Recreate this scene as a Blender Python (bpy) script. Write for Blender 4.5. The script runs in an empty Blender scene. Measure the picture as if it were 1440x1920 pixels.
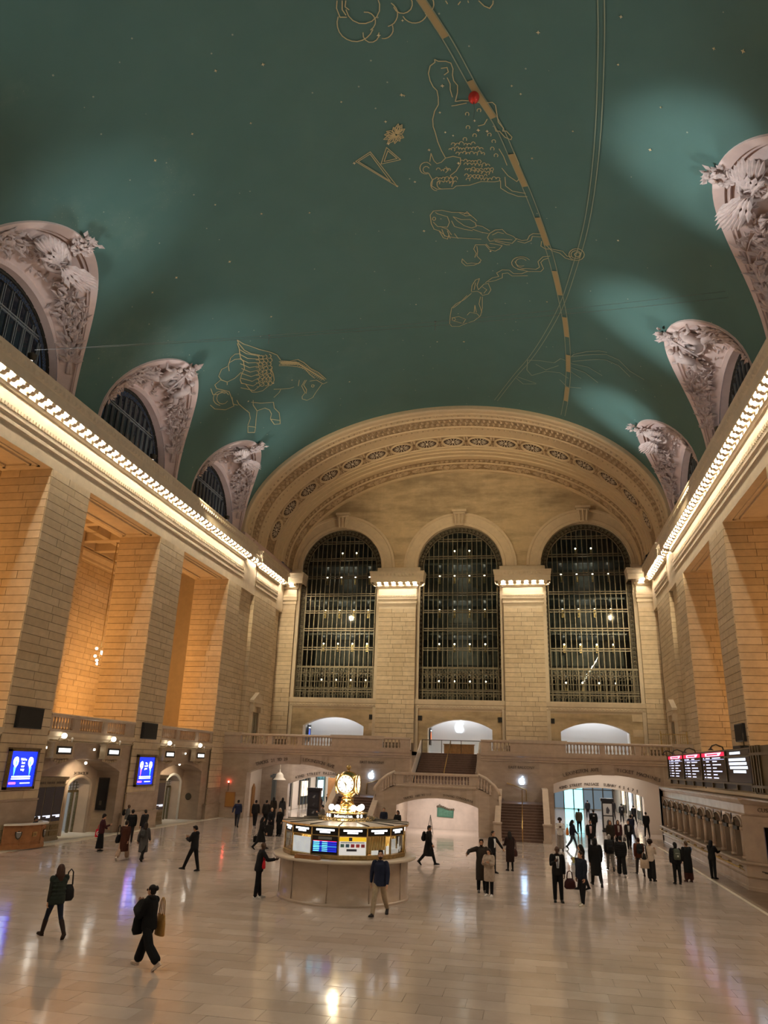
import bpy, bmesh, math, random
from math import sin, cos, pi, sqrt, radians, atan2, hypot
from mathutils import Vector, Matrix, Euler
random.seed(7)
SC = bpy.context.scene
COL = SC.collection

# ------------------------------------------------------------------ camera
# world: X across the hall (centre line X=0), Y along it towards the east wall, Z up, metres
RIGHT = Vector((0.98194506, 0.18632955, 0.03263731))
DOWN = Vector((-0.03023908, 0.32492808, -0.94525517))
FWD = Vector((-0.18673375, 0.92720173, 0.32469596))
cam = bpy.data.cameras.new('camera')
cam.sensor_fit = 'VERTICAL'; cam.sensor_height = 36; cam.lens = 36*1373.95/1920
cam.clip_start = .1; cam.clip_end = 400
camo = bpy.data.objects.new('camera', cam); COL.objects.link(camo)
M = Matrix((RIGHT, -DOWN, -FWD)).transposed().to_4x4(); M.translation = (6.416, 0, 4.4)
camo.matrix_world = M
SC.camera = camo

# ------------------------------------------------------------------ world, exposure
wd = bpy.data.worlds.new('night'); SC.world = wd; wd.use_nodes = True
wd.node_tree.nodes['Background'].inputs[0].default_value = (.012, .016, .024, 1)
wd.node_tree.nodes['Background'].inputs[1].default_value = 1
SC.view_settings.view_transform = 'Standard'; SC.view_settings.look = 'None'
SC.view_settings.gamma = 1; SC.view_settings.use_curve_mapping = False
SC.view_settings.exposure = .5
WARM = (1, .80, .52); WHITE = (1, .93, .82); COOL = (.85, .95, 1)
CORNICE_BULB = 290.     # emission strength of every cornice bulb
def lamp(kind, name, loc, power, col=WHITE, target=None, size=.15, cone=None, blend=.6, sx=None, sy=None):
    l = bpy.data.lights.new(name, kind); l.energy = power; l.color = col
    if kind == 'AREA':
        l.size = sx or size
        if sy: l.shape = 'RECTANGLE'; l.size_y = sy
    else: l.shadow_soft_size = size
    if kind == 'SPOT': l.spot_size = radians(cone or 60); l.spot_blend = blend
    o = bpy.data.objects.new(name, l); COL.objects.link(o); o.location = loc
    if target is not None:
        d = Vector(target)-Vector(loc); o.rotation_euler = d.to_track_quat('-Z', 'Y').to_euler()
    return o
# orange pendants in the side passages behind the great piers
for s in (-1, 1):
    for yc in (27.35, 39.9, 52.15):
        for zz, pw in ((8.2, .6), (12.5, .4)):
            lamp('POINT', 'passage_lamp', (s*23.6, yc+(1 if zz > 9 else -1), zz), (560 if s < 0 else 330)*pw, (1, .49, .15), size=.5)
# flood lamps on the cornice ledges, aimed across the hall at the opposite lunettes and the vault beyond their tips
for s in (-1, 1):
    for yc in (27.3, 39.9, 52.6):
        lamp('SPOT', 'lunette_flood', (-s*17.0, yc-2, 22.95), 26000 if s > 0 else 8500, (.90, .96, 1), target=(s*(14.3 if s > 0 else 14.8), yc, 29.6 if s > 0 else 29.2), size=.3, cone=15 if s > 0 else 20, blend=1)
# fill spots added at the ledges to brighten the floor and the lower walls
for s in (-1, 1):
    for yc in (-6, 8, 21, 33.6, 46.2, 57):
        lamp('SPOT', 'hall_fill', (s*16.9, yc, 22.9), 1500, (1, .89, .75), target=(s*2, yc+3, 0), size=.35, cone=75, blend=1)
    for x in (-15.5, -6.1, 6.1, 15.5):
        if x*s > 0: lamp('SPOT', 'end_wall_fill', (s*16.9, 47, 22.9), 9000, (1, .81, .50), target=(x, 71, 15), size=.3, cone=34, blend=1)  # added warm fill, brightens the pilasters of the east wall
for s in (-1, 1): lamp('SPOT', 'arch_fill', (s*16.9, 45, 22.9), 5200, (1, .78, .46), target=(-s*2, 71, 31), size=.3, cone=50, blend=1)  # added warm fill that lifts the tympanum and great arch
# wide lamps on the same ledges that wash the whole vault
for s in (-1, 1):
    for yc in (2, 14.7, 27.3, 39.9, 52):
        lamp('SPOT', 'vault_flood', (s*16.9, yc, 23.1), 1050, (.86, .96, 1), target=(-s*3.0, yc, 36), size=.4, cone=120, blend=1)

# ------------------------------------------------------------------ mesh helpers
class MB:
    def __init__(s): s.v = []; s.f = []; s.m = []; s.smooth = []
    def add(s, vs, fs, mi=0, sm=False):
        b = len(s.v); s.v += [tuple(v) for v in vs]
        for f in fs: s.f.append([b+i for i in f]); s.m.append(mi); s.smooth.append(sm)
        return s
    def quad(s, a, b, c, d, mi=0): return s.add([a, b, c, d], [(0, 1, 2, 3)], mi)
    def box(s, x0, x1, y0, y1, z0, z1, mi=0):
        if x0 > x1: x0, x1 = x1, x0
        if y0 > y1: y0, y1 = y1, y0
        return s.add([(x0,y0,z0),(x1,y0,z0),(x1,y1,z0),(x0,y1,z0),(x0,y0,z1),(x1,y0,z1),(x1,y1,z1),(x0,y1,z1)],
              [(3,2,1,0),(4,5,6,7),(0,1,5,4),(1,2,6,5),(2,3,7,6),(3,0,4,7)], mi)
    def prism(s, poly, T, d0, d1, mi=0, caps=True):   # poly of (u,v); T(u,v,d)->xyz
        n = len(poly); vs = [T(u, v, d0) for u, v in poly]+[T(u, v, d1) for u, v in poly]
        fs = [(i, (i+1) % n, n+(i+1) % n, n+i) for i in range(n)]
        if caps: fs += [tuple(range(n))[::-1], tuple(range(n, 2*n))]
        return s.add(vs, fs, mi)
    def tube(s, pts, r, n=6, mi=0, caps=True, sm=True, closed=False):
        pts = [Vector(p) for p in pts]; k = len(pts); rs = r if isinstance(r, (list, tuple)) else [r]*k
        vs = []; up = None
        for i, p in enumerate(pts):
            if closed: t = pts[(i+1) % k]-pts[i-1]
            else: t = pts[min(i+1, k-1)]-pts[max(i-1, 0)]
            t = t.normalized() if t.length > 1e-9 else Vector((0, 0, 1))
            if up is None:
                a = Vector((0, 0, 1)) if abs(t.z) < .9 else Vector((1, 0, 0)); up = (a-t*a.dot(t)).normalized()
            else:
                q = up-t*up.dot(t)
                up = q.normalized() if q.length > 1e-6 else t.orthogonal().normalized()
            w = t.cross(up)
            for j in range(n):
                a = 2*pi*j/n; vs.append(p+(up*cos(a)+w*sin(a))*rs[i])
        fs = []
        for i in range(k if closed else k-1):
            i2 = (i+1) % k
            for j in range(n): fs.append((i*n+j, i*n+(j+1) % n, i2*n+(j+1) % n, i2*n+j))
        if caps and not closed: fs += [tuple(range(n))[::-1], tuple(range((k-1)*n, k*n))]
        return s.add(vs, fs, mi, sm)
    def lathe(s, prof, c=(0, 0, 0), n=16, mi=0, sm=True, a0=0, a1=2*pi, caps=False):
        full = abs(a1-a0-2*pi) < 1e-6; m = n if full else n+1; vs = []
        for r, z in prof:
            for j in range(m):
                a = a0+(a1-a0)*j/n; vs.append((c[0]+r*cos(a), c[1]+r*sin(a), c[2]+z))
        fs = []
        for i in range(len(prof)-1):
            for j in range(n):
                j2 = (j+1) % m; fs.append((i*m+j, i*m+j2, (i+1)*m+j2, (i+1)*m+j))
        if caps: fs += [tuple(range(m))[::-1], tuple(range((len(prof)-1)*m, len(prof)*m))]
        return s.add(vs, fs, mi, sm)
    def ball(s, c, r, n=10, k=6, mi=0, sc=(1, 1, 1)):
        vs = [(c[0], c[1], c[2]-r*sc[2])]
        for i in range(1, k):
            t = -pi/2+pi*i/k
            for j in range(n):
                a = 2*pi*j/n; vs.append((c[0]+r*sc[0]*cos(t)*cos(a), c[1]+r*sc[1]*cos(t)*sin(a), c[2]+r*sc[2]*sin(t)))
        vs.append((c[0], c[1], c[2]+r*sc[2])); L = len(vs)-1; fs = []
        for j in range(n): fs.append((0, 1+(j+1) % n, 1+j)); fs.append((L, 1+(k-2)*n+j, 1+(k-2)*n+(j+1) % n))
        for i in range(k-2):
            for j in range(n): fs.append((1+i*n+j, 1+i*n+(j+1) % n, 1+(i+1)*n+(j+1) % n, 1+(i+1)*n+j))
        return s.add(vs, fs, mi, True)
    def sweep(s, path, prof, side=1, mi=0, sm=False, z=0):
        """prof of (d, z) swept along an open XY path with mitred corners; d goes to the path's left (side=1) or right"""
        P = [Vector((p[0], p[1])) for p in path]; k = len(P); n = len(prof); vs = []
        for i in range(k):
            ns = []
            for a, b in ((i-1, i), (i, i+1)):
                if a >= 0 and b < k:
                    t = (P[b]-P[a]).normalized(); ns.append(Vector((-t.y, t.x))*side)
            m = ns[0] if len(ns) == 1 else (ns[0]+ns[1])/(1+ns[0].dot(ns[1]))
            for d, zz in prof: vs.append((P[i].x+m.x*d, P[i].y+m.y*d, zz+z))
        fs = [(i*n+j, i*n+j+1, (i+1)*n+j+1, (i+1)*n+j) for i in range(k-1) for j in range(n-1)]
        return s.add(vs, fs, mi, sm)
    def mesh(s, name, mats):
        me = bpy.data.meshes.new(name); me.from_pydata(s.v, [], s.f)
        for m in (mats if isinstance(mats, (list, tuple)) else [mats]): me.materials.append(m)
        me.polygons.foreach_set('material_index', s.m); me.polygons.foreach_set('use_smooth', s.smooth)
        me.update(); return me
    def build(s, name, mats, parent=None, loc=None, **kw):
        o = bpy.data.objects.new(name, s.mesh(name, mats)); COL.objects.link(o)
        if parent is not None: o.parent = parent
        if loc is not None: o.location = loc
        return tag(o, **kw)
def tag(o, label=None, cat=None, group=None, kind=None):
    if label: o['label'] = label
    if cat: o['category'] = cat
    if group: o['group'] = group
    if kind: o['kind'] = kind
    return o
def empty(name, loc=(0, 0, 0), rz=0, parent=None, **kw):
    o = bpy.data.objects.new(name, None); COL.objects.link(o); o.location = loc; o.rotation_euler = (0, 0, rz)
    o.empty_display_size = .2
    if parent: o.parent = parent
    return tag(o, **kw)
def inst(name, me, parent=None, loc=(0, 0, 0), rot=(0, 0, 0), scale=(1, 1, 1), **kw):
    o = bpy.data.objects.new(name, me); COL.objects.link(o)
    if parent is not None: o.parent = parent
    o.location = loc; o.rotation_euler = rot; o.scale = scale
    return tag(o, **kw)
def copy_tree(o, parent=None):
    c = o.copy(); COL.objects.link(c)
    if parent is not None: c.parent = parent
    for ch in list(o.children): copy_tree(ch, c)
    return c
def arch_top(op, u):
    uc, hw, zb, zs, rise = op[:5]
    if len(op) > 5:                       # segmental arch
        R = (hw*hw+rise*rise)/(2*rise); return zs+sqrt(max(0, R*R-(u-uc)**2))-(R-rise)
    return zs+rise*sqrt(max(0, 1-((u-uc)/hw)**2))
def seg_arch(mb, u0, u1, z0, z1, ops, T, depth, mi=0, mis=None, nseg=16, back=False, us=()):
    """wall in (u,z) with arched openings (uc, halfwidth, base, spring, rise), reveals of the given depth"""
    mis = mi if mis is None else mis
    f0 = z0 if callable(z0) else (lambda u: z0); f1 = z1 if callable(z1) else (lambda u: z1)
    S = {round(u0, 5), round(u1, 5)} | {round(u, 5) for u in us}
    for op in ops:
        for i in range(nseg+1): S.add(round(op[0]+op[1]*sin(-pi/2+pi*i/nseg), 5))
    S = [u for u in sorted(S) if u0-1e-6 <= u <= u1+1e-6]
    for ua, ub in zip(S, S[1:]):
        mid = (ua+ub)/2; cur = (f0(ua), f0(ub))
        for op in sorted([o for o in ops if abs(mid-o[0]) < o[1]], key=lambda o: o[2]):
            if op[2] > cur[0]+1e-4:
                for d in ((0, depth) if back else (0,)): mb.quad(T(ua, cur[0], d), T(ub, cur[1], d), T(ub, op[2], d), T(ua, op[2], d), mi)
                mb.quad(T(ua, op[2], 0), T(ub, op[2], 0), T(ub, op[2], depth), T(ua, op[2], depth), mis)
            ta, tb = arch_top(op, ua), arch_top(op, ub)
            mb.quad(T(ua, ta, 0), T(ub, tb, 0), T(ub, tb, depth), T(ua, ta, depth), mis)
            cur = (ta, tb)
        for d in ((0, depth) if back else (0,)): mb.quad(T(ua, cur[0], d), T(ub, cur[1], d), T(ub, f1(ub), d), T(ua, f1(ua), d), mi)
    for op in ops:
        for sg in (-1, 1):
            u = op[0]+sg*op[1]
            mb.quad(T(u, op[2], 0), T(u, op[3], 0), T(u, op[3], depth), T(u, op[2], depth), mis)

# ------------------------------------------------------------------ materials
MATS = {}
def nt(name):
    m = bpy.data.materials.new(name); m.use_nodes = True; n = m.node_tree; return m, n, n.nodes['Principled BSDF']
def N(n, t, **kw):
    x = n.nodes.new('ShaderNode'+t)
    for k, v in kw.items():
        if hasattr(x, k): setattr(x, k, v)
    return x
def plain(name, col, rough=.6, metal=0, emit=None, es=0, spec=.5, noise=0, nscale=6, bump=0, coat=0):
    m, n, b = nt(name)
    b.inputs['Base Color'].default_value = (*col, 1); b.inputs['Roughness'].default_value = rough; b.inputs['Metallic'].default_value = metal
    b.inputs['Specular IOR Level'].default_value = spec; b.inputs['Coat Weight'].default_value = coat
    if emit: b.inputs['Emission Color'].default_value = (*emit, 1); b.inputs['Emission Strength'].default_value = es
    if noise or bump:
        tc = N(n, 'TexCoord'); nz = N(n, 'TexNoise'); nz.inputs['Scale'].default_value = nscale; nz.inputs['Detail'].default_value = 5
        n.links.new(tc.outputs['Object'], nz.inputs['Vector'])
        if noise:
            mx = N(n, 'MixRGB', blend_type='MULTIPLY'); mx.inputs[0].default_value = 1; mx.inputs[1].default_value = (*col, 1)
            mr = N(n, 'MapRange'); mr.inputs[1].default_value = .3; mr.inputs[2].default_value = .7; mr.inputs[3].default_value = 1-noise; mr.inputs[4].default_value = 1+noise
            n.links.new(nz.outputs['Fac'], mr.inputs[0]); n.links.new(mr.outputs[0], mx.inputs[2]); n.links.new(mx.outputs[0], b.inputs['Base Color'])
        if bump:
            bp = N(n, 'Bump'); bp.inputs['Strength'].default_value = bump; bp.inputs['Distance'].default_value = .05
            n.links.new(nz.outputs['Fac'], bp.inputs['Height']); n.links.new(bp.outputs[0], b.inputs['Normal'])
    return m
def stone(name, ca, cb, rough=.7, spec=.3, nscale=3., var=.10, stain=0, stretch=(1, 1, 1), bump=0, bscale=20, bdist=.01):
    """block stone: each block (object or mesh island) its own tone between ca and cb, mottled by noise"""
    m, n, b = nt(name); L = n.links.new
    oi = N(n, 'ObjectInfo'); ge = N(n, 'NewGeometry'); ad = N(n, 'Math', operation='ADD'); fr = N(n, 'Math', operation='FRACT')
    L(oi.outputs['Random'], ad.inputs[0]); L(ge.outputs['Random Per Island'], ad.inputs[1]); L(ad.outputs[0], fr.inputs[0])
    mx = N(n, 'MixRGB'); mx.inputs[1].default_value = (*ca, 1); mx.inputs[2].default_value = (*cb, 1); L(fr.outputs[0], mx.inputs[0])
    mp = N(n, 'Mapping'); mp.inputs['Scale'].default_value = stretch; L(ge.outputs['Position'], mp.inputs[0])
    nz = N(n, 'TexNoise'); nz.inputs['Scale'].default_value = nscale; nz.inputs['Detail'].default_value = 6; nz.inputs['Roughness'].default_value = .6
    L(mp.outputs[0], nz.inputs['Vector'])
    mr = N(n, 'MapRange'); mr.inputs[1].default_value = .3; mr.inputs[2].default_value = .7; mr.inputs[3].default_value = 1-var; mr.inputs[4].default_value = 1+var
    L(nz.outputs['Fac'], mr.inputs[0])
    mu = N(n, 'MixRGB', blend_type='MULTIPLY'); mu.inputs[0].default_value = 1; L(mx.outputs[0], mu.inputs[1]); L(mr.outputs[0], mu.inputs[2])
    out = mu.outputs[0]
    if stain:
        n2 = N(n, 'TexNoise'); n2.inputs['Scale'].default_value = .35; n2.inputs['Detail'].default_value = 8; n2.inputs['Roughness'].default_value = .65
        m2 = N(n, 'Mapping'); m2.inputs['Scale'].default_value = (.5, .5, 2.2); L(ge.outputs['Position'], m2.inputs[0]); L(m2.outputs[0], n2.inputs['Vector'])
        r2 = N(n, 'MapRange'); r2.inputs[1].default_value = .42; r2.inputs[2].default_value = .62; r2.inputs[3].default_value = 1; r2.inputs[4].default_value = 1-stain
        L(n2.outputs['Fac'], r2.inputs[0])
        m3 = N(n, 'MixRGB', blend_type='MULTIPLY'); m3.inputs[0].default_value = 1; L(out, m3.inputs[1]); L(r2.outputs[0], m3.inputs[2]); out = m3.outputs[0]
    L(out, b.inputs['Base Color'])
    b.inputs['Roughness'].default_value = rough; b.inputs['Specular IOR Level'].default_value = spec
    if bump:
        n4 = N(n, 'TexNoise'); n4.inputs['Scale'].default_value = bscale; L(ge.outputs['Position'], n4.inputs['Vector'])
        bp = N(n, 'Bump'); bp.inputs['Strength'].default_value = bump; bp.inputs['Distance'].default_value = bdist
        L(n4.outputs['Fac'], bp.inputs['Height']); L(bp.outputs[0], b.inputs['Normal'])
    return m
def glass(name, tint=(.9, .95, .95), refl=.08):
    m = bpy.data.materials.new(name); m.use_nodes = True; n = m.node_tree; n.nodes.clear(); L = n.links.new
    o = N(n, 'OutputMaterial'); t = N(n, 'BsdfTransparent'); t.inputs[0].default_value = (*tint, 1)
    g = N(n, 'BsdfGlossy'); g.inputs['Roughness'].default_value = .02
    f = N(n, 'Fresnel'); f.inputs[0].default_value = 1.5
    mm = N(n, 'Math', operation='MULTIPLY_ADD'); mm.inputs[1].default_value = .55; mm.inputs[2].default_value = refl; L(f.outputs[0], mm.inputs[0])
    x = N(n, 'MixShader'); L(mm.outputs[0], x.inputs[0]); L(t.outputs[0], x.inputs[1]); L(g.outputs[0], x.inputs[2]); L(x.outputs[0], o.inputs[0])
    return m
def glow(name, col, s): return plain(name, (.03, .03, .03), .5, emit=col, es=s)

LIME = stone('limestone', (.60, .485, .33), (.70, .58, .415), rough=.75, nscale=2.5, var=.10)
LIMEB = stone('limestone_mouldings', (.66, .56, .42), (.68, .58, .44), rough=.7, nscale=2., var=.07)
JOINT = plain('dark_mortar', (.17, .13, .09), .9)
TYMP = stone('stained_stone', (.58, .45, .28), (.60, .47, .30), rough=.8, nscale=1.5, var=.10, stain=.38)
ARCHS = stone('arch_plaster', (.62, .48, .30), (.62, .48, .30), rough=.7, nscale=2.5, var=.05)
ORN = plain('carved_ornament', (.50, .37, .23), .8, noise=.3, nscale=9)
PINK = stone('pink_plaster', (.66, .50, .45), (.70, .54, .48), rough=.8, nscale=1.5, var=.06)
PINKR = plain('relief_plaster', (.58, .46, .42), .85, noise=.12, nscale=4)
MARB = stone('wall_marble', (.395, .31, .24), (.47, .375, .30), rough=.22, spec=.5, nscale=1.3, var=.13, stretch=(1, 1, 2.5))
MARBD = stone('balustrade_marble', (.46, .36, .28), (.52, .42, .33), rough=.3, spec=.5, nscale=3, var=.1)
FLOOR = stone('floor_marble', (.45, .366, .312), (.545, .457, .398), rough=.115, spec=.6, nscale=.9, var=.10, bump=.10, bscale=2.2, bdist=.03)
FBORD = stone('floor_border_stone', (.30, .22, .16), (.36, .27, .2), rough=.25, nscale=1.2, var=.15)
FCREAM = stone('floor_edge_stone', (.64, .56, .44), (.70, .62, .5), rough=.3, nscale=1.2, var=.08)
BRONZE = plain('bronze', (.22, .17, .09), .38, .8, noise=.25, nscale=12)
BRONZD = plain('dark_bronze', (.07, .06, .045), .5, .5)
IRON = plain('window_iron', (.21, .185, .13), .45, .5, noise=.2)
BRASS = plain('brass', (.75, .52, .20), .22, 1)
BRASSM = plain('aged_brass', (.52, .38, .17), .35, .9, noise=.2, nscale=10)
BLACK = plain('black_panel', (.012, .012, .014), .35)
SPK = plain('loudspeaker_cloth', (.02, .019, .018), .8)
GLASS = glass('window_glass', (.86, .92, .92), .0)
GLASSC = glass('clear_glass', (.95, .97, .97), .02)
GLASSD = plain('dark_window_glass', (.012, .016, .022), .08, spec=.6)
WOOD = plain('oak_panel', (.34, .17, .06), .35, noise=.22, nscale=5)
WOODR = plain('brown_wood', (.33, .145, .05), .45, noise=.2, nscale=4)
STAIRM = plain('brown_stair_stone', (.13, .075, .055), .45, noise=.2, nscale=5)
WHITEP = plain('white_paint', (.8, .79, .77), .5)
GREYP = plain('grey_paint', (.22, .23, .23), .6)
BULB = glow('cornice_bulb', (1, .87, .67), CORNICE_BULB)
GLOBE = glow('lamp_globe', (1, .90, .74), 6)
LEDW = glow('white_lettering_light', (.95, .97, 1), 2.2)
LETTER = plain('dark_lettering', (.10, .075, .055), .6)

# ------------------------------------------------------------------ floor
UNIT = MB().box(-.5, .5, -.5, .5, -.5, .5).mesh('stone_block', LIME)
def unit(mat): return MB().box(-.5, .5, -.5, .5, -.5, .5).mesh('unit_block', mat)
def in_view(p, mx=.04):
    q = Vector(p)-Vector((6.416, 0, 4.4)); z = q.dot(FWD)
    if z < 1: return None
    u = .5+1373.95*q.dot(RIGHT)/z/1440; v = .5+1373.95*q.dot(DOWN)/z/1920
    return z if -mx < u < 1+mx and -mx < v < 1+mx else None
fl = MB(); fl.box(-18.2, 18.2, -17.2, 59.5, -.3, -.012)
for s in (-1, 1): fl.box(s*6.9, s*18, 59.5, 98, -.3, -.012)
fl.box(-3.2, 3.2, 52.9, 58.7, -.3, -.012)
floor = fl.build('floor', plain('floor_bed', (.22, .17, .13), .4), kind='structure')
TW, TD = 1.24, .62
tiles = []
def tile_area(x0, x1, y0, y1):
    r = 0; y = y0
    while y < y1-.05:
        ye = min(y+TD, y1); x = x0-((r*.37+random.random()*.12) % 1)*TW
        while x < x1:
            a, b = max(x, x0), min(x+TW, x1)
            if b-a > .06: tiles.append((a, b, y, ye))
            x += TW
        y = ye; r += 1
tile_area(-17.3, 14.2, -17, 58.8)
for s in (-1, 1): tile_area(min(s*7.2, s*16), max(s*7.2, s*16), 58.8, 97)
tile_area(-3, 3, 58.8-5.8, 58.6) if False else None
def tilted(a, b, c, d):
    h = [random.gauss(0, .0011) for _ in range(2)]
    return [( a, c, -.012), (b, c, -.012), (b, d, -.012), (a, d, -.012), (a, c, -h[0]-h[1]), (b, c, h[0]-h[1]), (b, d, h[0]+h[1]), (a, d, -h[0]+h[1])]
BOXF = [(4, 5, 6, 7), (0, 1, 5, 4), (1, 2, 6, 5), (2, 3, 7, 6), (3, 0, 4, 7)]
vis = sorted([(in_view(((t[0]+t[1])/2, (t[2]+t[3])/2, 0), 0), t) for t in tiles if in_view(((t[0]+t[1])/2, (t[2]+t[3])/2, 0), 0)])
near = set(t for _, t in vis[:300])
g = .0035
TILE_MESHES = []
for k in range(8):
    TILE_MESHES.append(MB().add(tilted(-.5, .5, -.5, .5), BOXF).mesh('floor_tile', FLOOR))
rest = MB()
for t in tiles:
    a, b, c, d = t[0]+g, t[1]-g, t[2]+g, t[3]-g
    if t in near: inst('tile', random.choice(TILE_MESHES), floor, ((a+b)/2, (c+d)/2, 0), scale=(b-a, d-c, 1))
    else: rest.add(tilted(a, b, c, d), BOXF)
rest.build('tile_field', FLOOR, floor, kind='stuff')
bd = MB(); bd.box(14.21, 18, 20, 58.8, -.012, .002)
bd.build('border_stone', FBORD, floor)
bd = MB(); bd.box(-18, -17.31, -17, 58.8, -.012, .002); bd.box(14.06, 14.2, 20, 53, -.012, .003)
bd.build('edge_stone', FCREAM, floor)

# ------------------------------------------------------------------ block cladding
class Clad:
    """courses of stone blocks on axis-aligned faces; the blocks that show largest become objects, the rest one mesh"""
    def __init__(s): s.b = []
    def face(s, axis, pos, u0, u1, z0, z1, h=.43, w=1.45, t=.056, joint=.026, skip=None, seed=0):
        # axis 'x': face lies in plane x=pos, u along y; axis 'y': plane y=pos, u along x
        rnd = random.Random(int(abs(pos)*100+u0*10+seed)); n = max(1, round((z1-z0)/h)); hh = (z1-z0)/n
        for i in range(n):
            za, zb = z0+i*hh, z0+(i+1)*hh; L = u1-u0; k = max(1, round(L/w+rnd.uniform(-.4, .4)))
            cuts = [u0+L*(j+(0 if j in (0, k) else rnd.uniform(-.25, .25)))/k for j in range(k+1)] if k > 1 else [u0, u1]
            if k > 1 and i % 2: cuts = [u0]+[c+rnd.uniform(.2, .6) for c in cuts[1:-1]]+[u1]
            for ua, ub in zip(cuts, cuts[1:]):
                if skip and skip(ua, ub, za, zb): continue
                q = rnd.uniform(-.006, .006)
                c = (pos+q, (ua+ub)/2, (za+zb)/2) if axis == 'x' else ((ua+ub)/2, pos+q, (za+zb)/2)
                sc = (t, ub-ua-joint, zb-za-joint) if axis == 'x' else (ub-ua-joint, t, zb-za-joint)
                s.b.append((c, sc))
    def emit(s, parent, mesh, mat, most=250, name='stone_block'):
        d = sorted(((in_view(c) or 1e6)/sqrt(max(sc[0]+sc[1], .1)), i) for i, (c, sc) in enumerate(s.b))
        mb = MB()
        for k, (z, i) in enumerate(d):
            c, sc = s.b[i]
            if k < most and z < 1e5: inst(name, mesh, parent, c, scale=sc)
            else: mb.box(c[0]-sc[0]/2, c[0]+sc[0]/2, c[1]-sc[1]/2, c[1]+sc[1]/2, c[2]-sc[2]/2, c[2]+sc[2]/2)
        if mb.v: mb.build('block_courses', mat, parent, kind='stuff')

# ------------------------------------------------------------------ side walls
PIERS = [(-17, -14.9), (-5.9, -2.3), (6.7, 10.3), (19.3, 22.9), (32.0, 35.55), (44.26, 47.85), (56.4, 59.2)]
ZB = 18.6
WALLS = {}
for s in (-1, 1):
    X = lambda u: s*(18+u)
    core = MB()
    for y0, y1 in PIERS: core.box(X(.04), X(3.02), y0+.04, y1-.04, 0, ZB, 1 if y0 > 15 else 0)
    core.box(X(.0), X(3.05), -17.2, 71.5, ZB, 22.55)                 # entablature beam
    core.box(X(.39), X(3), 59.2, 71.6, 0, ZB+.3, 1); core.box(X(.04), X(.4), 62.54, 68.46, 0, ZB+.3, 1)
    core.box(X(9.5), X(9.9), -17.2, 71.6, 0, 20.6); core.box(X(3.05), X(9.6), -17.2, 71.6, 20.2, 20.6)   # passage back wall and ceiling
    core.box(X(3.05), X(9.6), 62, 62.4, 0, 20.4); core.box(X(3.05), X(9.6), -17.4, -17, 0, 20.4)
    core.box(X(.35), X(9.6), -17, 62, 5.0, 5.38)                      # balcony slab of the passage
    if s > 0: core.box(X(.1), X(.5), -17, 59.2, 0, 5.4)
    else: core.box(X(.12), X(.5), -17, 32, 0, 5.0)
    for y in (33.8, 46.05, 58): core.box(X(7.9), X(9.5), y-1.3, y+1.3, 5.4, 20.2)        # pilasters on the passage back wall
    wall = core.build('wall_left' if s < 0 else 'wall_right', [LIMEB, JOINT], kind='structure')
    WALLS[s] = wall
    cl = Clad()
    for y0, y1 in PIERS[3:]:
        z0 = .0 if s < 0 else 3.4
        cl.face('x', X(0), y0, y1, z0, ZB, w=1.75)
        if y0 > 30: cl.face('y', y0, min(X(0), X(3.05)), max(X(0), X(3.05)), 5.4, ZB, w=1.5)
    cl.face('x', X(.35), 59.3, 62.5, 5.4, 19.0); cl.face('x', X(0), 62.5, 68.5, 5.4, 19.0, w=1.6); cl.face('x', X(.35), 68.5, 70.7, 5.4, 19.0)
    cl.face('y', 62.52, min(X(0), X(.4)), max(X(0), X(.4)), 5.4, 19., w=2)
    cl.emit(wall, UNIT, LIME, 250)
    cb = Clad(); cb.face('x', X(9.46), 22, 62, 5.4, 19.4, w=1.7)
    for y in (33.8, 46.05, 58): cb.face('y', y-1.34, min(X(7.9), X(9.5)), max(X(7.9), X(9.5)), 5.4, 19.4, w=1.2); cb.face('x', X(7.88), y-1.3, y+1.3, 5.4, 19.4, w=1.3)
    cb.emit(wall, UNIT, LIME, 0)
    # coffered soffits of the bays and of the passage
    for (a0, a1), (b0, b1) in zip(PIERS[3:-1], PIERS[4:]):
        mb = MB()
        for q, zz, w_ in ((.45, .05, .16), (.75, .10, .10)):
            ya, yb, ua, ub = a1+q, b0-q, q, 3.05-q
            for (p0, p1, r0, r1) in ((ya, yb, ua, ua+w_), (ya, yb, ub-w_, ub), (ya, ya+w_, ua, ub), (yb-w_, yb, ua, ub)):
                mb.box(X(r0), X(r1), p0, p1, ZB-zz, ZB+.01)
        mb.build('soffit_coffer', LIMEB, wall)
        mb = MB()
        for k in range(4): y = a1+.2+(b0-a1-.4)*k/3; mb.box(X(3.05), X(9.5), y-.3, y+.3, 19.55, 20.25)
        for u in (3.4, 6.3, 9.2): mb.box(X(u-.25), X(u+.25), a1-1.7, b0+1.7, 19.6, 20.25)
        for u in (4.85, 7.75):
            for k in range(3): y = a1+.2+(b0-a1-.4)*(k+.5)/3; mb.box(X(u-.8), X(u+.8), y-.7, y+.7, 20.05, 20.22)
        mb.build('passage_coffers', LIMEB, wall)
    mb = MB(); mb.sweep([(X(9.45), 22), (X(9.45), 62)], [(0, 18.7), (.15, 18.8), (.15, 19.0), (.4, 19.3), (.4, 19.5), (0, 19.5)], side=s)
    mb.build('passage_cornice', LIMEB, wall)
wf = MB(); wf.box(-18.2, 18.2, -17.6, -17, 0, 36)
wf.build('wall_front', LIMEB, kind='structure')

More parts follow.
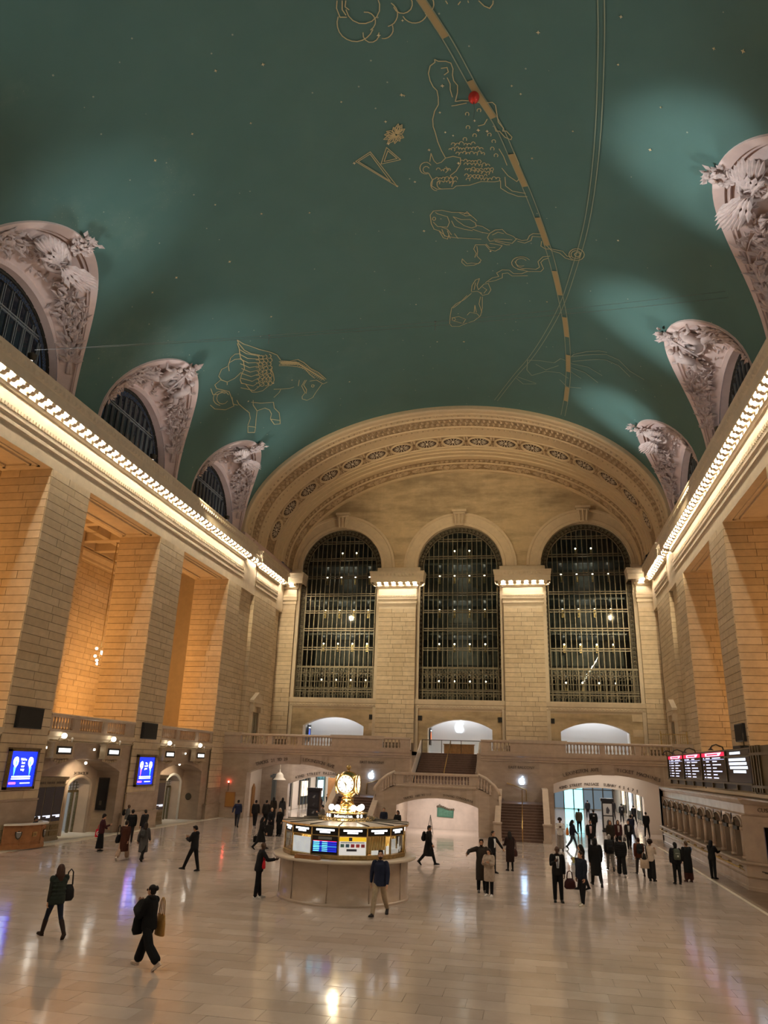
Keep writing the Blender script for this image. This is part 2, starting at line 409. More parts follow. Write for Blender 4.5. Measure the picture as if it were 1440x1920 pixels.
# ------------------------------------------------------------------ cornices with their bulbs
PROF = [(-.02, 18.9), (.0, 19.42), (.07, 19.45), (.07, 19.62), (.03, 19.66), (.05, 19.80), (.12, 19.86), (.12, 20.06), (.08, 20.08), (.10, 20.16), (.10, 20.32), (.05, 20.36), (.03, 20.98),
        (.12, 21.02), (.20, 21.14), (.24, 21.16), (.24, 21.32), (.27, 21.68), (.72, 21.70), (.73, 21.46), (.79, 21.46), (.79, 21.98), (.83, 22.04), (.86, 22.34), (.90, 22.46), (.90, 22.56), (-.9, 22.58)]
MODIL = MB(); T_ = lambda u, v, d: (u, d, v)
MODIL.prism([(.0, -.10), (.06, -.24), (.18, -.28), (.28, -.22), (.32, -.15), (.38, -.19), (.46, -.16), (.48, .0), (.48, .15), (0, .15)], T_, -.16, .16)
MODIL.tube([(.15, -.17, -.18), (.15, .17, -.18)], .09, 8); MODIL.tube([(.41, -.17, -.10), (.41, .17, -.10)], .06, 8)
modil_me = MODIL.mesh('modillion', LIMEB)
bulb_me = MB().ball((0, 0, 0), .085, 8, 6).mesh('bulb', BULB)
dent_me = None
def cornice_run(tr, p, q, nrm, step=.72, ends=.3, bulbs=True, d=.24):
    p, q, nrm = Vector(p), Vector(q), Vector(nrm); L = (q-p).length; n = max(1, int((L-2*ends)/step)); t = (q-p)/L; st = (L-2*ends)/n
    rz = atan2(nrm.y, nrm.x)
    for i in range(n+1):
        c = p+t*(ends+i*st)
        inst('modillion', modil_me, tr, (c.x+nrm.x*d, c.y+nrm.y*d, 21.53), (0, 0, rz))
        if i < n and bulbs:
            c = p+t*(ends+(i+.5)*st); inst('bulb', bulb_me, tr, (c.x+nrm.x*.60, c.y+nrm.y*.60, 21.57))
def dentils(mb, p, q, nrm, z0=20.10, z1=20.30, step=.24, w=.13, d0=.08, d1=.16):
    p, q, nrm = Vector(p), Vector(q), Vector(nrm); L = (q-p).length; n = int(L/step); t = (q-p)/L
    for i in range(n):
        c = p+t*(i+.5)*L/n
        xs = sorted([c.x+nrm.x*d0-t.x*w/2, c.x+nrm.x*d1+t.x*w/2]); ys = sorted([c.y+nrm.y*d0-t.y*w/2, c.y+nrm.y*d1+t.y*w/2])
        mb.box(xs[0], xs[1], ys[0], ys[1], z0, z1)
def eggs(mb, p, q, nrm, step=.36):
    """leaf moulding of the gutter: small tilted tongues on the slope"""
    p, q, nrm = Vector(p), Vector(q), Vector(nrm); L = (q-p).length; n = int(L/step); t = (q-p)/L
    for i in range(n):
        c = p+t*(i+.5)*L/n; w = t*step*.36
        a = c+nrm*.835; b = c+nrm*.875
        P = lambda v, z: (v.x, v.y, z)
        mb.add([P(a-w, 22.06), P(a+w, 22.06), P(b+w*.7, 22.36), P(b-w*.7, 22.36), P(c+nrm*.91, 22.16)], [(0, 1, 4), (1, 2, 4), (2, 3, 4), (3, 0, 4)])
ntrim = 0
def new_trim(prof_path, side):
    global ntrim
    ntrim += 1
    return MB().sweep(prof_path, PROF, side).build('trim_%d' % ntrim, LIMEB, kind='structure')
for s in (-1, 1):
    path = [(s*18, -17), (s*18, 59.2), (s*18.3, 59.2), (s*18.3, 62.5), (s*18, 62.5), (s*18, 68.5), (s*18.3, 68.5), (s*18.3, 70.55), (s*16.62, 70.55), (s*16.62, 71.3)]
    tr = new_trim(path, s)
    nx = (-s, 0, 0)
    cornice_run(tr, (s*18, 20.5, 0), (s*18, 59.6, 0), nx); cornice_run(tr, (s*18.15, 59.6, 0), (s*18.15, 70.0, 0), nx)
    cornice_run(tr, (s*17.6, 70.55, 0), (s*16.5, 70.55, 0), (0, -1, 0), ends=.15, step=.5)
    bb = MB()
    for i in range(40): bb.ball((s*17.4, 20-i*.93, 21.57), .085, 6, 4)
    bb.build('bulb_row', BULB, tr, kind='stuff')
    mb = MB(); dentils(mb, (s*18, 20, 0), (s*18, 59.2, 0), nx); dentils(mb, (s*18.3, 59.2, 0), (s*18.3, 62.5, 0), nx); dentils(mb, (s*18, 62.5, 0), (s*18, 68.5, 0), nx)
    eggs(mb, (s*18, 20, 0), (s*18, 70, 0), nx)
    mb.build('carved_band', LIMEB, tr, kind='stuff')
CAPS = [(-7.98, -4.25), (4.25, 7.98)]
for x0, x1 in CAPS:
    tr = new_trim([(x0, 71.2), (x0, 70.55), (x1, 70.55), (x1, 71.2)], -1)
    cornice_run(tr, (x0-.3, 70.55, 0), (x1+.3, 70.55, 0), (0, -1, 0), ends=0, step=.7)
    for xx, nn in ((x0, -1), (x1, 1)): cornice_run(tr, (xx, 70.5, 0), (xx, 71.2, 0), (nn, 0, 0), ends=.1, step=.5)
    mb = MB(); dentils(mb, (x0, 70.55, 0), (x1, 70.55, 0), (0, -1, 0)); eggs(mb, (x0, 70.55, 0), (x1, 70.55, 0), (0, -1, 0)); mb.build('carved_band', LIMEB, tr, kind='stuff')
    MB().box(x0-.05, x1+.05, 70.5, 71.2, 22.5, 22.6).build('cap_slab', LIMEB, tr)

# ------------------------------------------------------------------ vault
VA, VB, VZ = 17.9, 11.2, 23.0
LY = [27.3, 39.95, 52.6]; LHW, LH = 5.1, 6.05
def vp(th, y, o=0): return ((VA-o)*cos(th), y, VZ+(VB-o)*sin(th))
ys = list(range(-17, 21, 2))+[21.0]
for k, yc in enumerate(LY):
    ys += [yc-LHW*cos(pi*i/28) for i in range(29)]
ys += [57.7]
ys = sorted(ys)
def th0(y):
    for yc in LY:
        if abs(y-yc) < LHW: return math.asin(min(1, LH*sqrt(max(0, 1-((y-yc)/LHW)**2))/VB))
    return 0.
mb = MB(); NT = 56; vs = []
for y in ys:
    t0 = th0(y)
    for i in range(NT+1): vs.append(vp(t0+(pi-2*t0)*i/NT, y))
mb.add(vs, [(a*(NT+1)+i, a*(NT+1)+i+1, (a+1)*(NT+1)+i+1, (a+1)*(NT+1)+i) for a in range(len(ys)-1) for i in range(NT)], 0, True)
m, n, b = nt('ceiling_paint'); L = n.links.new
ge = N(n, 'NewGeometry')
def nz(scale, det=5, rough=.55, vec=None):
    q = N(n, 'TexNoise'); q.inputs['Scale'].default_value = scale; q.inputs['Detail'].default_value = det; q.inputs['Roughness'].default_value = rough
    L(vec or ge.outputs['Position'], q.inputs['Vector']); return q
mix = N(n, 'MixRGB'); mix.inputs[1].default_value = (.066, .140, .120, 1); mix.inputs[2].default_value = (.082, .168, .148, 1); L(nz(.5).outputs['Fac'], mix.inputs[0])
# brushed cloud of star dust and single stars
vo = N(n, 'TexVoronoi'); vo.inputs['Scale'].default_value = 1.15; L(ge.outputs['Position'], vo.inputs['Vector'])
st = N(n, 'Math', operation='LESS_THAN'); st.inputs[1].default_value = .05; L(vo.outputs['Distance'], st.inputs[0])
vo2 = N(n, 'TexVoronoi'); vo2.inputs['Scale'].default_value = 5.5; L(ge.outputs['Position'], vo2.inputs['Vector'])
s2 = N(n, 'Math', operation='LESS_THAN'); s2.inputs[1].default_value = .13; L(vo2.outputs['Distance'], s2.inputs[0])
dm = nz(.17, 7, .6); dr = N(n, 'MapRange'); dr.inputs[1].default_value = .56; dr.inputs[2].default_value = .70; L(dm.outputs['Fac'], dr.inputs[0])
sx = N(n, 'SeparateXYZ'); L(ge.outputs['Position'], sx.inputs[0])
lm = N(n, 'MapRange'); lm.inputs[1].default_value = -2; lm.inputs[2].default_value = -9; L(sx.outputs[0], lm.inputs[0])
du = N(n, 'Math', operation='MULTIPLY'); L(dr.outputs[0], du.inputs[0]); L(lm.outputs[0], du.inputs[1])
d2 = N(n, 'Math', operation='MULTIPLY'); L(du.outputs[0], d2.inputs[0]); L(s2.outputs[0], d2.inputs[1])
d3 = N(n, 'Math', operation='MAXIMUM'); L(d2.outputs[0], d3.inputs[0]); L(st.outputs[0], d3.inputs[1])
mx2 = N(n, 'MixRGB'); mx2.inputs[2].default_value = (.45, .45, .33, 1); L(mix.outputs[0], mx2.inputs[1])
d4 = N(n, 'Math', operation='MULTIPLY'); d4.inputs[1].default_value = .6; L(d3.outputs[0], d4.inputs[0]); L(d4.outputs[0], mx2.inputs[0])
mx3 = N(n, 'MixRGB'); mx3.inputs[2].default_value = (.17, .25, .20, 1); d5 = N(n, 'Math', operation='MULTIPLY'); d5.inputs[1].default_value = .35
L(du.outputs[0], d5.inputs[0]); L(d5.outputs[0], mx3.inputs[0]); L(mx2.outputs[0], mx3.inputs[1]); L(mx3.outputs[0], b.inputs['Base Color'])
b.inputs['Roughness'].default_value = .55; b.inputs['Specular IOR Level'].default_value = .35
TEAL = m
ceiling = mb.build('ceiling', TEAL, kind='structure')
at = MB()
for s in (-1, 1):
    at.box(s*17.88, s*19.2, -17, 21.1, 22.55, 23.05)
    for a, b_ in ((21.0, LY[0]-LHW), (LY[0]+LHW, LY[1]-LHW), (LY[1]+LHW, LY[2]-LHW), (LY[2]+LHW, 58.2)):
        at.box(s*17.86, s*19.2, a-.15, b_+.15, 22.55, 23.08)
    at.box(s*17.4, s*19, 57.45, 71.6, 22.5, 23.1)
at.build('attic_plinth', PINK, ceiling)

# ------------------------------------------------------------------ great arch in front of the east wall
# swept along the ellipse: (depth Y, inset)
AP = [(57.55, -.06), (57.55, .30), (57.6, .36), (57.75, .42), (58.0, .40), (58.1, .34), (58.35, .34), (58.4, .42), (58.9, .42), (58.95, .5), (59.1, .52), (59.2, .46), (60.7, .46), (60.75, .55), (60.95, .55), (61.0, .42), (62.75, .42),
      (62.8, .48), (62.95, .48), (63.0, .36), (65.3, .36), (65.35, .48), (65.6, .48), (65.65, .55), (66.2, .55), (66.25, .63), (66.9, .63), (66.95, .72), (67.2, .76), (67.7, .74), (67.75, .66), (68.7, .66), (68.75, .76), (68.95, .76), (69.0, .62), (70.6, .62), (70.7, .8), (71.1, .8)]
NA = 96; mb = MB(); vs = []
for i in range(NA+1):
    th = pi*i/NA
    for y, o in AP: vs.append(vp(th, y, o))
na = len(AP)
mb.add(vs, [(i*na+j, i*na+j+1, (i+1)*na+j+1, (i+1)*na+j) for i in range(NA) for j in range(na-1)], 0, False)
dark = {j for j in range(na-1) if AP[j][0] >= 59.2 and AP[j+1][0] <= 60.7 or AP[j][0] >= 63.0 and AP[j+1][0] <= 65.3 or AP[j][0] >= 67.75 and AP[j+1][0] <= 68.7 or AP[j][0] >= 69.0 and AP[j+1][0] <= 70.6}  # carved-band grounds, coloured darker to stand in for shade in the crevices
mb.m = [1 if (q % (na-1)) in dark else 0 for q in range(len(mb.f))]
arch = mb.build('great_arch', [ARCHS, plain('crevice_shade_ground', (.34, .235, .13), .85, noise=.35, nscale=4)], ceiling)
def earc(o):       # arc-length table of the ellipse
    P = [(0., 0.)]; pr = vp(0, 0, o)
    for i in range(1, 721):
        th = pi*i/720; q = vp(th, 0, o); P.append((P[-1][0]+hypot(q[0]-pr[0], q[2]-pr[2]), th)); pr = q
    return P
TAB = earc(.45); ALEN = TAB[-1][0]
def th_at(l):
    import bisect
    i = min(max(bisect.bisect_left(TAB, (l, 0)), 1), 720); (a, ta), (b_, tb) = TAB[i-1], TAB[i]
    return ta+(tb-ta)*(l-a)/max(b_-a, 1e-9)
def arch_frame(l, y, o):
    th = th_at(l); p = Vector(vp(th, y, o)); t = (Vector(vp(th+.01, y, o))-Vector(vp(th-.01, y, o))).normalized()
    nin = Vector((t.z, 0, -t.x)); c = Vector((0, 0, 24))-Vector((p.x, 0, p.z))
    if nin.dot(c) < 0: nin = -nin
    return p, t, nin
# rosettes
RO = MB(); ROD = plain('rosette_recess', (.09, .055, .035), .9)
RO.lathe([(1.12, .0), (1.1, .12), (1.0, .14), (.94, .05), (.90, -.02)], n=24, mi=0, sm=False)
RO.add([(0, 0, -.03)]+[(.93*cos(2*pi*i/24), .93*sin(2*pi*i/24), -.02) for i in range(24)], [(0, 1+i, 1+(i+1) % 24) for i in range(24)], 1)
for k in range(14):
    a = 2*pi*k/14; ca, sa = cos(a), sin(a)
    R2 = lambda r, w, z: (r*ca-w*sa, r*sa+w*ca, z)
    RO.add([R2(.24, -.02, .02), R2(.24, .02, .02), R2(.62, .055, .05), R2(.80, 0, .03), R2(.62, -.055, .05), R2(.5, 0, .09)], [(0, 1, 5), (1, 2, 5), (2, 3, 5), (3, 4, 5), (4, 0, 5)], 2)
RO.ball((0, 0, .03), .15, 10, 6, 2, (1, 1, .6))
ro_me = RO.mesh('rosette', [ARCHS, ROD, LIMEB])
NR = 17; l0 = 2.45
for k in range(NR):
    l = l0+(ALEN-2*l0)*k/(NR-1); p, t, nin = arch_frame(l, 64.15, .40)
    o = inst('rosette', ro_me, arch)
    Mx = Matrix((t, nin.cross(t), nin)).transposed().to_4x4(); Mx.translation = p+nin*.02; o.matrix_world = Mx
# leaf bands, spandrel scrolls and cartouches in relief
orn = MB()
def leaf(mb, p, d, nn, ln, w, h=.05, mi=0):
    d = d.normalized(); nn = nn.normalized(); sd = nn.cross(d)
    mb.add([p, p+d*ln*.45+sd*w*.5, p+d*ln, p+d*ln*.45-sd*w*.5, p+d*ln*.5+nn*h], [(0, 1, 4), (1, 2, 4), (2, 3, 4), (3, 0, 4)], mi)
YY = Vector((0, 1, 0))
rl = random.Random(3)
nL = int(ALEN/.5)
for k in range(nL):
    l = ALEN*(k+.5)/nL
    p, t, ni = arch_frame(l, 60.6, .46); leaf(orn, p, -YY, ni, .75, .36, .16); leaf(orn, p-YY*.72+t*.25, -YY+t*.3, ni, .6, .26, .16)
    p, t, ni = arch_frame(l, 61.0, .50); leaf(orn, p, YY, ni, .36, .22, .10)
    p, t, ni = arch_frame(l, 58.66, .42); orn.ball(p+ni*.02, .11, 6, 4)
    p, t, ni = arch_frame(l, 68.25, .66); leaf(orn, p-t*.25, t+YY*rl.uniform(-.6, .6), ni, .5, .42, .15)
    p, t, ni = arch_frame(l, 68.6, .66); leaf(orn, p, -YY+t*.5, ni, .4, .22, .12)
for k in range(NR-1):
    l = l0+(ALEN-2*l0)*(k+.5)/(NR-1)
    p, t, ni = arch_frame(l, 64.15, .36)
    for sg in (-1, 1):
        for st_ in (-1, 1):
            for r in (.25, .5, .8): leaf(orn, p+YY*sg*r*.9, YY*sg+t*st_*.8, ni, .42, .22, .12)
    p, t, ni = arch_frame(l, 69.8, .62)
    orn.ball(p, .36, 8, 5, sc=(1, 1, 1))
    for q in range(16):
        a = 2*pi*q/16; d = t*cos(a)*1.6+YY*sin(a)*.55
        leaf(orn, p+d*.28, d, ni, .55+.25*abs(cos(a)), .26, .16)
orn.build('carved_leaves', ORN, arch, kind='stuff')

# ------------------------------------------------------------------ lunettes
IRONG = plain('lunette_iron', (.20, .21, .20), .5, .3)
NWIN = 3
def lunette(s, yc, kind, nwin):
    win = empty('window_%d' % nwin, (0, 0, 0), kind='structure')
    RW, ZW, XW = 4.15, 23.15, 18.42
    def Epts(t):
        z = VZ+LH*sin(t); return Vector((s*VA*sqrt(max(0, 1-((z-VZ)/VB)**2)), yc+LHW*cos(t), z))
    def Wpts(t): return Vector((s*XW, yc+RW*cos(t), ZW+RW*sin(t)))
    def Sf(t, q, h=0):
        e, w = Epts(t), Wpts(t); p = e.lerp(w, q)
        if h:
            dt = (Epts(t+.01).lerp(Wpts(t+.01), q)-Epts(t-.01).lerp(Wpts(t-.01), q)).normalized(); dq = (w-e)
            if dq.length < 1e-6: dq = Vector((0, 0, -1))
            nn = dt.cross(dq.normalized()).normalized()
            if nn.dot(Vector((0, yc, 22))-p) < 0: nn = -nn
            p = p+nn*h
        return p
    def nrm(t, q): return (Sf(t, q, .1)-Sf(t, q)).normalized()
    NQ = 48; mb = MB()
    prof = [(-.015, -.05), (-.015, .10), (.13, .10), (.145, .02), (.19, .02), (.20, -.10), (.92, -.06), (.93, .06), (1.0, .06)]
    vs = []
    for i in range(NQ+1):
        t = .02+(pi-.04)*i/NQ
        for q, h in prof: vs.append(Sf(t, q, h))
    k = len(prof)
    mb.add(vs, [(i*k+j, i*k+j+1, (i+1)*k+j+1, (i+1)*k+j) for i in range(NQ) for j in range(k-1)])
    for t in (.02, pi-.02):      # feet
        a = [Sf(t, q, h) for q, h in prof]; mb.add(a+[Vector((p.x, p.y, 22.5)) for p in a], [(j, j+1, k+j+1, k+j) for j in range(k-1)])
    mb.build('surround', PINK, win)
    mb = MB()                    # reveal
    vs = []
    for i in range(NQ+1):
        t = pi*i/NQ; w = Wpts(t); vs += [w, w+Vector((s*.62, 0, 0))]
    mb.add(vs, [(2*i, 2*i+1, 2*i+3, 2*i+2) for i in range(NQ)])
    for y in (-RW, RW): mb.quad((s*XW, yc+y, 22.4), (s*XW, yc+y, ZW), (s*(XW+.62), yc+y, ZW), (s*(XW+.62), yc+y, 22.4))
    mb.build('reveal', PINK, win)
    # window: frame band, bars and panes
    xg = XW+.5; RI = RW-.62
    fr = MB()
    for i in range(32):
        t = pi*i/32; t2 = pi*(i+1)/32
        P = lambda r, a, x: (s*x, yc+r*cos(a), ZW+r*sin(a))
        fr.quad(P(RW, t, xg), P(RW, t2, xg), P(RI+.4, t2, xg), P(RI+.4, t, xg)); 
        for r in (RI, RI+.40, RW-.05): fr.add([P(r, t, xg-.04), P(r, t2, xg-.04), P(r+.05, t2, xg-.04), P(r+.05, t, xg-.04), P(r, t, xg+.04), P(r, t2, xg+.04), P(r+.05, t2, xg+.04), P(r+.05, t, xg+.04)], BOXF)
        a = (t+t2)/2
        for rr, ph in ((RI+.13, 0), (RI+.27, .05)): fr.tube([(s*(xg-.03), yc+rr*cos(a+ph)+.09*cos(b), ZW+rr*sin(a+ph)+.09*sin(b)) for b in [2*pi*j/6 for j in range(6)]], .022, 4, closed=True)
    for y in (-RW, RW): fr.box(s*(xg-.04), s*(xg+.04), yc+y-.3 if y > 0 else yc+y, yc+y if y > 0 else yc+y+.3, 22.4, ZW)
    fr.build('frame', BRONZD, win)
    nb = 11; ws = [-RI+2*RI*i/nb for i in range(nb+1)]; zt = lambda y: ZW+sqrt(max(0, RI*RI-y*y)); Z1 = 25.4
    for i, y in enumerate(ws[1:-1]):
        m2 = MB()
        for dy in (-.07, .07): m2.box(s*(xg-.06), s*(xg+.03), yc+y+dy-.016, yc+y+dy+.016, 22.45, zt(y))
        m2.build('mullion', IRONG, win)
    m2 = MB(); hw = sqrt(RI*RI-(Z1-ZW)**2)
    for dz in (-.08, .08): m2.box(s*(xg-.07), s*(xg+.03), yc-hw, yc+hw, Z1+dz-.03, Z1+dz+.03)
    m2.build('transom', IRONG, win)
    for a, b_ in zip(ws, ws[1:]):
        y0, y1 = a+.08, b_-.08
        za, zb_ = zt(a) if abs(a) < RI-.01 else ZW, zt(b_) if abs(b_) < RI-.01 else ZW
        P = lambda y, z: (s*(xg+.02), yc+y, z)
        m2 = MB(); lo = 22.45; c0, c1 = min(za, Z1-.12), min(zb_, Z1-.12)
        m2.quad(P(y0, lo), P(y1, lo), P(y1, c1), P(y0, c0)); m2.build('pane', GLASSD, win)
        if min(za, zb_) > Z1+.15 or max(za, zb_) > Z1+.5:
            m2 = MB(); m2.quad(P(y0, Z1+.12), P(y1, Z1+.12), P(y1, max(zb_, Z1+.13)), P(y0, max(za, Z1+.13))); m2.build('pane', GLASSD, win)
    # reliefs
    rr = random.Random(int(yc*10)+s); fol = MB()
    def frame(t, q):
        p = Sf(t, q, -.06); nn = nrm(t, q); dt = (Sf(t+.02, q)-Sf(t-.02, q)).normalized(); dq = (Sf(t, q+.02)-Sf(t, q-.02)).normalized(); return p, nn, dt, dq
    for sg in (0, 1):            # branches climbing from both feet
        for br in range(3):
            pts = []; q0 = .48+.1*(br-1)
            for i in range(9):
                tt = .22+(.85+.12*br)*i/8; q = q0+.16*sin(i*.9+br*2)*(.4+.08*i)
                q = min(.84, max(.24, q)); t = tt if sg == 0 else pi-tt
                p, nn, dt, dq = frame(t, q); pts.append(p+nn*.10)
                if i > 0:
                    for _ in range(7):
                        d = (dt*(1 if sg == 0 else -1)*rr.uniform(.1, 1)+dq*rr.uniform(-1.2, 1.2)).normalized()
                        leaf(fol, p+nn*rr.uniform(.06, .26)+d*rr.uniform(0, .25), d+nn*rr.uniform(-.2, .9), nn, rr.uniform(.35, .75), rr.uniform(.18, .3), .10)
            fol.tube(pts, [.10-.008*i for i in range(9)], 5)
    for _ in range(90):          # light scrolling along the field
        t = rr.uniform(.9, pi-.9); q = rr.uniform(.24, .86); p, nn, dt, dq = frame(t, q); a = rr.uniform(0, 6.28); d = dt*cos(a)+dq*sin(a)
        leaf(fol, p+nn*.07, d+nn*.45, nn, rr.uniform(.25, .5), .2, .09)
    p, nn, dt, dq = frame(pi/2, .03)                       # finial cluster at the tip
    out = -dq
    for _ in range(46):
        a = rr.uniform(-1.25, 1.25); d = (out*cos(a)*1.1+dt*sin(a)+nn*rr.uniform(-.1, .9)).normalized()
        o = out*rr.uniform(-.9, .55)+dt*rr.uniform(-.38, .38)+nn*rr.uniform(.1, .35)
        leaf(fol, p+o, d, nn, rr.uniform(.3, .55), rr.uniform(.2, .32), .10); 
        if rr.random() < .25: fol.ball(p+o+d*.1, .11, 6, 4)
    fol.build('carved_foliage', PINKR, win, kind='stuff')
    if kind == 0:                # winged wheel
        p, nn, dt, dq = frame(pi/2, .46); c = p+nn*.35; wh = MB()
        RR = .62
        ring = lambda r, hh: [c+(dt*cos(a)+dq*sin(a))*r+nn*hh for a in [2*pi*j/16 for j in range(16)]]
        wh.tube(ring(RR, 0), .10, 6, closed=True); wh.ball(c, .17, 8, 6)
        for j in range(8):
            a = 2*pi*j/8; d = dt*cos(a)+dq*sin(a); wh.tube([c, c+d*RR], .045, 5)
        wh.build('winged_wheel', PINKR, win)
        for sg in (-1, 1):
            wb = MB()
            root = c+dt*sg*.25+nn*.12
            for k2 in range(8):
                a = .0+.62*k2/7
                d = (dt*sg*cos(a)-dq*sin(a)*.9+nn*.22).normalized(); ln = 2.4-.13*abs(k2-4)-.08*k2; sd = nn.cross(d)
                st0 = root-dq*.10*k2*.5+nn*.035*k2
                wb.add([st0-sd*.10, st0+sd*.10, st0+d*ln*.7+sd*.15+nn*.02, st0+d*ln, st0+d*ln*.7-sd*.15+nn*.02, st0+d*ln*.6+nn*.17, st0+nn*.12],
                       [(0, 6, 5, 4), (6, 1, 2, 5), (5, 2, 3), (4, 5, 3), (0, 1, 6)])
            for k2 in range(10):
                a = -.3+1.0*(k2 % 5)/4; d = (dt*sg*cos(a)-dq*sin(a)+nn*.3).normalized(); leaf(wb, root+nn*.25-dq*.1*(k2 % 5)+d*(.0 if k2 < 5 else .4), d, nn, .7, .30, .10)
            wb.build('wing', PINKR, win)
        st = MB(); a0 = c+dq*.15+dt*.6; st.tube([a0-dq*.2-dt*1.4+nn*.1, a0+dt*.9+nn*.25], .06, 6)
        for j in range(3): st.tube([c-dq*(.4+.12*j)+dt*(-.5+.1*j), c-dq*(.75+.1*j)+dt*(.2+.3*j)+nn*.1, c-dq*.5+dt*(.9+.2*j)+nn*.15], .06, 5)
        st.build('staff', PINKR, win)
    else:                        # oval shield between reclining figures' drapery
        p, nn, dt, dq = frame(pi/2, .42); c = p+nn*.18; sh = MB()
        vs = [c+nn*.38]; 
        for r, h in ((.45, .32), (.8, .18), (1., 0)):
            vs += [c+dt*cos(a)*.95*r+dq*sin(a)*.72*r+nn*h for a in [2*pi*j/20 for j in range(20)]]
        sh.add(vs, [(0, 1+j, 1+(j+1) % 20) for j in range(20)]+[(1+20*k2+j, 1+20*k2+(j+1) % 20, 21+20*k2+(j+1) % 20, 21+20*k2+j) for k2 in range(2) for j in range(20)], 0, True)
        sh.tube([c+dt*cos(a)*.98+dq*sin(a)*.75+nn*.03 for a in [2*pi*j/20 for j in range(20)]], .09, 6, closed=True)
        sh.build('shield', PINKR, win)
        for sg in (-1, 1):
            fg = MB()
            def P(a, q, h): return c+dt*sg*a+dq*q+nn*h
            fg.tube([P(1.0, -.75, .25), P(1.15, -.35, .42), P(1.1, .1, .42), P(1.2, .5, .35)], [.17, .30, .27, .24], 8)         # torso
            fg.ball(P(.95, -.98, .36), .19, 8, 6)
            fg.tube([P(1.2, .5, .35), P(1.75, .75, .40), P(1.9, 1.3, .25), P(2.0, 1.55, .2)], [.24, .19, .13, .08], 8)
            fg.tube([P(1.15, .45, .3), P(1.5, 1.0, .3), P(1.45, 1.55, .2)], [.22, .16, .09], 8)
            fg.tube([P(1.1, -.55, .36), P(.75, -.2, .5), P(.45, -.5, .42)], [.12, .09, .07], 6)
            fg.tube([P(1.25, -.5, .36), P(1.75, -.4, .42), P(2.1, -.65, .3)], [.12, .09, .06], 6)
            fg.build('relief_figure', PINKR, win)
        st = MB(); st.tube([c-dq*1.5+dt*.5+nn*.45, c+dq*.6-dt*.2+nn*.5], .06, 6)
        for j in range(6): leaf(st, c-dq*1.45+dt*.45+nn*.45, -dq*cos(j)+dt*sin(j*1.1), nn, .5, .2, .1)
        st.build('staff', PINKR, win)
nw = 4
for s in (-1, 1):
    for k, yc in enumerate(LY):
        lunette(s, yc, 1 if k == 1 else 0, nw); nw += 1

# flood-lamp housings on the ledge
fl_h = MB(); fl_h.box(-.12, .12, -.18, .18, 0, .06); fl_h.tube([(0, 0, .05), (0, 0, .22)], .03, 6)
fl_h.lathe([(.05, .2), (.13, .26), (.15, .42)], n=12); fl_h.lathe([(.15, .42), (.0, .44)], n=12, mi=1)
flm = fl_h.mesh('flood_lamp', [BRONZD, glow('flood_glass', (.95, .97, 1), 30)])
for s in (-1, 1):
    for k, yc in enumerate(LY):
        o = inst('flood_lamp', flm, None, (s*17.5, yc+.9, 22.57)); o.scale = (1.5, 1.5, 1.5)
        tag(o, ['nearest small floodlight glowing on the %s cornice ledge, under its lunette window', 'small white floodlight on the %s cornice ledge, under the middle lunette', 'farthest small floodlight on the %s cornice ledge, under the lunette by the great arch'][k] % ('left' if s < 0 else 'right'), 'floodlight', group='floodlights on the cornice ledges')

# ------------------------------------------------------------------ east wall
YE = 71.0
TE = lambda u, z, d: (u, YE+d, z)
ARCHL = stone('archivolt_stone', (.66, .54, .38), (.66, .54, .38), rough=.75, nscale=2., var=.07)
WOP = [(uc, 4.25, 10.27, 23.25, 4.25) for uc in (-12.18, 0, 12.18)]
SOP = [(uc, 3.0, 5.4, 7.68, .84, 's') for uc in (-12.15, 0, 12.15)]
tym = lambda u: VZ-.1+(VB-.62)*sqrt(max(0, 1-(u/(VA-.62))**2)) if abs(u) < VA-.62 else VZ-.1
mb = MB(); seg_arch(mb, -18.5, 18.5, 5.0, tym, WOP+SOP, TE, .9, 0, 1, us=[-VA+.62, VA-.62]+[(-1+2*i/40)*17.2 for i in range(41)])
we = mb.build('wall_back', [TYMP, LIMEB], kind='structure')
for x0, x1 in CAPS+[(-18.4, -16.62), (16.62, 18.4)]:
    b2 = MB(); b2.box(x0+.03, x1-.03, YE-.42, YE+.1, 5.0, 19.0); b2.box(x0-.32, x1+.32, YE-.20, YE+.1, 5.0, 23.2, 1)
    b2.build('pilaster', [JOINT, LIMEB], we)
cl = Clad()
for x0, x1 in CAPS: cl.face('y', YE-.45, x0, x1, 6.3, 18.95, w=1.3); 
for x0, x1 in [(-18.3, -16.62), (16.62, 18.3)]: cl.face('y', YE-.45, x0, x1, 6.3, 18.95, w=1.3)
for uc in (-12.18, 0, 12.18):
    cl.face('y', YE-.03, uc-4.25, uc+4.25, 5.4, 9.3, w=1.6, h=.63, t=.06,
            skip=lambda a, b_, c, d, uc=uc: c < 8.75 and b_ > uc-3.2 and a < uc+3.2)
cl.emit(we, UNIT, LIME, 290)
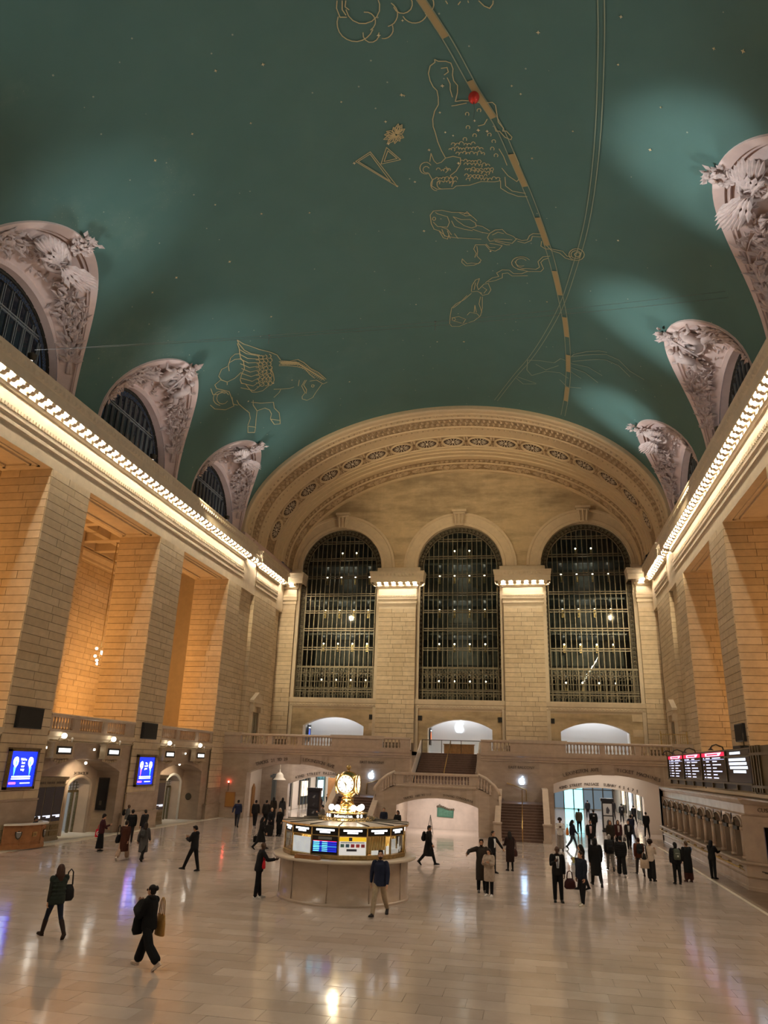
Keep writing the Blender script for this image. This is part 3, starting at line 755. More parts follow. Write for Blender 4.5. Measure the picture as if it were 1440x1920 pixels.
for uc in (-12.18, 0, 12.18):
    b2 = MB(); b2.sweep([(uc-4.5, YE), (uc+4.5, YE)], [(.0, 9.25), (.05, 9.35), (.22, 9.5), (.26, 9.78), (.34, 9.84), (.40, 10.2), (.40, 10.27), (-.6, 10.28)], -1)
    for k in range(28):
        x = uc-4.4+8.8*(k+.5)/28
        leaf(b2, Vector((x-.15, YE-.25, 9.6)), Vector((.8, -.05, .2)), Vector((0, -1, 0)), .34, .18, .05)
    b2.build('sill_moulding', LIMEB, we)
    ar = MB()                    # archivolt and keystone
    vs = []
    for i in range(41):
        t = pi*i/40
        for r, d in ((4.27, .0), (4.27, -.14), (4.55, -.16), (4.6, -.10), (5.35, -.10), (5.4, -.2), (5.62, -.2), (5.64, 0)): vs.append((uc+r*cos(t), YE+d, 23.25+r*sin(t)))
    ar.add(vs, [(i*8+j, i*8+j+1, (i+1)*8+j+1, (i+1)*8+j) for i in range(40) for j in range(7)])
    ar.build('archivolt', ARCHL, we)
    ks = MB(); ks.prism([(-.42, 0), (.42, 0), (.62, 1.45), (-.62, 1.45)], lambda u, v, d: (uc+u, YE-d, 27.5+v), 0, .42)
    ks.box(uc-.72, uc+.72, YE-.55, YE, 28.9, 29.15)
    for k in (-1, 0, 1): ks.tube([(uc+k*.3, YE-.46, 27.6), (uc+k*.36, YE-.50, 28.3), (uc+k*.42, YE-.52, 28.85)], .10, 6)
    ks.tube([(uc-.6, YE-.5, 28.75), (uc+.6, YE-.5, 28.75)], .13, 8)
    ks.build('keystone', ARCHL, we)
    if uc != 0 or True:          # dark loudspeaker squares in the apron
        for sg in (-1, 1):
            if (uc < 0 and sg < 0) or (uc > 0 and sg > 0): continue
            sp = MB(); sp.box(uc+sg*3.75-.21, uc+sg*3.75+.21, YE-.09, YE+.02, 8.35, 8.8)
            sp.box(uc+sg*3.75-.17, uc+sg*3.75+.17, YE-.10, YE, 8.39, 8.76, 1)
            sp.build('apron_grille', [BRONZD, SPK], we)

# windows of the east wall
TZ = [26.1, 24.3, 22.4, 20.55, 18.8, 17.0, 15.1, 13.3, 11.05]
for k, uc in enumerate((-12.18, 0, 12.18)):
    w = empty('window_%d' % (k+1), (0, 0, 0), kind='structure'); yg = YE+.45; hw = 3.62
    zt = lambda u: 23.25+sqrt(max(0, hw*hw-u*u))
    nb = 15; us = [-hw+2*hw*i/nb for i in range(nb+1)]
    for i, u in enumerate(us):
        m2 = MB(); zz = zt(u) if 0 < i < nb else 23.25
        m2.box(uc+u-.035, uc+u+.035, yg-.10, yg+.03, 10.3, zz); m2.build('mullion', IRON, w)
    for z in TZ:
        h2 = hw if z < 23.25 else sqrt(hw*hw-(z-23.25)**2)
        if z < 13.4: h2 = 4.2
        m2 = MB(); dz = .11 if z != 13.3 else .05
        for d in (-dz, dz): m2.box(uc-h2, uc+h2, yg-.14, yg+.03, z+d-.04, z+d+.04)
        m2.build('transom', IRON, w)
    zr = [10.3]+sorted(TZ)+[27.]
    for a, b_ in zip(us, us[1:]):
        for z0, z1 in zip(zr, zr[1:]):
            za, zb_ = min(z1-.1, zt(a) if abs(a) < hw-.01 else 23.25), min(z1-.1, zt(b_) if abs(b_) < hw-.01 else 23.25)
            if max(za, zb_) < z0+.3: continue
            m2 = MB(); za, zb_ = max(za, z0+.1), max(zb_, z0+.1)
            m2.quad((uc+a+.03, yg, z0+.1), (uc+b_-.03, yg, z0+.1), (uc+b_-.03, yg, zb_), (uc+a+.03, yg, za)); m2.build('pane', GLASS, w)
    fr = MB()                    # pierced iron border: edge bars and scrolls
    R2_, R1_ = 4.22, hw+.06
    for r in (R1_, R2_-.05):
        fr.tube([(uc-r, yg-.06, 10.3), (uc-r, yg-.06, 23.25)]+[(uc-r*cos(pi*i/24), yg-.06, 23.25+r*sin(pi*i/24)) for i in range(1, 24)]+[(uc+r, yg-.06, 23.25), (uc+r, yg-.06, 10.3)], .05, 4)
    rm = (R1_+R2_)/2; P = []
    z = 13.5
    while z < 23.2: P += [(-rm, z, 0), (rm, z, 0)]; z += .42
    for i in range(1, 31): P.append((rm*cos(pi*i/31), 23.25+rm*sin(pi*i/31), 1))
    for q, (u, z, _) in enumerate(P):
        sg = 1 if q % 2 else -1
        fr.tube([(uc+u+.17*cos(a)*(1-.05*j), yg-.06, z+.17*sin(a)*(1-.05*j)) for j, a in enumerate([2*pi*i*1.4/9*sg for i in range(9)])], .035, 4)
        fr.ball((uc+u, yg-.06, z), .07, 5, 4)
    for z, st in ((12.9, .33), (12.45, .33), (10.75, .33)):       # ornate lower panel
        u = -4.1
        while u < 4.1:
            fr.tube([(uc+u+.13*cos(a), yg-.08, z+.15*sin(a)) for a in [2*pi*j/7 for j in range(7)]], .03, 4, closed=True); u += st
    for z in (12.7, 11.9, 11.3): fr.box(uc-4.2, uc+4.2, yg-.1, yg, z-.03, z+.03)
    u = -4.1
    while u < 4.15: fr.box(uc+u-.02, uc+u+.02, yg-.1, yg-.06, 10.3, 13.2); u += .27
    fr.build('iron_border', IRON, w, kind='stuff')
    bk = MB()                    # back plate of the border, behind the scrolls
    for sg in (-1, 1): bk.box(uc+sg*R1_, uc+sg*4.25, yg+.02, yg+.05, 10.27, 23.25)
    for i in range(32):
        t, t2 = pi*i/32, pi*(i+1)/32
        bk.quad(*[(uc+r*cos(a), yg+.03, 23.25+r*sin(a)) for r, a in ((R1_, t), (R1_, t2), (4.26, t2), (4.26, t))])
    bk.build('border_plate', BRONZD, w)
    MB().quad((uc-R1_, yg+.02, 27.2), (uc+R1_, yg+.02, 27.2), (uc+R1_, yg+.02, 26.5), (uc-R1_, yg+.02, 26.5)) if False else None
# glazed walkways behind the east windows
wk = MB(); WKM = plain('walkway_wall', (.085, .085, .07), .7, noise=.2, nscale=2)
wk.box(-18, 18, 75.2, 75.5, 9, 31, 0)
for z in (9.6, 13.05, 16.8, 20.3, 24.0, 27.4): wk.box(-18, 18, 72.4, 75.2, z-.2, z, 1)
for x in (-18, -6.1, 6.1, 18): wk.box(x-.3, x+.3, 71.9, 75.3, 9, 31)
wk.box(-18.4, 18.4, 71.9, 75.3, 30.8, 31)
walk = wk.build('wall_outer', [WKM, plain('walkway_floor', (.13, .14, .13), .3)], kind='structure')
sc_me = MB(); sc_me.ball((0, 0, 0), .08, 8, 6, 0); sc_me.tube([(0, 0, -.75), (0, 0, -.12)], .05, 6, 1); sc_me.box(-.1, .1, 0, .15, -.8, .1, 1)
sc_m = sc_me.mesh('walkway_lamp', [glow('walkway_bulb', (1, .93, .72), 5), BRASSM])
for zz in (12.4, 16.1, 19.6, 23.2, 25.9):
    for uc in (-12.18, 0, 12.18):
        for j in range(4):
            if zz > 25 and j in (0, 3): continue
            inst('walkway_lamp', sc_m, walk, (uc-2.4+1.55*j+(.2 if uc > 0 else 0), 74.6, zz))
for zz in (15.6, 19.2, 22.8): 
    for uc in (-12.18, 0, 12.18): lamp('POINT', 'walkway_light', (uc, 74, zz), 14, (1, .93, .75), size=.3)

# ------------------------------------------------------------------ lettering helper
def text_mesh(body, size, extrude=.01):
    cu = bpy.data.curves.new('lettering', 'FONT'); cu.body = body; cu.size = size; cu.extrude = extrude; cu.align_x = 'CENTER'; cu.resolution_u = 2
    o = bpy.data.objects.new('lettering', cu); me = bpy.data.meshes.new_from_object(o); bpy.data.objects.remove(o); return me
def text(body, size, loc, rz, mat, parent, name='lettering', extrude=.01, rot=None):
    me = text_mesh(body, size, extrude); me.materials.clear(); me.materials.append(mat)
    return inst(name, me, parent, loc, rot or (pi/2, 0, rz))
def arc_text(body, size, uc, hw, zs, rise, off, y, mat, parent, u0, u1, name='lettering'):
    """letters set along a segmental arch of a wall that faces -Y, spread from u0 to u1"""
    R = (hw*hw+rise*rise)/(2*rise); zc = zs+rise-R; n = len(body)
    mb_v = []; ob = None; parts = []
    for i, ch in enumerate(body):
        if ch == ' ': continue
        u = u0+(u1-u0)*(i+.5)/n; a = math.asin(max(-1, min(1, (u-uc)/(R+off))))
        me = text_mesh(ch, size, .012); rot = Matrix.Translation((uc+(R+off)*sin(a), y, zc+(R+off)*cos(a))) @ Matrix.Rotation(a, 4, 'Y') @ Matrix.Rotation(pi/2, 4, 'X')
        me.transform(rot); parts.append(me)
    mb = MB()
    for me in parts: mb.add([v.co[:] for v in me.vertices], [list(p.vertices) for p in me.polygons]); bpy.data.meshes.remove(me)
    return mb.build(name, mat, parent)
def dashes(mb, u0, u1, z, h, rnd, T, d, mi=0, lo=.5, hi=1.4, gap=.35):
    """a line of writing too blurred to read: short bars"""
    u = u0
    while u < u1-h*.4:
        w = min(rnd.uniform(lo, hi)*h*1.5, u1-u)
        mb.prism([(u, z-h/2), (u+w, z-h/2), (u+w, z+h/2), (u, z+h/2)], T, d, d+.006, mi); u += w+h*gap
LITW = glow('lit_sign', (1, .97, .9), 2.5)
BLUE = glow('screen_blue', (.005, .024, 1), 1.5)
SCW = glow('screen_white', (.85, .95, 1), 2.6)
SCC2 = glow('cabinet_strip', (.8, .82, 1), .9)
SCP = glow('screen_pink', (1, .12, .55), 2.2)
SCC = glow('screen_cyan', (.15, .75, .9), 1.6)
RED = glow('screen_red', (.9, .02, .05), 1.6)
FACEP = plain('wall_marble_warm', (.50, .40, .32), .3, noise=.12, nscale=1.3)

# ------------------------------------------------------------------ north (left) lower wall
wl = WALLS[-1]
TL = lambda y, z, d: (-(18.1+d), y, z)
OPL = [(39.5, 3.82, 0, 3.42, .68, 's'), (51.95, 3.3, 0, 3.40, .52, 's')]
NB = 1.5
for (y0, y1), op in zip(((35.5, 44.3), (47.8, 56.45)), OPL):
    mb = MB(); seg_arch(mb, y0, y1, 0, 5.2, [op], TL, NB, 0, 0, nseg=20)
    mb.build('lower_wall', MARB, wl)
# niche backs with their smaller gate arches
TN = lambda y, z, d: (-(19.55+d), y, z)
for (y0, y1), op in zip(((35.4, 43.6), (48.4, 55.5)), ((41.55, 1.12, 0, 2.66, .36, 's'), (53.62, 1.15, 0, 2.66, .40, 's'))):
    mb = MB(); seg_arch(mb, y0, y1, 0, 4.3, [op], TN, 1.2, 0, 0); mb.build('niche_wall', FACEP, wl)
    mb = MB(); us_ = [op[0]-op[1]+2*op[1]*i/14 for i in range(15)]; mb.tube([(-19.53, op[0]-op[1]-.1, 0), (-19.53, op[0]-op[1]-.1, op[3])]+[(-19.53, u, arch_top(op, u)+.1) for u in us_]+[(-19.53, op[0]+op[1]+.1, op[3]), (-19.53, op[0]+op[1]+.1, 0)], .11, 6); mb.build('arch_trim', WHITEP if y0 > 45 else FACEP, wl)
    mb = MB()
    mb.prism([(y0, 4.2), (y1, 4.2), (y1, 4.4), (y0, 4.4)], TL, .1, NB+.2)
    mb.box(-26, -20.78, op[0]-1.9, op[0]-1.6, 0, 4); mb.box(-26, -20.78, op[0]+1.6, op[0]+1.9, 0, 4); mb.box(-26.2, -26, y0, y1, 0, 4); mb.box(-26, -20.78, y0, y1, 3.6, 3.8); mb.box(-26, -18.05, y0, y1, -.1, -.002)
    mb.build('gate_passage', WHITEP, wl)
    gr = MB()
    gr.box(-20.32, -20.24, op[0]-1.25, op[0]+1.25, 2.2, 2.34)
    for k in range(9): y = op[0]-1.2+2.4*k/8; gr.box(-20.3, -20.26, y-.02, y+.02, 2.3, 2.95 if abs(y-op[0]) > .6 else 3.0)
    for k in range(3): gr.box(-20.3, -20.26, op[0]-1.2, op[0]+1.2, 2.42+.17*k, 2.45+.17*k)
    gr.box(-20.34, -20.2, op[0]+1.08, op[0]+1.25, 0, 2.3); gr.box(-20.34, -20.2, op[0]-1.25, op[0]-1.08, 0, 2.3); gr.box(-20.34, -20.2, op[0]+.55, op[0]+.66, 0, 2.3)
    gr.box(-20.30, -20.26, op[0]-1.1, op[0]-.1, .05, 2.2, 1)
    gr.build('gate_grille', [BRONZE, BLACK], wl)
    lamp('POINT', 'gate_light', (-22.5, op[0], 3.0), 25, COOL, size=.3)
text('34 TRACK 34', .25, (-19.53, 41.55, 3.2), pi/2, LETTER, wl)
md = MB(); md.lathe([(0, 0), (.22, 0), (.25, .03), (.20, .05), (0, .06)], n=16)
o = md.build('medallion', BRONZD, wl, loc=(-18.9, 55.16, 1.6)); o.rotation_euler = (pi/2, 0, 0)
for (yy, ps) in ((40.2, 330), (52.2, 220), (53.6, 60)):
    lamp('SPOT', 'niche_spot', (-18.45, yy, 3.85), ps, WARM, target=(-19.5, yy+.4, 2.9), size=.06, cone=110)
    b2 = MB(); b2.ball((-18.5, yy, 3.88), .08, 8, 6); b2.build('niche_lamp', GLOBE, wl)
# departure cabinet and black notice panel of each gate
CABM = plain('cabinet_bronze', (.27, .225, .15), .45, .3, noise=.15)
def gate_cabinet(y0, y1, label, ncol):
    c = empty('gate_cabinet', (-18.75, (y0+y1)/2, 0), label=label, cat='cabinet', group='bronze gate cabinets')
    w = (y1-y0)/2; b1 = MB(); b1.box(-.35, .22, -w, w, 0, .12); b1.box(-.3, .2, -w+.04, w-.04, .12, 3.0); b1.box(-.36, .27, -w-.06, w+.06, 3.0, 3.07); b1.box(-.33, .24, -w-.02, w+.02, 2.72, 2.78); b1.box(-.36, .30, -w-.08, w+.08, 3.07, 3.16)
    b1.build('cabinet_body', CABM, c)
    for k in range(ncol):
        a = -w+.10+(2*w-.2)*k/ncol; b_ = -w+.10+(2*w-.2)*(k+1)/ncol
        p = MB(); p.box(.19, .215, a+.03, b_-.03, .95, 2.66); p.box(.195, .225, a+.10, b_-.10, 1.22, 1.27, 1); p.box(.195, .225, (a+b_)/2, b_-.10, 1.14, 1.24, 1)
        p.build('dark_screen', [plain('cabinet_screen', (.055, .052, .07), .2), SCC2], c)
        t = MB(); dashes(t, a+.06, b_-.06, 2.87, .10, random.Random(k), lambda u, v, d: (.2+d, u, v), 0); t.build('lettering', LETTER, c)
        q = MB()
        for zz in (.25, .55): q.box(.19, .23, a+.05, b_-.05, zz, zz+.24)
        q.build('lower_panel', BRONZE, c)
gate_cabinet(36.0, 38.7, 'bronze cabinet with three dark departure screens beside the wooden security desk', 3)
gate_cabinet(49.1, 50.6, 'narrow bronze cabinet with one dark screen at the farther track gate', 1)
np_ = MB(); np_.box(-19.30, -18.63, 43.18, 43.26, 1.22, 3.05); np_.box(-19.25, -18.68, 43.16, 43.2, 1.3, 2.98, 1); np_.box(-19.05, -18.9, 43.15, 43.17, 1.5, 1.75, 2)
np_.build('notice_case', [BLACK, plain('notice_face', (.02, .018, .018), .25), BRONZD], None, label='tall black notice panel on the marble side wall of the track gate', cat='panel')
# plinths, bands, frames on the piers
tr = MB()
for y0, y1 in ((32, 35.55), (44.26, 47.85), (56.4, 59.2)):
    if y0 > 40: tr.box(-18.2, -17.86, y0-.3, y1+.45, 0, .98); tr.box(-18.2, -17.80, y0-.36, y1+.5, .98, 1.07) if y0 > 40 else None; tr.box(-18.2, -17.82, y0-.34, y1+.48, 0, .12) if y0 > 40 else None
    tr.box(-18.1, -17.92, y0-.02, y1+.02, 2.12, 2.21); tr.box(-18.05, -17.94, y0+.02, y1-.02, 1.1, 2.1)
tr.build('pier_plinth', MARB, wl)
led = MB()
for y0, y1 in ((35.5, 44.3), (47.8, 56.45), (22.9, 32)):
    led.sweep([(-18.1, y0), (-18.1, y1)], [(0, 4.95), (.04, 5.0), (.06, 5.12), (.16, 5.22), (.2, 5.36), (.2, 5.44), (-.3, 5.44)], -1)
led.build('balcony_ledge', LIMEB, wl)

# ------------------------------------------------------------------ balustrades
bal_prof = [(.075, 0), (.075, .05), (.045, .07), (.05, .10), (.085, .2), (.088, .26), (.06, .38), (.042, .47), (.06, .5), (.045, .52), (.07, .56), (.07, .6)]
BALM = MB().lathe(bal_prof, n=8).mesh('baluster', MARBD)
def balustrade(label, p, q, z0, panels, group=None, post_h=0, dens=.24, name='balustrade'):
    """panels: fractions along p-q that carry balusters; the rest is solid pedestal"""
    p, q = Vector((*p, 0)), Vector((*q, 0)); L = (q-p).length; t = (q-p)/L; ang = atan2(t.y, t.x)
    root = empty(name, (p.x, p.y, z0), ang, label=label, cat='balustrade', group=group)
    b = MB(); b.box(0, L, -.14, .14, 0, .12); b.build('base_rail', MARBD, root)
    b = MB(); b.sweep([(0, 0), (L, 0)], [(-.17, .74), (-.2, .78), (-.2, .86), (-.17, .92), (.17, .92), (.2, .86), (.2, .78), (.17, .74), (-.17, .74)]); b.build('top_rail', MARBD, root)
    cur = 0
    for a, c in panels+[(1, 1)]:
        if a*L-cur > .02:
            b = MB(); b.box(cur, a*L, -.15, .15, .1, .76); 
            if a*L-cur > .5: b.box(cur+.12, a*L-.12, -.17, .17, .2, .66)
            if a*L-cur > 1 and post_h: b.box(cur-.1, a*L+.1, -.22, .22, .74, .98)
            b.build('pedestal', MARBD, root)
        n = int((c-a)*L/dens)
        for i in range(n): inst('baluster', BALM, root, (a*L+(c-a)*L*(i+.5)/n, 0, .12), scale=(1, 1, 1.03))
        cur = c*L
    return root
fr = lambda y0, y1, ps: [((a-y0)/(y1-y0), (b-y0)/(y1-y0)) for a, b in ps]
GB = 'marble balustrades between the left piers'
balustrade('marble balustrade above the track gate beside the security desk, between the two nearer left piers', (-18.15, 35.55), (-18.15, 44.26), 5.44, fr(35.55, 44.26, [(35.75, 37.6), (38.3, 40.5), (41.1, 43.1)]), GB)
balustrade('marble balustrade above the farther track gate, next to the left end pier', (-18.15, 47.85), (-18.15, 56.4), 5.44, fr(47.85, 56.4, [(48.0, 50.1), (50.7, 53.2), (53.8, 55.9)]), GB)

# loudspeakers on the piers
for x, s, y0, y1, z0, z1, lb in ((-18, 1, 32.7, 34.62, 5.47, 6.47, 'square black loudspeaker on the nearest left pier, above the blue advertising screen'),
                          (-18, 1, 45.0, 46.88, 5.41, 6.41, 'square black loudspeaker on the second left pier, above the smaller blue screen'),
                          (18, -1, 44.6, 46.25, 6.2, 7.15, 'square black loudspeaker on the right pier above the departure board')):
    r = empty('loudspeaker', (x+s*.10, (y0+y1)/2, z0), label=lb, cat='loudspeaker', group='black loudspeakers on the piers')
    w, h = (y1-y0)/2, z1-z0
    b = MB(); b.box(-.06*s, .1*s, -w, w, 0, h); b.build('speaker_case', BLACK, r)
    b = MB(); b.box(s*.08, s*.12, -w+.05, w-.05, .05, h-.05); b.build('speaker_cloth', SPK, r)


# ------------------------------------------------------------------ advertising screens
def ad_screen(y0, y1, z0, z1, label, words, left_face, right_face):
    r = empty('advertising_screen', (-17.90, (y0+y1)/2, z0), label=label, cat='screen', group='blue advertising screens on the piers')
    w, h = (y1-y0)/2, z1-z0; T = lambda u, v, d: (.06+d, u*w, v*h)
    b = MB()
    for a0, a1, c0, c1 in ((-w-.12, -w, -.12, h+.12), (w, w+.12, -.12, h+.12), (-w-.12, w+.12, -.12, 0), (-w-.12, w+.12, h, h+.12)): b.box(-.04, .12, a0, a1, c0, c1)
    b.box(-.04, .16, -w-.16, w+.16, h+.1, h+.17); b.build('screen_frame', BRONZE, r)
    b = MB(); b.box(-.02, .06, -w, w, 0, h); b.build('screen_panel', BLUE, r)
    def head(c, flip, mats, nm):
        b = MB(); P = [(0, .24), (.12, .22), (.19, .12), (.2, 0), (.17, -.12), (.08, -.22), (.02, -.36), (-.05, -.3), (-.06, -.18), (-.16, -.1), (-.2, .04), (-.14, .18)]
        b.prism([(c+flip*u, .70+v*.62) for u, v in P], T, .002, .01)
        b.prism([(c+flip*u, v) for u, v in ((-.1, .55), (.06, .58), (.02, .40), (-.02, .30))], T, .006, .014, 1)
        b.prism([(c+flip*u, v) for u, v in ((-.02, .74), (.10, .72), (.08, .62), (-.02, .60))], T, .006, .014, 1)
        b.build(nm, mats, r)
    head(-.58, 1, [SCW, left_face], 'printed_head'); head(.58, -1, [SCW, right_face], 'printed_head')
    for i, wd_ in enumerate(words): text(wd_, .15*h/1.62*1.15, (.068, 0, h*(.74-.095*i)), pi/2, SCW, r, extrude=.004)
    b = MB(); rn = random.Random(2)
    dashes(b, -.72, .72, .285, .035, rn, T, .002, 0, .8, 2.2, .3); dashes(b, -.72, .72, .225, .035, rn, T, .002, 0, .8, 2.2, .3); dashes(b, .0, .76, .10, .026, rn, T, .002, 0, .8, 2, .3)
    b.build('small_print', SCW, r, kind='stuff')
    b = MB(); b.prism([(-.84, .07), (-.36, .07), (-.32, .10), (-.36, .13), (-.84, .13), (-.88, .10)], T, .002, .008); b.build('pink_tag', SCP, r)
ad_screen(32.78, 34.72, 2.78, 4.39, 'bright blue advertising screen on the nearest left pier, above the wooden security desk', ["We've", 'lost', 'our', 'way'], SCC, SCC)
ad_screen(45.02, 47.06, 2.66, 4.29, 'smaller looking blue advertising screen on the second left pier, above the standing people', ['The', 'world', 'gone'], SCP, SCC)

# ------------------------------------------------------------------ lit gate signs hanging before the wall
SIGNC = plain('sign_bronze_pale', (.50, .41, .29), .45, .3, noise=.15)
def gate_sign(y, label):
    r = empty('gate_sign', (-17.7, y, 4.12), label=label, cat='sign', group='lit gate signs under the left balcony')
    b = MB(); b.box(-.2, .17, -.88, .88, .05, .74); b.box(-.22, .20, -.94, .94, .74, .80); b.box(-.22, .20, -.92, .92, 0, .06)
    for k in range(-3, 4): b.ball((.0, k*.22, -.05-.10*(1-abs(k)/3)), .10, 6, 4)
    b.tube([(-.4, -.6, .9), (.1, -.6, .9)], .03, 5); b.tube([(-.4, .6, .9), (.1, .6, .9)], .03, 5)
    b.tube([(0, -.5, .8), (0, -.3, .98), (0, 0, 1.03), (0, .3, .98), (0, .5, .8)], .035, 5); b.build('sign_case', SIGNC, r)
    b = MB(); b.box(.165, .20, -.66, .66, .2, .6, 0); b.build('sign_recess', BLACK, r)
    b = MB(); dashes(b, -.52, .52, .4, .2, random.Random(int(y)), lambda u, v, d: (.2+d, u, v), .004, 0, .6, 1.0, .12); b.build('lit_lettering', LITW, r)
    b = MB(); b.ball((.08, -.05, 1.12), .14, 10, 7); b.build('globe', GLOBE, r)
    b = MB(); b.lathe([(.03, 0), (.09, .05), (.02, .12)], (.05, .75, .95), 8); b.tube([(.05, .75, .8), (.05, .75, 1.)], .03, 5); b.build('spot_head', WHITEP, r)
for y, lb in ((36.45, 'lit hanging gate sign nearest the big blue screen'), (41.35, 'lit hanging gate sign left of the smaller blue screen'), (48.55, 'lit hanging gate sign right of the smaller blue screen'), (53.5, 'lit hanging gate sign farthest along the left wall, by the end pier')): gate_sign(y, lb)
for y in (35.6, 40.1, 47.9, 52.0):
    b = MB(); b.box(-.06, .02, -.1, .1, -.07, .07); b.box(.02, .04, -.08, .08, -.05, .05, 1)
    b.build('emergency_light', [WHITEP, GLOBE], None, loc=(-18.06, y, 4.62), label={35.6: 'tiny white wall light left of the nearest gate sign', 40.1: 'tiny white wall light beside the second gate sign', 47.9: 'tiny white wall light left of the third gate sign', 52.0: 'tiny white wall light left of the farthest gate sign'}[y], cat='light', group='small white wall lights')
b = MB(); b.tube([(-17.9, 35.6, 5.0), (-17.9, 44.2, 5.0)], .025, 5); b.tube([(-17.9, 47.9, 5.0), (-17.9, 56.3, 5.0)], .025, 5)
for y in (38.5, 43, 50.5, 55): b.tube([(-18.1, y, 5.0), (-17.9, y, 5.0)], .02, 4)
b.build('conduit', BRONZE, wl)

# ------------------------------------------------------------------ security desk
dk = empty('security_desk', (-17.6, 34.6, 0), label='curved wooden security desk with a white top and two shield badges', cat='desk')
outl = [(-17.80, 33.15), (-17.62, 33.38), (-17.3, 33.75), (-17.10, 34.3), (-17.02, 34.9), (-17.12, 35.35), (-17.4, 35.62), (-17.72, 35.7)]
P = [(x+17.6, y-34.6) for x, y in outl]
def band(mb, off, z0, z1, thick=.05, mi=0):
    n = len(P); C = [Vector((p[0]+.55, p[1]-.05)) for p in P]
    q = [(p[0]*(1)+off*(1 if True else 0)*cos(a), p[1]+off*sin(a)) for p, a in zip(P, [-1.2, -.95, -.6, -.3, -.05, .5, 1.0, 1.5])]
    r_ = [(p[0]+(off-thick)*cos(a), p[1]+(off-thick)*sin(a)) for p, a in zip(P, [-1.2, -.95, -.6, -.3, -.05, .5, 1.0, 1.5])]
    vs = [(x, y, z) for z in (z0, z1) for x, y in q]+[(x, y, z) for z in (z0, z1) for x, y in r_]
    f = []
    for i in range(n-1): f += [(i, i+1, n+i+1, n+i), (2*n+i, 3*n+i, 3*n+i+1, 2*n+i+1), (n+i, n+i+1, 3*n+i+1, 3*n+i), (i, 2*n+i, 2*n+i+1, i+1)]
    f += [(0, n, 3*n, 2*n), (n-1, 3*n-1, 4*n-1, 2*n-1)]
    mb.add(vs, f, mi)
b = MB(); band(b, 0, .1, 1.08); b.build('front_panel', WOODR, dk)
b = MB(); band(b, .04, .04, .22, .1); band(b, .02, .30, .34, .07); band(b, .02, .92, .97, .07); b.build('wood_moulding', WOODR, dk)
for i in range(len(P)-1):
    a, c = Vector((*P[i], 0)), Vector((*P[i+1], 0)); t = (c-a).normalized(); nn = Vector((t.y, -t.x, 0))
    if i in (0, 2, 4, 6): b = MB(); b.tube([a+nn*.0+Vector((0, 0, .1)), a+Vector((0, 0, 1.08))], .022, 4); b.build('stile', WOODR, dk)
b = MB(); band(b, .12, 1.08, 1.16, .24); b.build('desk_top', plain('pale_marble_top', (.8, .76, .7), .2), dk)
def on_front(i, f, z):
    a, c = Vector((*P[i], z)), Vector((*P[i+1], z)); t = (c-a).normalized(); return a.lerp(c, f)+Vector((t.y, -t.x, 0))*.015, atan2(-t.x, t.y)
SH = [(0, -.2), (.10, -.12), (.15, .02), (.15, .16), (.07, .13), (0, .19), (-.07, .13), (-.15, .16), (-.15, .02), (-.10, -.12)]
for i, f in ((1, .8), (4, .7)):
    p, a = on_front(i, f, .66)
    b = MB(); b.prism(SH, lambda u, v, d: (d, u, v), -.02, .03); b.prism([(u*.7, v*.7) for u, v in SH], lambda u, v, d: (d, u, v), .03, .04, 1); b.prism([(-.1, .11), (.1, .11), (.1, .14), (-.1, .14)], lambda u, v, d: (d, u, v), .03, .045, 2)
    o = b.build('shield_badge', [BRONZD, GREYP, WHITEP], dk, loc=p); o.rotation_euler = (0, 0, a)
p, a = on_front(3, .3, .66); b = MB(); b.box(-.02, .02, -.14, .14, -.1, .1); dashes(b, -.1, .1, .03, .03, random.Random(1), lambda u, v, d: (.02+d, u, v), 0, 1); dashes(b, -.1, .1, -.03, .03, random.Random(4), lambda u, v, d: (.02+d, u, v), 0, 1)
o = b.build('name_plate', [BRASSM, LETTER], dk, loc=p); o.rotation_euler = (0, 0, a)

# ------------------------------------------------------------------ east balcony
YB = 58.8
TB = lambda u, z, d: (u, YB+d, z)
OPB = [(s*11.9, 3.92, 0, 3.4, .76, 's') for s in (-1, 1)]
eb = MB()
seg_arch(eb, -18.05, -2.75, 0, 5.4, [OPB[0]], TB, .9, 0, 0); seg_arch(eb, 2.75, 18.05, 0, 5.4, [OPB[1]], TB, .9, 0, 0)
eb.box(-18, -2.6, YB+.02, YE+2.6, 5.1, 5.38); eb.box(2.4, 18, YB+.02, YE+2.6, 5.1, 5.38); eb.box(-2.6, 2.4, 63.7, YE+2.6, 5.1, 5.38)
eb.box(-2.75, -2.6, YB, 63.8, 2.9, 5.38); eb.box(2.4, 2.75, YB, 63.8, 2.9, 5.38)
balc = eb.build('wall_balcony', [MARB], kind='structure')
cl = Clad()
for s in (-1, 1):
    skip = lambda a, b_, c, d, s=s: (min(abs(a-s*11.9), abs(b_-s*11.9)) < 4.0 or (a-s*11.9)*(b_-s*11.9) < 0) and c < 4.25
    cl.face('y', YB-.005, min(s*2.75, s*18), max(s*2.75, s*18), 0, 4.85, w=2.0, h=.8, t=.05, joint=.012, skip=skip)
cl.emit(balc, MB().box(-.5, .5, -.5, .5, -.5, .5).mesh('marble_slab', MARB), MARB, 120, 'marble_slab')
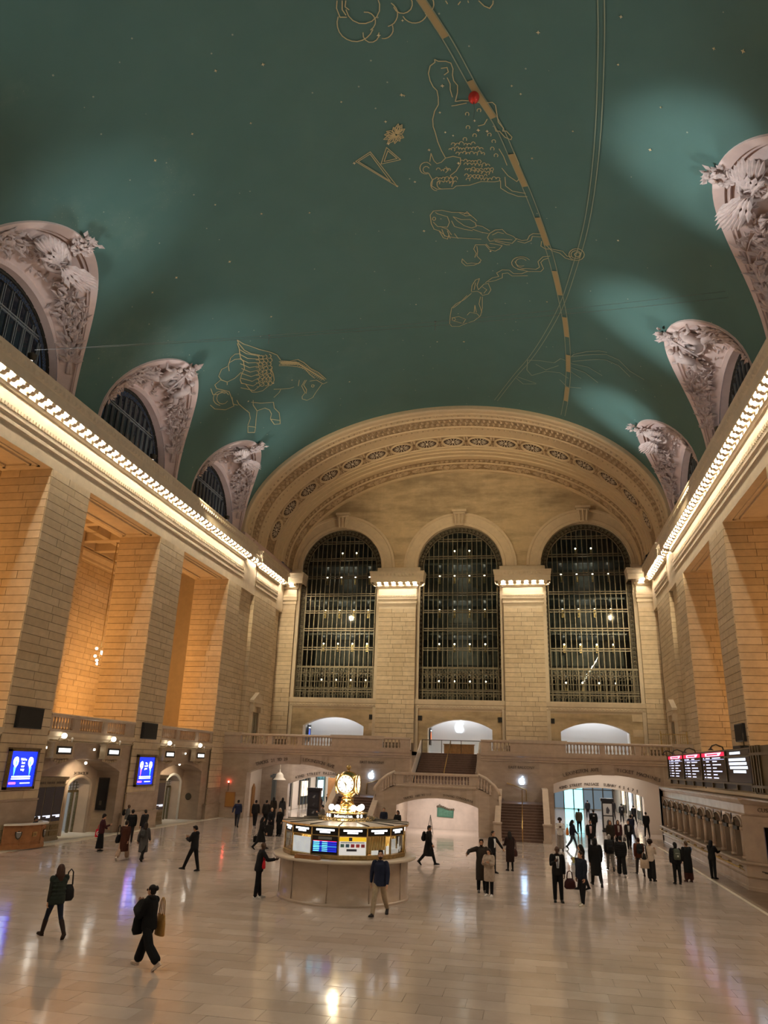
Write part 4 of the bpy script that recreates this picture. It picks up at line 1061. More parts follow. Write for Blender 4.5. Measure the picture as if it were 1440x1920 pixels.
for s in (-1, 1):
    b = MB(); b.sweep([(s*18, YB) if s < 0 else (2.7, YB), (-2.7, YB) if s < 0 else (18, YB)], [(.02, 4.85), (.06, 4.88), (.06, 4.98), (.12, 5.02), (.14, 5.18), (.22, 5.26), (.24, 5.42), (.24, 5.46), (-.4, 5.46)], -1); b.build('balcony_cornice', MARBD, balc)
    k = s*11.9; b = MB(); b.prism([(k-.45, 4.12), (k+.45, 4.12), (k+.45, 4.86), (k-.45, 4.86)], lambda u, v, d: (u, YB-d, v), 0, .07); b.build('arch_key', MARB, balc)
arc_text('TRACKS 21 TO 29', .36, -11.9, 3.92, 3.4, .76, .24, YB-.04, LETTER, balc, -15.1, -12.5)
arc_text('LEXINGTON AVE', .36, -11.9, 3.92, 3.4, .76, .24, YB-.04, LETTER, balc, -11.3, -8.7)
arc_text('LEXINGTON AVE', .36, 11.9, 3.92, 3.4, .76, .24, YB-.04, LETTER, balc, 8.7, 11.3)
arc_text('TICKET MACHINES', .36, 11.9, 3.92, 3.4, .76, .24, YB-.04, LETTER, balc, 12.5, 15.5)
for s in (-1, 1): text('EAST BALCONY', .27, (s*5.7, YB-.045, 4.38), 0, LETTER, balc)
def apple_logo(mb, T, d0, d1, mi=0):
    R = [(0, .32), (.10, .37), (.24, .36), (.36, .28), (.27, .17), (.25, .04), (.29, -.08), (.40, -.17), (.34, -.32), (.24, -.45), (.14, -.48), (0, -.43), (-.14, -.48), (-.25, -.44), (-.36, -.28), (-.42, -.08), (-.40, .14), (-.32, .29), (-.20, .36), (-.10, .37)]
    mb.prism(R, T, d0, d1, mi); mb.prism([(.0, .42), (.03, .55), (.10, .63), (.19, .67), (.18, .56), (.12, .47)], T, d0, d1, mi)
APL = glow('logo_light', (.85, .93, 1), 1.6)
APB = glow('logo_light_blue', (.40, .64, 1), 8)
for s in (-1, 1):
    b = MB(); apple_logo(b, lambda u, v, d: (u*.52, -d, v*.52), .02, .08)
    b.build('logo_sign', APB, None, loc=(s*5.7, YB-.03, 3.52), label='glowing white apple logo on the marble wall %s of the central stairs' % ('left' if s < 0 else 'right'), cat='sign', group='glowing logo signs under the balcony')
    lamp('POINT', 'logo_glow', (s*5.7, YB-.35, 3.5), 3, (.55, .72, 1), size=.1)
# balcony balustrades
GE = 'marble balustrades of the east balcony'
ps = [(-16.6, -14.3), (-13.9, -11.8), (-11.4, -9.0), (-4.9, -3.5)]
balustrade('marble balustrade of the east balcony left of the central stairs', (-18, YB+.08), (-2.7, YB+.08), 5.46, fr(-18, -2.7, ps), GE, 1)
ps = sorted([(-b, -a) for a, b in ps])
balustrade('marble balustrade of the east balcony right of the central stairs', (2.7, YB+.08), (18, YB+.08), 5.46, fr(2.7, 18, ps), GE, 1)
# iron gate on the balcony in the right corner
b = MB()
for k in range(13): x = 15.95+1.75*k/12; b.box(x-.018, x+.018, YB+.68, YB+.72, 5.42, 7.2)
for z in (5.7, 7.1): b.box(15.9, 17.75, YB+.67, YB+.73, z, z+.06)
for x in (15.88, 17.72): b.box(x-.05, x+.05, YB+.62, YB+.78, 5.385, 7.35)
b.build('iron_gate', BRASSM, None, label='tall barred metal gate on the balcony above the departure board', cat='gate')
# arched shop fronts behind the balcony
WTL = plain('shop_wall', (.80, .80, .80), .5)
for k, uc in enumerate((-12.15, 0, 12.15)):
    b = MB(); b.box(uc-3.4, uc+3.4, 73.6, 73.9, 5.3, 9.5); b.box(uc-3.5, uc-3.05, 71.9, 73.7, 5.3, 9.5); b.box(uc+3.05, uc+3.5, 71.9, 73.7, 5.3, 9.5); b.box(uc-3.5, uc+3.5, 71.9, 73.9, 9.3, 9.5); b.box(uc-3.4, uc+3.4, 71.85, 73.9, 5.3, 5.39)
    for j in range(5): b.box(uc-3.2, uc+3.2, 73.59, 73.61, 5.4+.62*j, 5.405+.62*j)
    b.build('shop_niche', WTL, we)
    sl = MB()
    for j in range(6): sl.box(uc-2.4+.85*j, uc-2.1+.85*j, 72.2, 73.2, 9.22, 9.3)
    sl.build('shop_lights', glow('shop_light', (.93, .96, 1), 6), we)
b = MB(); apple_logo(b, lambda u, v, d: (u*1.05, -d, v*1.05), .02, .09); b.build('logo_sign', APL, None, loc=(-.25, 73.55, 7.95), label='large glowing white apple logo inside the middle arch of the balcony', cat='sign', group='glowing logo signs under the balcony')
for x, lb, cc in ((-15.0, 'dark poster with a blue figure inside the left balcony arch', (.05, .1, .5)), (-2.95, 'dark poster with an orange figure inside the middle balcony arch', (.8, .16, .03))):
    r = MB(); r.box(0, .06, -.55, .55, -.8, .8); r.box(.055, .075, -.48, .48, -.72, .72, 1); r.prism([(-.2, -.3), (.2, -.35), (.28, .1), (.1, .42), (-.15, .4), (-.28, .0)], lambda u, v, d: (d, u, v), .075, .085, 2); r.prism([(-.3, .5), (.3, .5), (.3, .57), (-.3, .57)], lambda u, v, d: (d, u, v), .075, .085, 3)
    r.build('poster', [BLACK, plain('poster_dark', (.02, .02, .025), .3), glow('poster_figure', cc, 1.1), SCW], None, loc=(x, 72.6, 7.0), label=lb, cat='poster')
wc = empty('store_counter', (.45, 65.5, 5.39), label='plain brown wooden counter behind the glass rail of the balcony', cat='counter')
b = MB(); b.box(-1.25, 1.25, -.4, .4, 0, .72); b.build('counter_body', WOOD, wc); b = MB(); b.box(-1.32, 1.32, -.45, .45, .72, .78); b.build('counter_top', WOOD, wc)
gl = empty('glass_rail', (0, 63.75, 5.39), label='glass rail with a thin dark top bar across the head of the stairs', cat='railing')
for k in range(3):
    b = MB(); b.box(-2.45+1.62*k, -.90+1.62*k, -.01, .01, .08, .98); b.build('glass_panel', GLASSC, gl)
b = MB(); b.tube([(-2.5, 0, 1.02), (2.35, 0, 1.02)], .03, 6); b.build('top_bar', BRONZD, gl)
for x in (-2.5, -.85, .77, 2.35): b = MB(); b.box(x-.025, x+.025, -.025, .025, 0, 1.0); b.build('rail_post', BRONZD, gl)
# stone doorcases on the end walls of the balcony
for s in (-1, 1):
    d_ = empty('door_%d' % (2 if s < 0 else 3), (s*18, 64.9, 5.38), kind='structure')
    X_ = lambda u: -s*u
    b = MB()
    for y in (-.95, .95): b.box(X_(-.1), X_(.25), y-.18, y+.18, 0, 3.3); b.box(X_(-.1), X_(.4), y-.24, y+.24, 3.0, 3.5)
    b.box(X_(-.1), X_(.35), -1.15, 1.15, 3.5, 3.8); b.box(X_(-.1), X_(.45), -1.3, 1.3, 3.8, 3.92); b.build('door_surround', LIMEB, d_)
    b = MB(); b.prism([(-1.3, 3.92), (1.3, 3.92), (1.3, 4.0), (0, 4.75), (-1.3, 4.0)], lambda u, v, d: (X_(d), u, v), -.1, .42); b.build('pediment', LIMEB, d_)
    b = MB(); b.box(X_(0), X_(.12), -.77, .77, 0, 3.0); 
    for y in (-.38, .38): b.box(X_(.1), X_(.15), y-.3, y+.3, .2, 1.3); b.box(X_(.1), X_(.15), y-.3, y+.3, 1.5, 2.8)
    b.build('door_leaf', BRONZE, d_)
# orange board and red alarm lamp on the left end of the balcony wall
b = MB(); b.box(-.4, .4, -.05, .02, -.56, .56); b.box(-.35, .35, -.06, 0, -.5, .5, 1); b.build('notice_board', [WOODR, plain('cork_board', (.42, .20, .05), .8)], None, loc=(-17.0, YB-.09, 1.34), label='small brown notice board low on the wall by the left passage arch', cat='board')
b = MB(); b.ball((0, -.06, 0), .07, 8, 6); b.box(-.05, .05, -.04, .03, -.12, -.05, 1); b.tube([(0, 0, -.1), (0, 0, -.7)], .015, 4, 1); b.build('alarm_lamp', [glow('red_lamp', (1, .1, .06), 18), BRONZD], None, loc=(-17.25, YB-.04, 2.64), label='small glowing red alarm lamp above the brown notice board', cat='lamp')

# ------------------------------------------------------------------ central double staircase
st = empty('staircase', (0, 55, 0), label='wide marble double staircase with an arch under its landing and brown steps', cat='staircase')
def part(mb, name, mat, parent=st, off=(0, -55, 0), **kw):
    mb.v = [(v[0]+off[0], v[1]+off[1], v[2]+off[2]) for v in mb.v]; return mb.build(name, mat, parent, **kw)
YS = 53.0
STAIRN = plain('stair_tread_stone', (.20, .125, .095), .35, noise=.15)
TS = lambda u, z, d: (u, YS+d, z)
edge = [(4.22, 2.86), (4.1, 3.0), (3.9, 3.28), (3.35, 3.70), (2.85, 3.92)]
def wtop(u):
    a = abs(u)
    if a < 2.72: return 3.02
    if a > 4.2: return 2.2
    return 3.02 if a < 3.0 else 3.02-(a-3.0)*.55
b = MB(); seg_arch(b, -4.24, 4.24, 0, wtop, [(0.1, 2.8, 0, 1.78, .52, 's')], TS, .5, 0, 0, us=[-4.2, -3.6, -3, 3, 3.6, 4.2], back=True); part(b, 'landing_wall', MARB)
b = MB(); b.sweep([(-2.75, YS), (2.75, YS)], [(0, 2.95), (.06, 2.98), (.08, 3.06), (.0, 3.1), (-.3, 3.1)], -1); part(b, 'landing_ledge', MARBD)
for s in (-1, 1):                # curved parapets down to the newels
    pts = [(s*u, YS+.1, z) for u, z in edge[::-1]]
    b = MB()
    for (u, y, z), (u2, y2, z2) in zip(pts, pts[1:]):
        b.add([(u, YS, wtop(u)-.02), (u2, YS, wtop(u2)-.02), (u2, YS, z2-.12), (u, YS, z-.12), (u, YS+.25, wtop(u)-.02), (u2, YS+.25, wtop(u2)-.02), (u2, YS+.25, z2-.12), (u, YS+.25, z-.12)], [(0, 1, 2, 3), (4, 5, 6, 7), (3, 2, 6, 7), (0, 1, 5, 4), (1, 2, 6, 5), (0, 3, 7, 4)])
    part(b, 'curved_parapet', MARB)
    b = MB(); b.tube([(u, YS+.1, z-.04) for u, y, z in pts]+[(s*4.26, YS+.1, 2.6)], .13, 8); part(b, 'curved_rail', MARBD)
    for i in range(5):
        f = i/5; u = 2.9+.95*f; z0 = wtop(u); z1 = 3.9-.6*f*f*1.1
        b = MB(); b.lathe([(r*1.0, z*(z1-.2-z0)/.6) for r, z in bal_prof], (s*u, YS-.02, z0), 8); part(b, 'baluster', MARBD)
    # inner stringer along the flight, its sloping cap, and the newel
    def slope(mb, x0, x1, ya, za, yb, zb_, zbot=0):
        mb.prism([(ya, zbot), (yb, zbot), (yb, zb_), (ya, za)], lambda u, v, d: (d, u, v), x0, x1)
    b = MB(); slope(b, s*4.05, s*4.33, 51.35, 1.0, 54.9, 2.86); part(b, 'stringer', MARB)
    b = MB(); b.prism([(51.2, .96), (54.95, 2.90), (54.95, 3.02), (51.2, 1.08)], lambda u, v, d: (d, u, v), s*4.0, s*4.38); part(b, 'stringer_cap', WHITEP if False else MARBD)
    b = MB(); slope(b, s*7.16, s*7.44, 51.35, 1.0, 54.9, 3.0); b.box(s*7.16, s*7.44, 54.9, YB, 0, 3.0); part(b, 'outer_stringer', MARB)
    b = MB(); b.prism([(51.2, .98), (54.95, 2.98), (54.95, 3.1), (51.2, 1.1)], lambda u, v, d: (d, u, v), s*7.1, s*7.5); b.box(s*7.1, s*7.5, 54.95, YB, 3.0, 3.1); part(b, 'outer_cap', MARBD)
    for x in (4.19, 7.3):
        b = MB(); b.box(s*(x-.24), s*(x+.24), 50.95, 51.42, 0, 1.02); b.box(s*(x-.29), s*(x+.29), 50.9, 51.47, 1.02, 1.12); b.box(s*(x-.28), s*(x+.28), 50.92, 51.45, 0, .14); part(b, 'newel', MARBD)
    for k in range(13):
        b = MB(); y = 51.35+.268*k; z = .162*k; b.box(s*4.33, s*7.16, y, 54.9, z, z+.13); b.box(s*4.33, s*7.16, y-.02, 54.9, z+.13, z+.162, 1); part(b, 'step', [STAIRM, STAIRN])
    b = MB(); b.box(s*4.33, s*7.16, 54.88, YB, 1.9, 2.106); part(b, 'half_landing', STAIRM)
    for k in range(5):
        b = MB(); b.box(s*2.75, s*(4.33-.3*k), 55.0, YB, 2.106+.178*k, 2.106+.178*(k+1)); part(b, 'side_step', STAIRM)
    b = MB(); b.tube([(s*4.6, YB-.12, 3.35), (s*5.9, YB-.12, 2.95), (s*6.0, YB-.12, 2.95), (s*6.0, YB-.12, 2.15)], .035, 6); part(b, 'handrail', BRASSM)
    b = MB(); b.tube([(s*5.75, 51.3, .0), (s*5.75, 51.3, .95), (s*5.75, 54.9, 3.02), (s*5.75, 54.9, 2.1)], .03, 6); part(b, 'handrail', BRASS)
b = MB(); b.box(-2.75, 2.75, YS+.05, YB, 2.85, 3.0); b.box(-4.3, -2.75, 53.2, YB, 0, 2.0); b.box(2.85, 4.3, 53.2, YB, 0, 2.0); part(b, 'landing_slab', MARB)
for k in range(14):
    y = 58.9+.345*k; z = 3.0+.17*k
    b = MB(); b.box(-2.45, 2.25, y, 63.8, z, z+.135); b.box(-2.45, 2.25, y-.025, 63.8, z+.135, z+.17, 1); part(b, 'step', [STAIRM, STAIRN])
b = MB(); b.tube([(-.1, 58.9, 3.0), (-.1, 58.9, 3.95), (-.1, 63.7, 6.4), (-.1, 63.7, 5.4)], .03, 6); part(b, 'handrail', BRASS)
for x in (-2.6, 2.3):
    b = MB(); b.prism([(58.8, 3.0), (63.7, 5.4), (63.7, 6.35), (58.8, 3.95)], lambda u, v, d: (d, u, v), x-.03, x+.07); part(b, 'flight_parapet', plain('pale_stone', (.62, .56, .5), .3) if x < 0 else MARB)
# landing balustrade: part of the staircase
b = MB(); b.box(-2.8, 2.8, YS+.0, YS+.24, 3.08, 3.2); part(b, 'base_rail', MARBD)
b = MB(); b.sweep([(-2.9, YS+.12), (2.9, YS+.12)], [(-.17, 3.72), (-.2, 3.76), (-.2, 3.84), (-.17, 3.9), (.17, 3.9), (.2, 3.84), (.2, 3.76), (.17, 3.72), (-.17, 3.72)]); part(b, 'top_rail', MARBD)
for i in range(20): inst('baluster', BALM, st, (-2.1+4.2*i/19, YS+.12-55, 3.19), scale=(1, 1, .9))
for x in (-2.55, 2.55): b = MB(); b.box(x-.3, x+.3, YS, YS+.24, 3.18, 3.74); part(b, 'pedestal', MARBD)
arc_text('TRACKS 100 TO 117', .2, .1, 2.8, 1.78, .52, .16, YS-.02-55, LETTER, st, -2.2, -.3)
arc_text('DINING CONCOURSE', .2, .1, 2.8, 1.78, .52, .16, YS-.02-55, LETTER, st, .5, 2.5)
# bright lower hall seen through the arch
b = MB(); b.box(-3, 3, 58.2, 58.5, -.02, 2.9); part(b, 'back_wall', plain('pale_marble', (.66, .56, .5), .35, noise=.08, nscale=2))
for j in range(4): b = MB(); b.box(-2.85, 2.85, 58.185, 58.2, .45+.6*j, .455+.6*j) if False else None
lamp('AREA', 'landing_light', (0, 55.6, 2.75), 210, (1, .90, .80), target=(0, 56.2, 0), sx=4.5, sy=3.6)
b = MB()
for k in range(3): b.ball((-1.5+1.5*k, 54.6, 2.82), .09, 8, 5, sc=(1, 1, .5))
part(b, 'ceiling_lamps', GLOBE, kind='stuff')
gp = MB(); gp.prism([(-.62, -.36), (.58, -.40), (.62, .2), (.3, .14), (0, .22), (-.3, .27), (-.6, .34)], lambda u, v, d: (u, -d, v), 0, .06); gp.prism([(-.5, -.28), (.47, -.31), (.5, .08), (0, .12), (-.48, .2)], lambda u, v, d: (u, -d, v), .06, .07, 1)
for k in range(9): gp.ball((-.58+.145*k, -.05, .33-.02*k+.05*sin(k*.8)), .085, 6, 5, 2)
gp.tube([(-.55, -.02, .34), (-.42, -.02, .5), (-.3, -.02, .34)], .025, 5, 2)
gp.build('wall_plaque', [plain('green_plaque', (.06, .17, .12), .4), plain('green_plaque_face', (.09, .22, .16), .35, noise=.25, nscale=7), plain('plaque_garland', (.16, .13, .09), .7)], None, loc=(.1, 58.19, 1.2), label='green plaque with a brown garland on the bright wall under the stairs', cat='plaque')
ea = empty('easel_stand', (-.55, 54.6, 0), label='thin dark folding easel standing on the floor under the stair arch', cat='easel')
for q, (x, y) in enumerate(((-.2, -.12), (.2, -.12), (0, .28))): b = MB(); b.tube([(x, y, 0), (0, .0, 1.15)], .022, 5); b.build('leg', BRONZD, ea)
b = MB(); b.tube([(-.13, -.08, .42), (.13, -.08, .42)], .015, 4); b.build('cross_bar', BRONZD, ea)

# ------------------------------------------------------------------ passages under the balcony
PW = plain('passage_plaster', (.66, .57, .48), .5)
for s in (-1, 1):
    u0 = s*11.9
    b = MB(); b.box(u0-4.6, u0-4.25, 59.6, 98, 0, 4.9); b.box(u0+4.25, u0+4.6, 59.6, 98, 0, 4.9); b.box(u0-4.6, u0+4.6, 59.6, 98, 4.55, 4.9); b.box(u0-4.6, u0+4.6, 97.6, 98, 0, 4.9)
    Tq = lambda u, z, d: (u, 63.2+d, z)
    op = (s*11.45, 3.4, 0, 2.62, .55, 's') if s > 0 else (-10.4, 3.35, 0, 2.55, .68, 's')
    seg_arch(b, u0-4.3, u0+4.3, 0, 4.6, [op], Tq, .6, 1, 1)
    pw = b.build('passage_wall', [PW, MARB if s < 0 else PW], balc)
    if s > 0: arc_text('42ND STREET PASSAGE  SUBWAY 4 5 6 7 S', .29, op[0], op[1], op[3], op[4], .16, 63.17, LETTER, balc, op[0]-2.9, op[0]+3.0)
    else: arc_text('42ND STREET PASSAGE  SUBWAY', .29, op[0], op[1], op[3], op[4], .16, 63.17, LETTER, balc, op[0]-2.75, op[0]+2.6)
    for j in range(6):
        y = 66+j*5.4
        for x in (u0-1.6, u0+1.6):
            b = MB(); b.lathe([(0, 0), (.22, 0), (.22, -.06), (.18, -.12), (0, -.14)], (x, y, 4.55), 12); b.build('ceiling_lamp', glow('passage_ceiling_lamp', (1, .93, .82), 40) if j == 0 and x < u0 and s < 0 else bpy.data.materials['passage_ceiling_lamp'], balc)
    for y, pw_ in ((61.2, 75), (67, 210), (76, 170), (88, 110)): lamp('AREA', 'passage_light', (u0, y, 4.45), pw_, (1, .90, .80) if y < 70 else (.95, .97, 1), target=(u0, y, 0), sx=5, sy=3 if y < 65 else 6)
    # doors, shop windows and a far glass front
    b = MB(); b.box(u0-4.2, u0+4.2, 97.45, 97.6, 3.0, 4.5)
    for k in range(8): x = u0-4+8*k/7; b.box(x-.06, x+.06, 97.3, 97.5, 0, 3.2)
    b.box(u0-4.2, u0+4.2, 97.35, 97.5, 2.2, 2.3); b.build('door_frames', BRONZD, balc, kind='stuff')
    for k in range(7):
        x = u0-4+8*(k+.5)/7; b = MB(); b.box(x-.5, x+.5, 97.5, 97.55, .1, 2.95); b.build('door_pane', glow('door_light', (.25, .78, .88) if k in (2, 3) else (.5, .7, .85), 2.2 if k in (2, 3) else .16), balc)
    for side in (-1, 1):
        for k in range(4):
            y = 70+6*k; x = u0+side*4.22
            b = MB(); b.box(x-.05, x+.05, y-1.7, y+1.7, .3, 3.0); b.build('shop_window', [GLASSD, ][0], balc)
            b = MB(); 
            for yy in (-1.7, -.6, .6, 1.7): b.box(x-side*.12-.03, x-side*.12+.03, y+yy-.05, y+yy+.05, 0, 3.1)
            b.box(x-side*.12-.04, x-side*.12+.04, y-1.75, y+1.75, 3.0, 3.15); b.build('shop_frame', BRONZE, balc)
            b = MB(); b.box(x-side*.1-.02, x-side*.1+.02, y-1.0, y+.9, .8+.3*(k % 2), 2.5); b.build('lit_display', glow('display_%d_%d' % (side+1, k % 2), (.75, .88, 1) if (k+side) % 2 else (1, .8, .55), 2.2), balc)
# left vestibule: steel post, bell lamp, door slot, wooden panelling
b = MB(); b.box(-14.9, -14.6, 62.4, 62.75, 0, 3.3); b.box(-15.05, -14.45, 62.3, 62.85, 3.0, 3.2); b.build('steel_post', plain('grey_steel', (.18, .21, .22), .35, .6), None, label='dark grey steel post inside the left passage arch', cat='post')
b = MB(); b.lathe([(.02, .9), (.05, .6), (.20, .52), (.30, .38), (.34, .2), (.52, .02), (.55, 0), (.48, .02), (.28, .2)], n=16); b.tube([(0, 0, .85), (0, 0, 1.65)], .03, 5); b.build('bell_lamp', plain('bell_lamp_shell', (.72, .64, .52), .5), None, loc=(-14.0, 61.6, 2.86), label='pale bell-shaped hanging lamp inside the left passage arch', cat='lamp')
b = MB(); b.prism([(-.32, 0), (.32, 0), (.32, 2.2), (0, 2.5), (-.32, 2.2)], lambda u, v, d: (d, u, v), 0, .08); b.build('door_1', WOOD, None, loc=(-16.14, 61.4, 0), kind='structure')
b = MB(); b.box(-11.1, -7.7, 66.3, 66.5, 0, 3.1)
for k in range(4): b.box(-11+.83*k, -10.3+.83*k, 66.26, 66.3, .3, 2.9)
b.build('wood_panelling', plain('tan_panelling', (.52, .28, .12), .45, noise=.1), balc)
def kiosk(x, y, w, h, label, posters):
    r = empty('poster_kiosk', (x, y, 0), label=label, cat='kiosk', group='black kiosks in the passage arches')
    b = MB(); b.box(-w/2-.05, w/2+.05, -.3, .3, 0, .16); b.box(-w/2, w/2, -.25, .25, .16, h-.1); b.box(-w/2-.06, w/2+.06, -.31, .31, h-.22, h); b.build('kiosk_body', BLACK, r)
    n = len(posters)
    for i, mtl in enumerate(posters):
        z0 = .3+(h-.6)*i/n; z1 = .3+(h-.6)*(i+1)/n-.08
        b = MB(); b.box(-w/2+.1, w/2-.1, -.27, -.24, z0, z1, 0); b.prism([(-.12, z0+.15), (.05, z0+.1), (.16, z0+.35), (.02, z1-.2), (-.1, z1-.35)], lambda u, v, d: (u, -d, v), .27, .28, 1); b.build('poster', mtl, r)
PGR = plain('poster_grey', (.45, .44, .42), .5); PDK = plain('poster_dark_art', (.05, .05, .06), .5); PMD = plain('poster_black', (.035, .035, .04), .25)
kiosk(12.1, 63.35, .86, 2.42, 'black kiosk with two grey posters in the right passage arch', [[PGR, PDK], [PGR, PDK]])
kiosk(-11.0, 61.9, 1.0, 2.36, 'black kiosk with dark panels in the left passage arch behind the booth', [[PMD, GREYP], [PMD, PDK], [PMD, GREYP]])

# ------------------------------------------------------------------ information booth with its clock
BX, BY = -.17, 27.8
bo = empty('information_booth', (BX, BY, 0), label='round marble and brass information booth with a four-faced clock, centre of the floor', cat='booth')
NSD = 14; a_off = -pi/2-pi/NSD-.10
def ngon(r, n=NSD): return [(r*cos(a_off+2*pi*k/n), r*sin(a_off+2*pi*k/n)) for k in range(n)]
b = MB(); b.lathe([(2.30, 0), (2.30, .05), (2.28, .07), (2.24, .09), (2.24, 1.24), (2.40, 1.27)], n=56, sm=True); b.build('marble_base', MARB, bo)
for k in range(10):
    a = a_off+2*pi*(k+.5)/10; b = MB(); b.tube([(2.25*cos(a), 2.25*sin(a), .1), (2.25*cos(a), 2.25*sin(a), 1.24)], .012, 4); b.build('base_joint', MARBD, bo)
b = MB(); b.lathe([(2.2, 1.27), (2.50, 1.27), (2.53, 1.30), (2.53, 1.34), (2.50, 1.37), (2.1, 1.37)], n=56); b.build('counter_shelf', plain('pale_marble_shelf', (.62, .54, .44), .15), bo)
b = MB(); b.lathe([(2.16, 1.37), (2.2, 1.40), (2.2, 1.5), (2.12, 1.52)], n=NSD, sm=False, a0=a_off, a1=a_off+2*pi); b.build('brass_sill', BRASSM, bo)
V = ngon(2.14)
SIGNB = plain('black_sign_band', (.01, .01, .01), .3)
YEL = plain('poster_yellow', (.85, .55, .03), .4, emit=(.85, .55, .03), es=.5); PWH = plain('poster_white', (.75, .75, .72), .4, emit=(.7, .7, .68), es=.45)
PAL = [plain('icon_%d' % i, c, .5) for i, c in enumerate(((.15, .35, .32), (.10, .22, .38), (.7, .08, .12), (.75, .10, .10), (.55, .08, .10)))]
MAPM = plain('map_poster', (.60, .66, .70), .35, noise=.16, nscale=3, emit=(.6, .66, .7), es=.35)
rb = random.Random(5)
vis_order = sorted(range(NSD), key=lambda k: (V[k][0]+V[(k+1) % NSD][0]) if (V[k][1]+V[(k+1) % NSD][1]) < .6 else 99)
for k in range(NSD):
    p0, p1 = Vector((*V[k], 0)), Vector((*V[(k+1) % NSD], 0)); t = (p1-p0); w = t.length; t /= w; nn = Vector((t.y, -t.x, 0)); c = (p0+p1)/2
    T = lambda u, v, d, c=c, t=t, nn=nn: c+t*u+nn*d+Vector((0, 0, v))
    b = MB(); b.tube([p0+Vector((0, 0, 1.5)), p0+Vector((0, 0, 2.36))], .03, 4); b.build('mullion', BRASSM, bo)
    b = MB(); b.prism([(-w/2, 2.1), (w/2, 2.1), (w/2, 2.34), (-w/2, 2.34)], T, -.02, .01); b.build('sign_panel', SIGNB, bo)
    b = MB(); dashes(b, -w*.34, w*.34, 2.255, .055, rb, T, .012, 0, .7, 1.6, .1); dashes(b, -w*.2, w*.2, 2.185, .05, rb, T, .012, 0, .7, 1.6, .1); b.build('sign_lettering', LEDW, bo)
    b = MB(); b.prism([(-w/2, 2.07), (w/2, 2.07), (w/2, 2.1), (-w/2, 2.1)], T, -.03, .02); b.build('brass_rail', BRASSM, bo)
    vi = vis_order.index(k)
    if c.y > .6: vi = 99
    q = MB()
    if vi == 2:
        q.prism([(-w*.46, 1.52), (w*.46, 1.52), (w*.46, 2.0), (-w*.46, 2.0)], T, -.02, .0); q.build('map_panel', MAPM, bo)
    elif vi == 3:
        q.prism([(-w*.47, 1.52), (w*.47, 1.52), (w*.47, 2.07), (-w*.47, 2.07)], T, -.02, .0); q.build('departure_screen', BLACK, bo)
        q = MB()
        for j in range(6): q.prism([(-w*.44, 1.59+.055*j), (w*.44, 1.59+.055*j), (w*.44, 1.628+.055*j), (-w*.44, 1.628+.055*j)], T, .002, .006, 0)
        for j in range(6): dashes(q, -w*.42, -w*.2, 1.612+.055*j, .026, rb, T, .006, 1, .5, 1, .2); dashes(q, -w*.1, w*.1, 1.612+.055*j, .02, rb, T, .006, 1, .5, 1, .2)
        q.prism([(-w*.44, 1.905), (w*.44, 1.905), (w*.44, 1.918), (-w*.44, 1.918)], T, .002, .006, 2); q.prism([(-w*.44, 1.745), (w*.44, 1.745), (w*.44, 1.755), (-w*.44, 1.755)], T, .004, .008, 3)
        q.build('screen_rows', [glow('row_blue', (.008, .03, .75), .7), SCC, RED, glow('row_green', (.05, .6, .3), 1)], bo, kind='stuff')
        q = MB(); q.prism([(-w*.25, 1.96), (w*.25, 1.96), (w*.25, 2.04), (-w*.25, 2.04)], T, .002, .008); q.build('screen_header', GREYP, bo)
    elif vi == 4:
        q.prism([(-w*.47, 1.50), (w*.47, 1.50), (w*.47, 2.06), (-w*.47, 2.06)], T, -.02, .0); q.build('notice_poster', PWH, bo)
        q = MB(); q.prism([(-w*.47, 1.93), (w*.47, 1.93), (w*.47, 2.06), (-w*.47, 2.06)], T, .0, .006); q.build('yellow_header', YEL, bo)
        q = MB(); q.prism([(-.13, 1.945), (-.02, 1.945), (-.02, 2.05), (-.13, 2.05)], T, .006, .01); dashes(q, -w*.42, w*.42, 1.895, .025, rb, T, .002, 0, .4, .8, .3); q.prism([(-.2, 1.63), (.14, 1.63), (.14, 1.70), (-.2, 1.70)], T, .002, .006); q.build('poster_print', plain('print_grey', (.08, .09, .12), .5), bo)
        for j in range(5):
            q = MB(); u = -w*.36+w*.18*j; q.prism([(u-.06, 1.75), (u+.06, 1.75), (u+.06, 1.85), (u-.06, 1.85)], T, .002, .007); q.build('poster_icon', PAL[j], bo)
    else:
        q.prism([(-w*.48, 1.5), (w*.48, 1.5), (w*.48, 2.07), (-w*.48, 2.07)], T, -.008, .0); q.build('glass_pane', GLASSC, bo)
        if vi in (1, 5, 6, 0) or vi == 99:
            q = MB()
            for j in range(9):
                u = -w*.45+w*.9*j/8; q.tube([T(u, 1.5, -.32), T(u+.02, 2.07, -.32)], .045, 5)
            if vi != 6: q.build('gold_curtain', plain('gold_curtain_cloth', (.48, .35, .12), .5, .3), bo)
        if vi in (5, 6, 7):
            q = MB(); q.prism([(-w*.2, 1.5), (w*.35, 1.5), (w*.35, 1.64), (-w*.2, 1.64)], T, -.15, -.13); q.build('white_notice', PWH, bo)
        if vi in (6, 7, 8):
            q = MB(); q.prism([(-w*.1, 1.55), (w*.25, 1.55), (w*.25, 1.95), (-w*.1, 1.95)], T, -.2, -.18); q.prism([(-w*.4, 1.5), (-w*.25, 1.5), (-w*.25, 1.75), (-w*.4, 1.75)], T, -.22, -.18); q.build('papers', PWH, bo)
            q = MB(); q.tube([T(.1, 1.55, -.4), T(.15, 1.8, -.4), T(.3, 1.9, -.4)], .03, 5); q.build('desk_lamp', BRASSM, bo)
b = MB(); b.lathe([(2.28, 2.34), (2.30, 2.36), (2.28, 2.40)], n=NSD, sm=False, a0=a_off, a1=a_off+2*pi); b.build('roof_edge', BRASSM, bo)
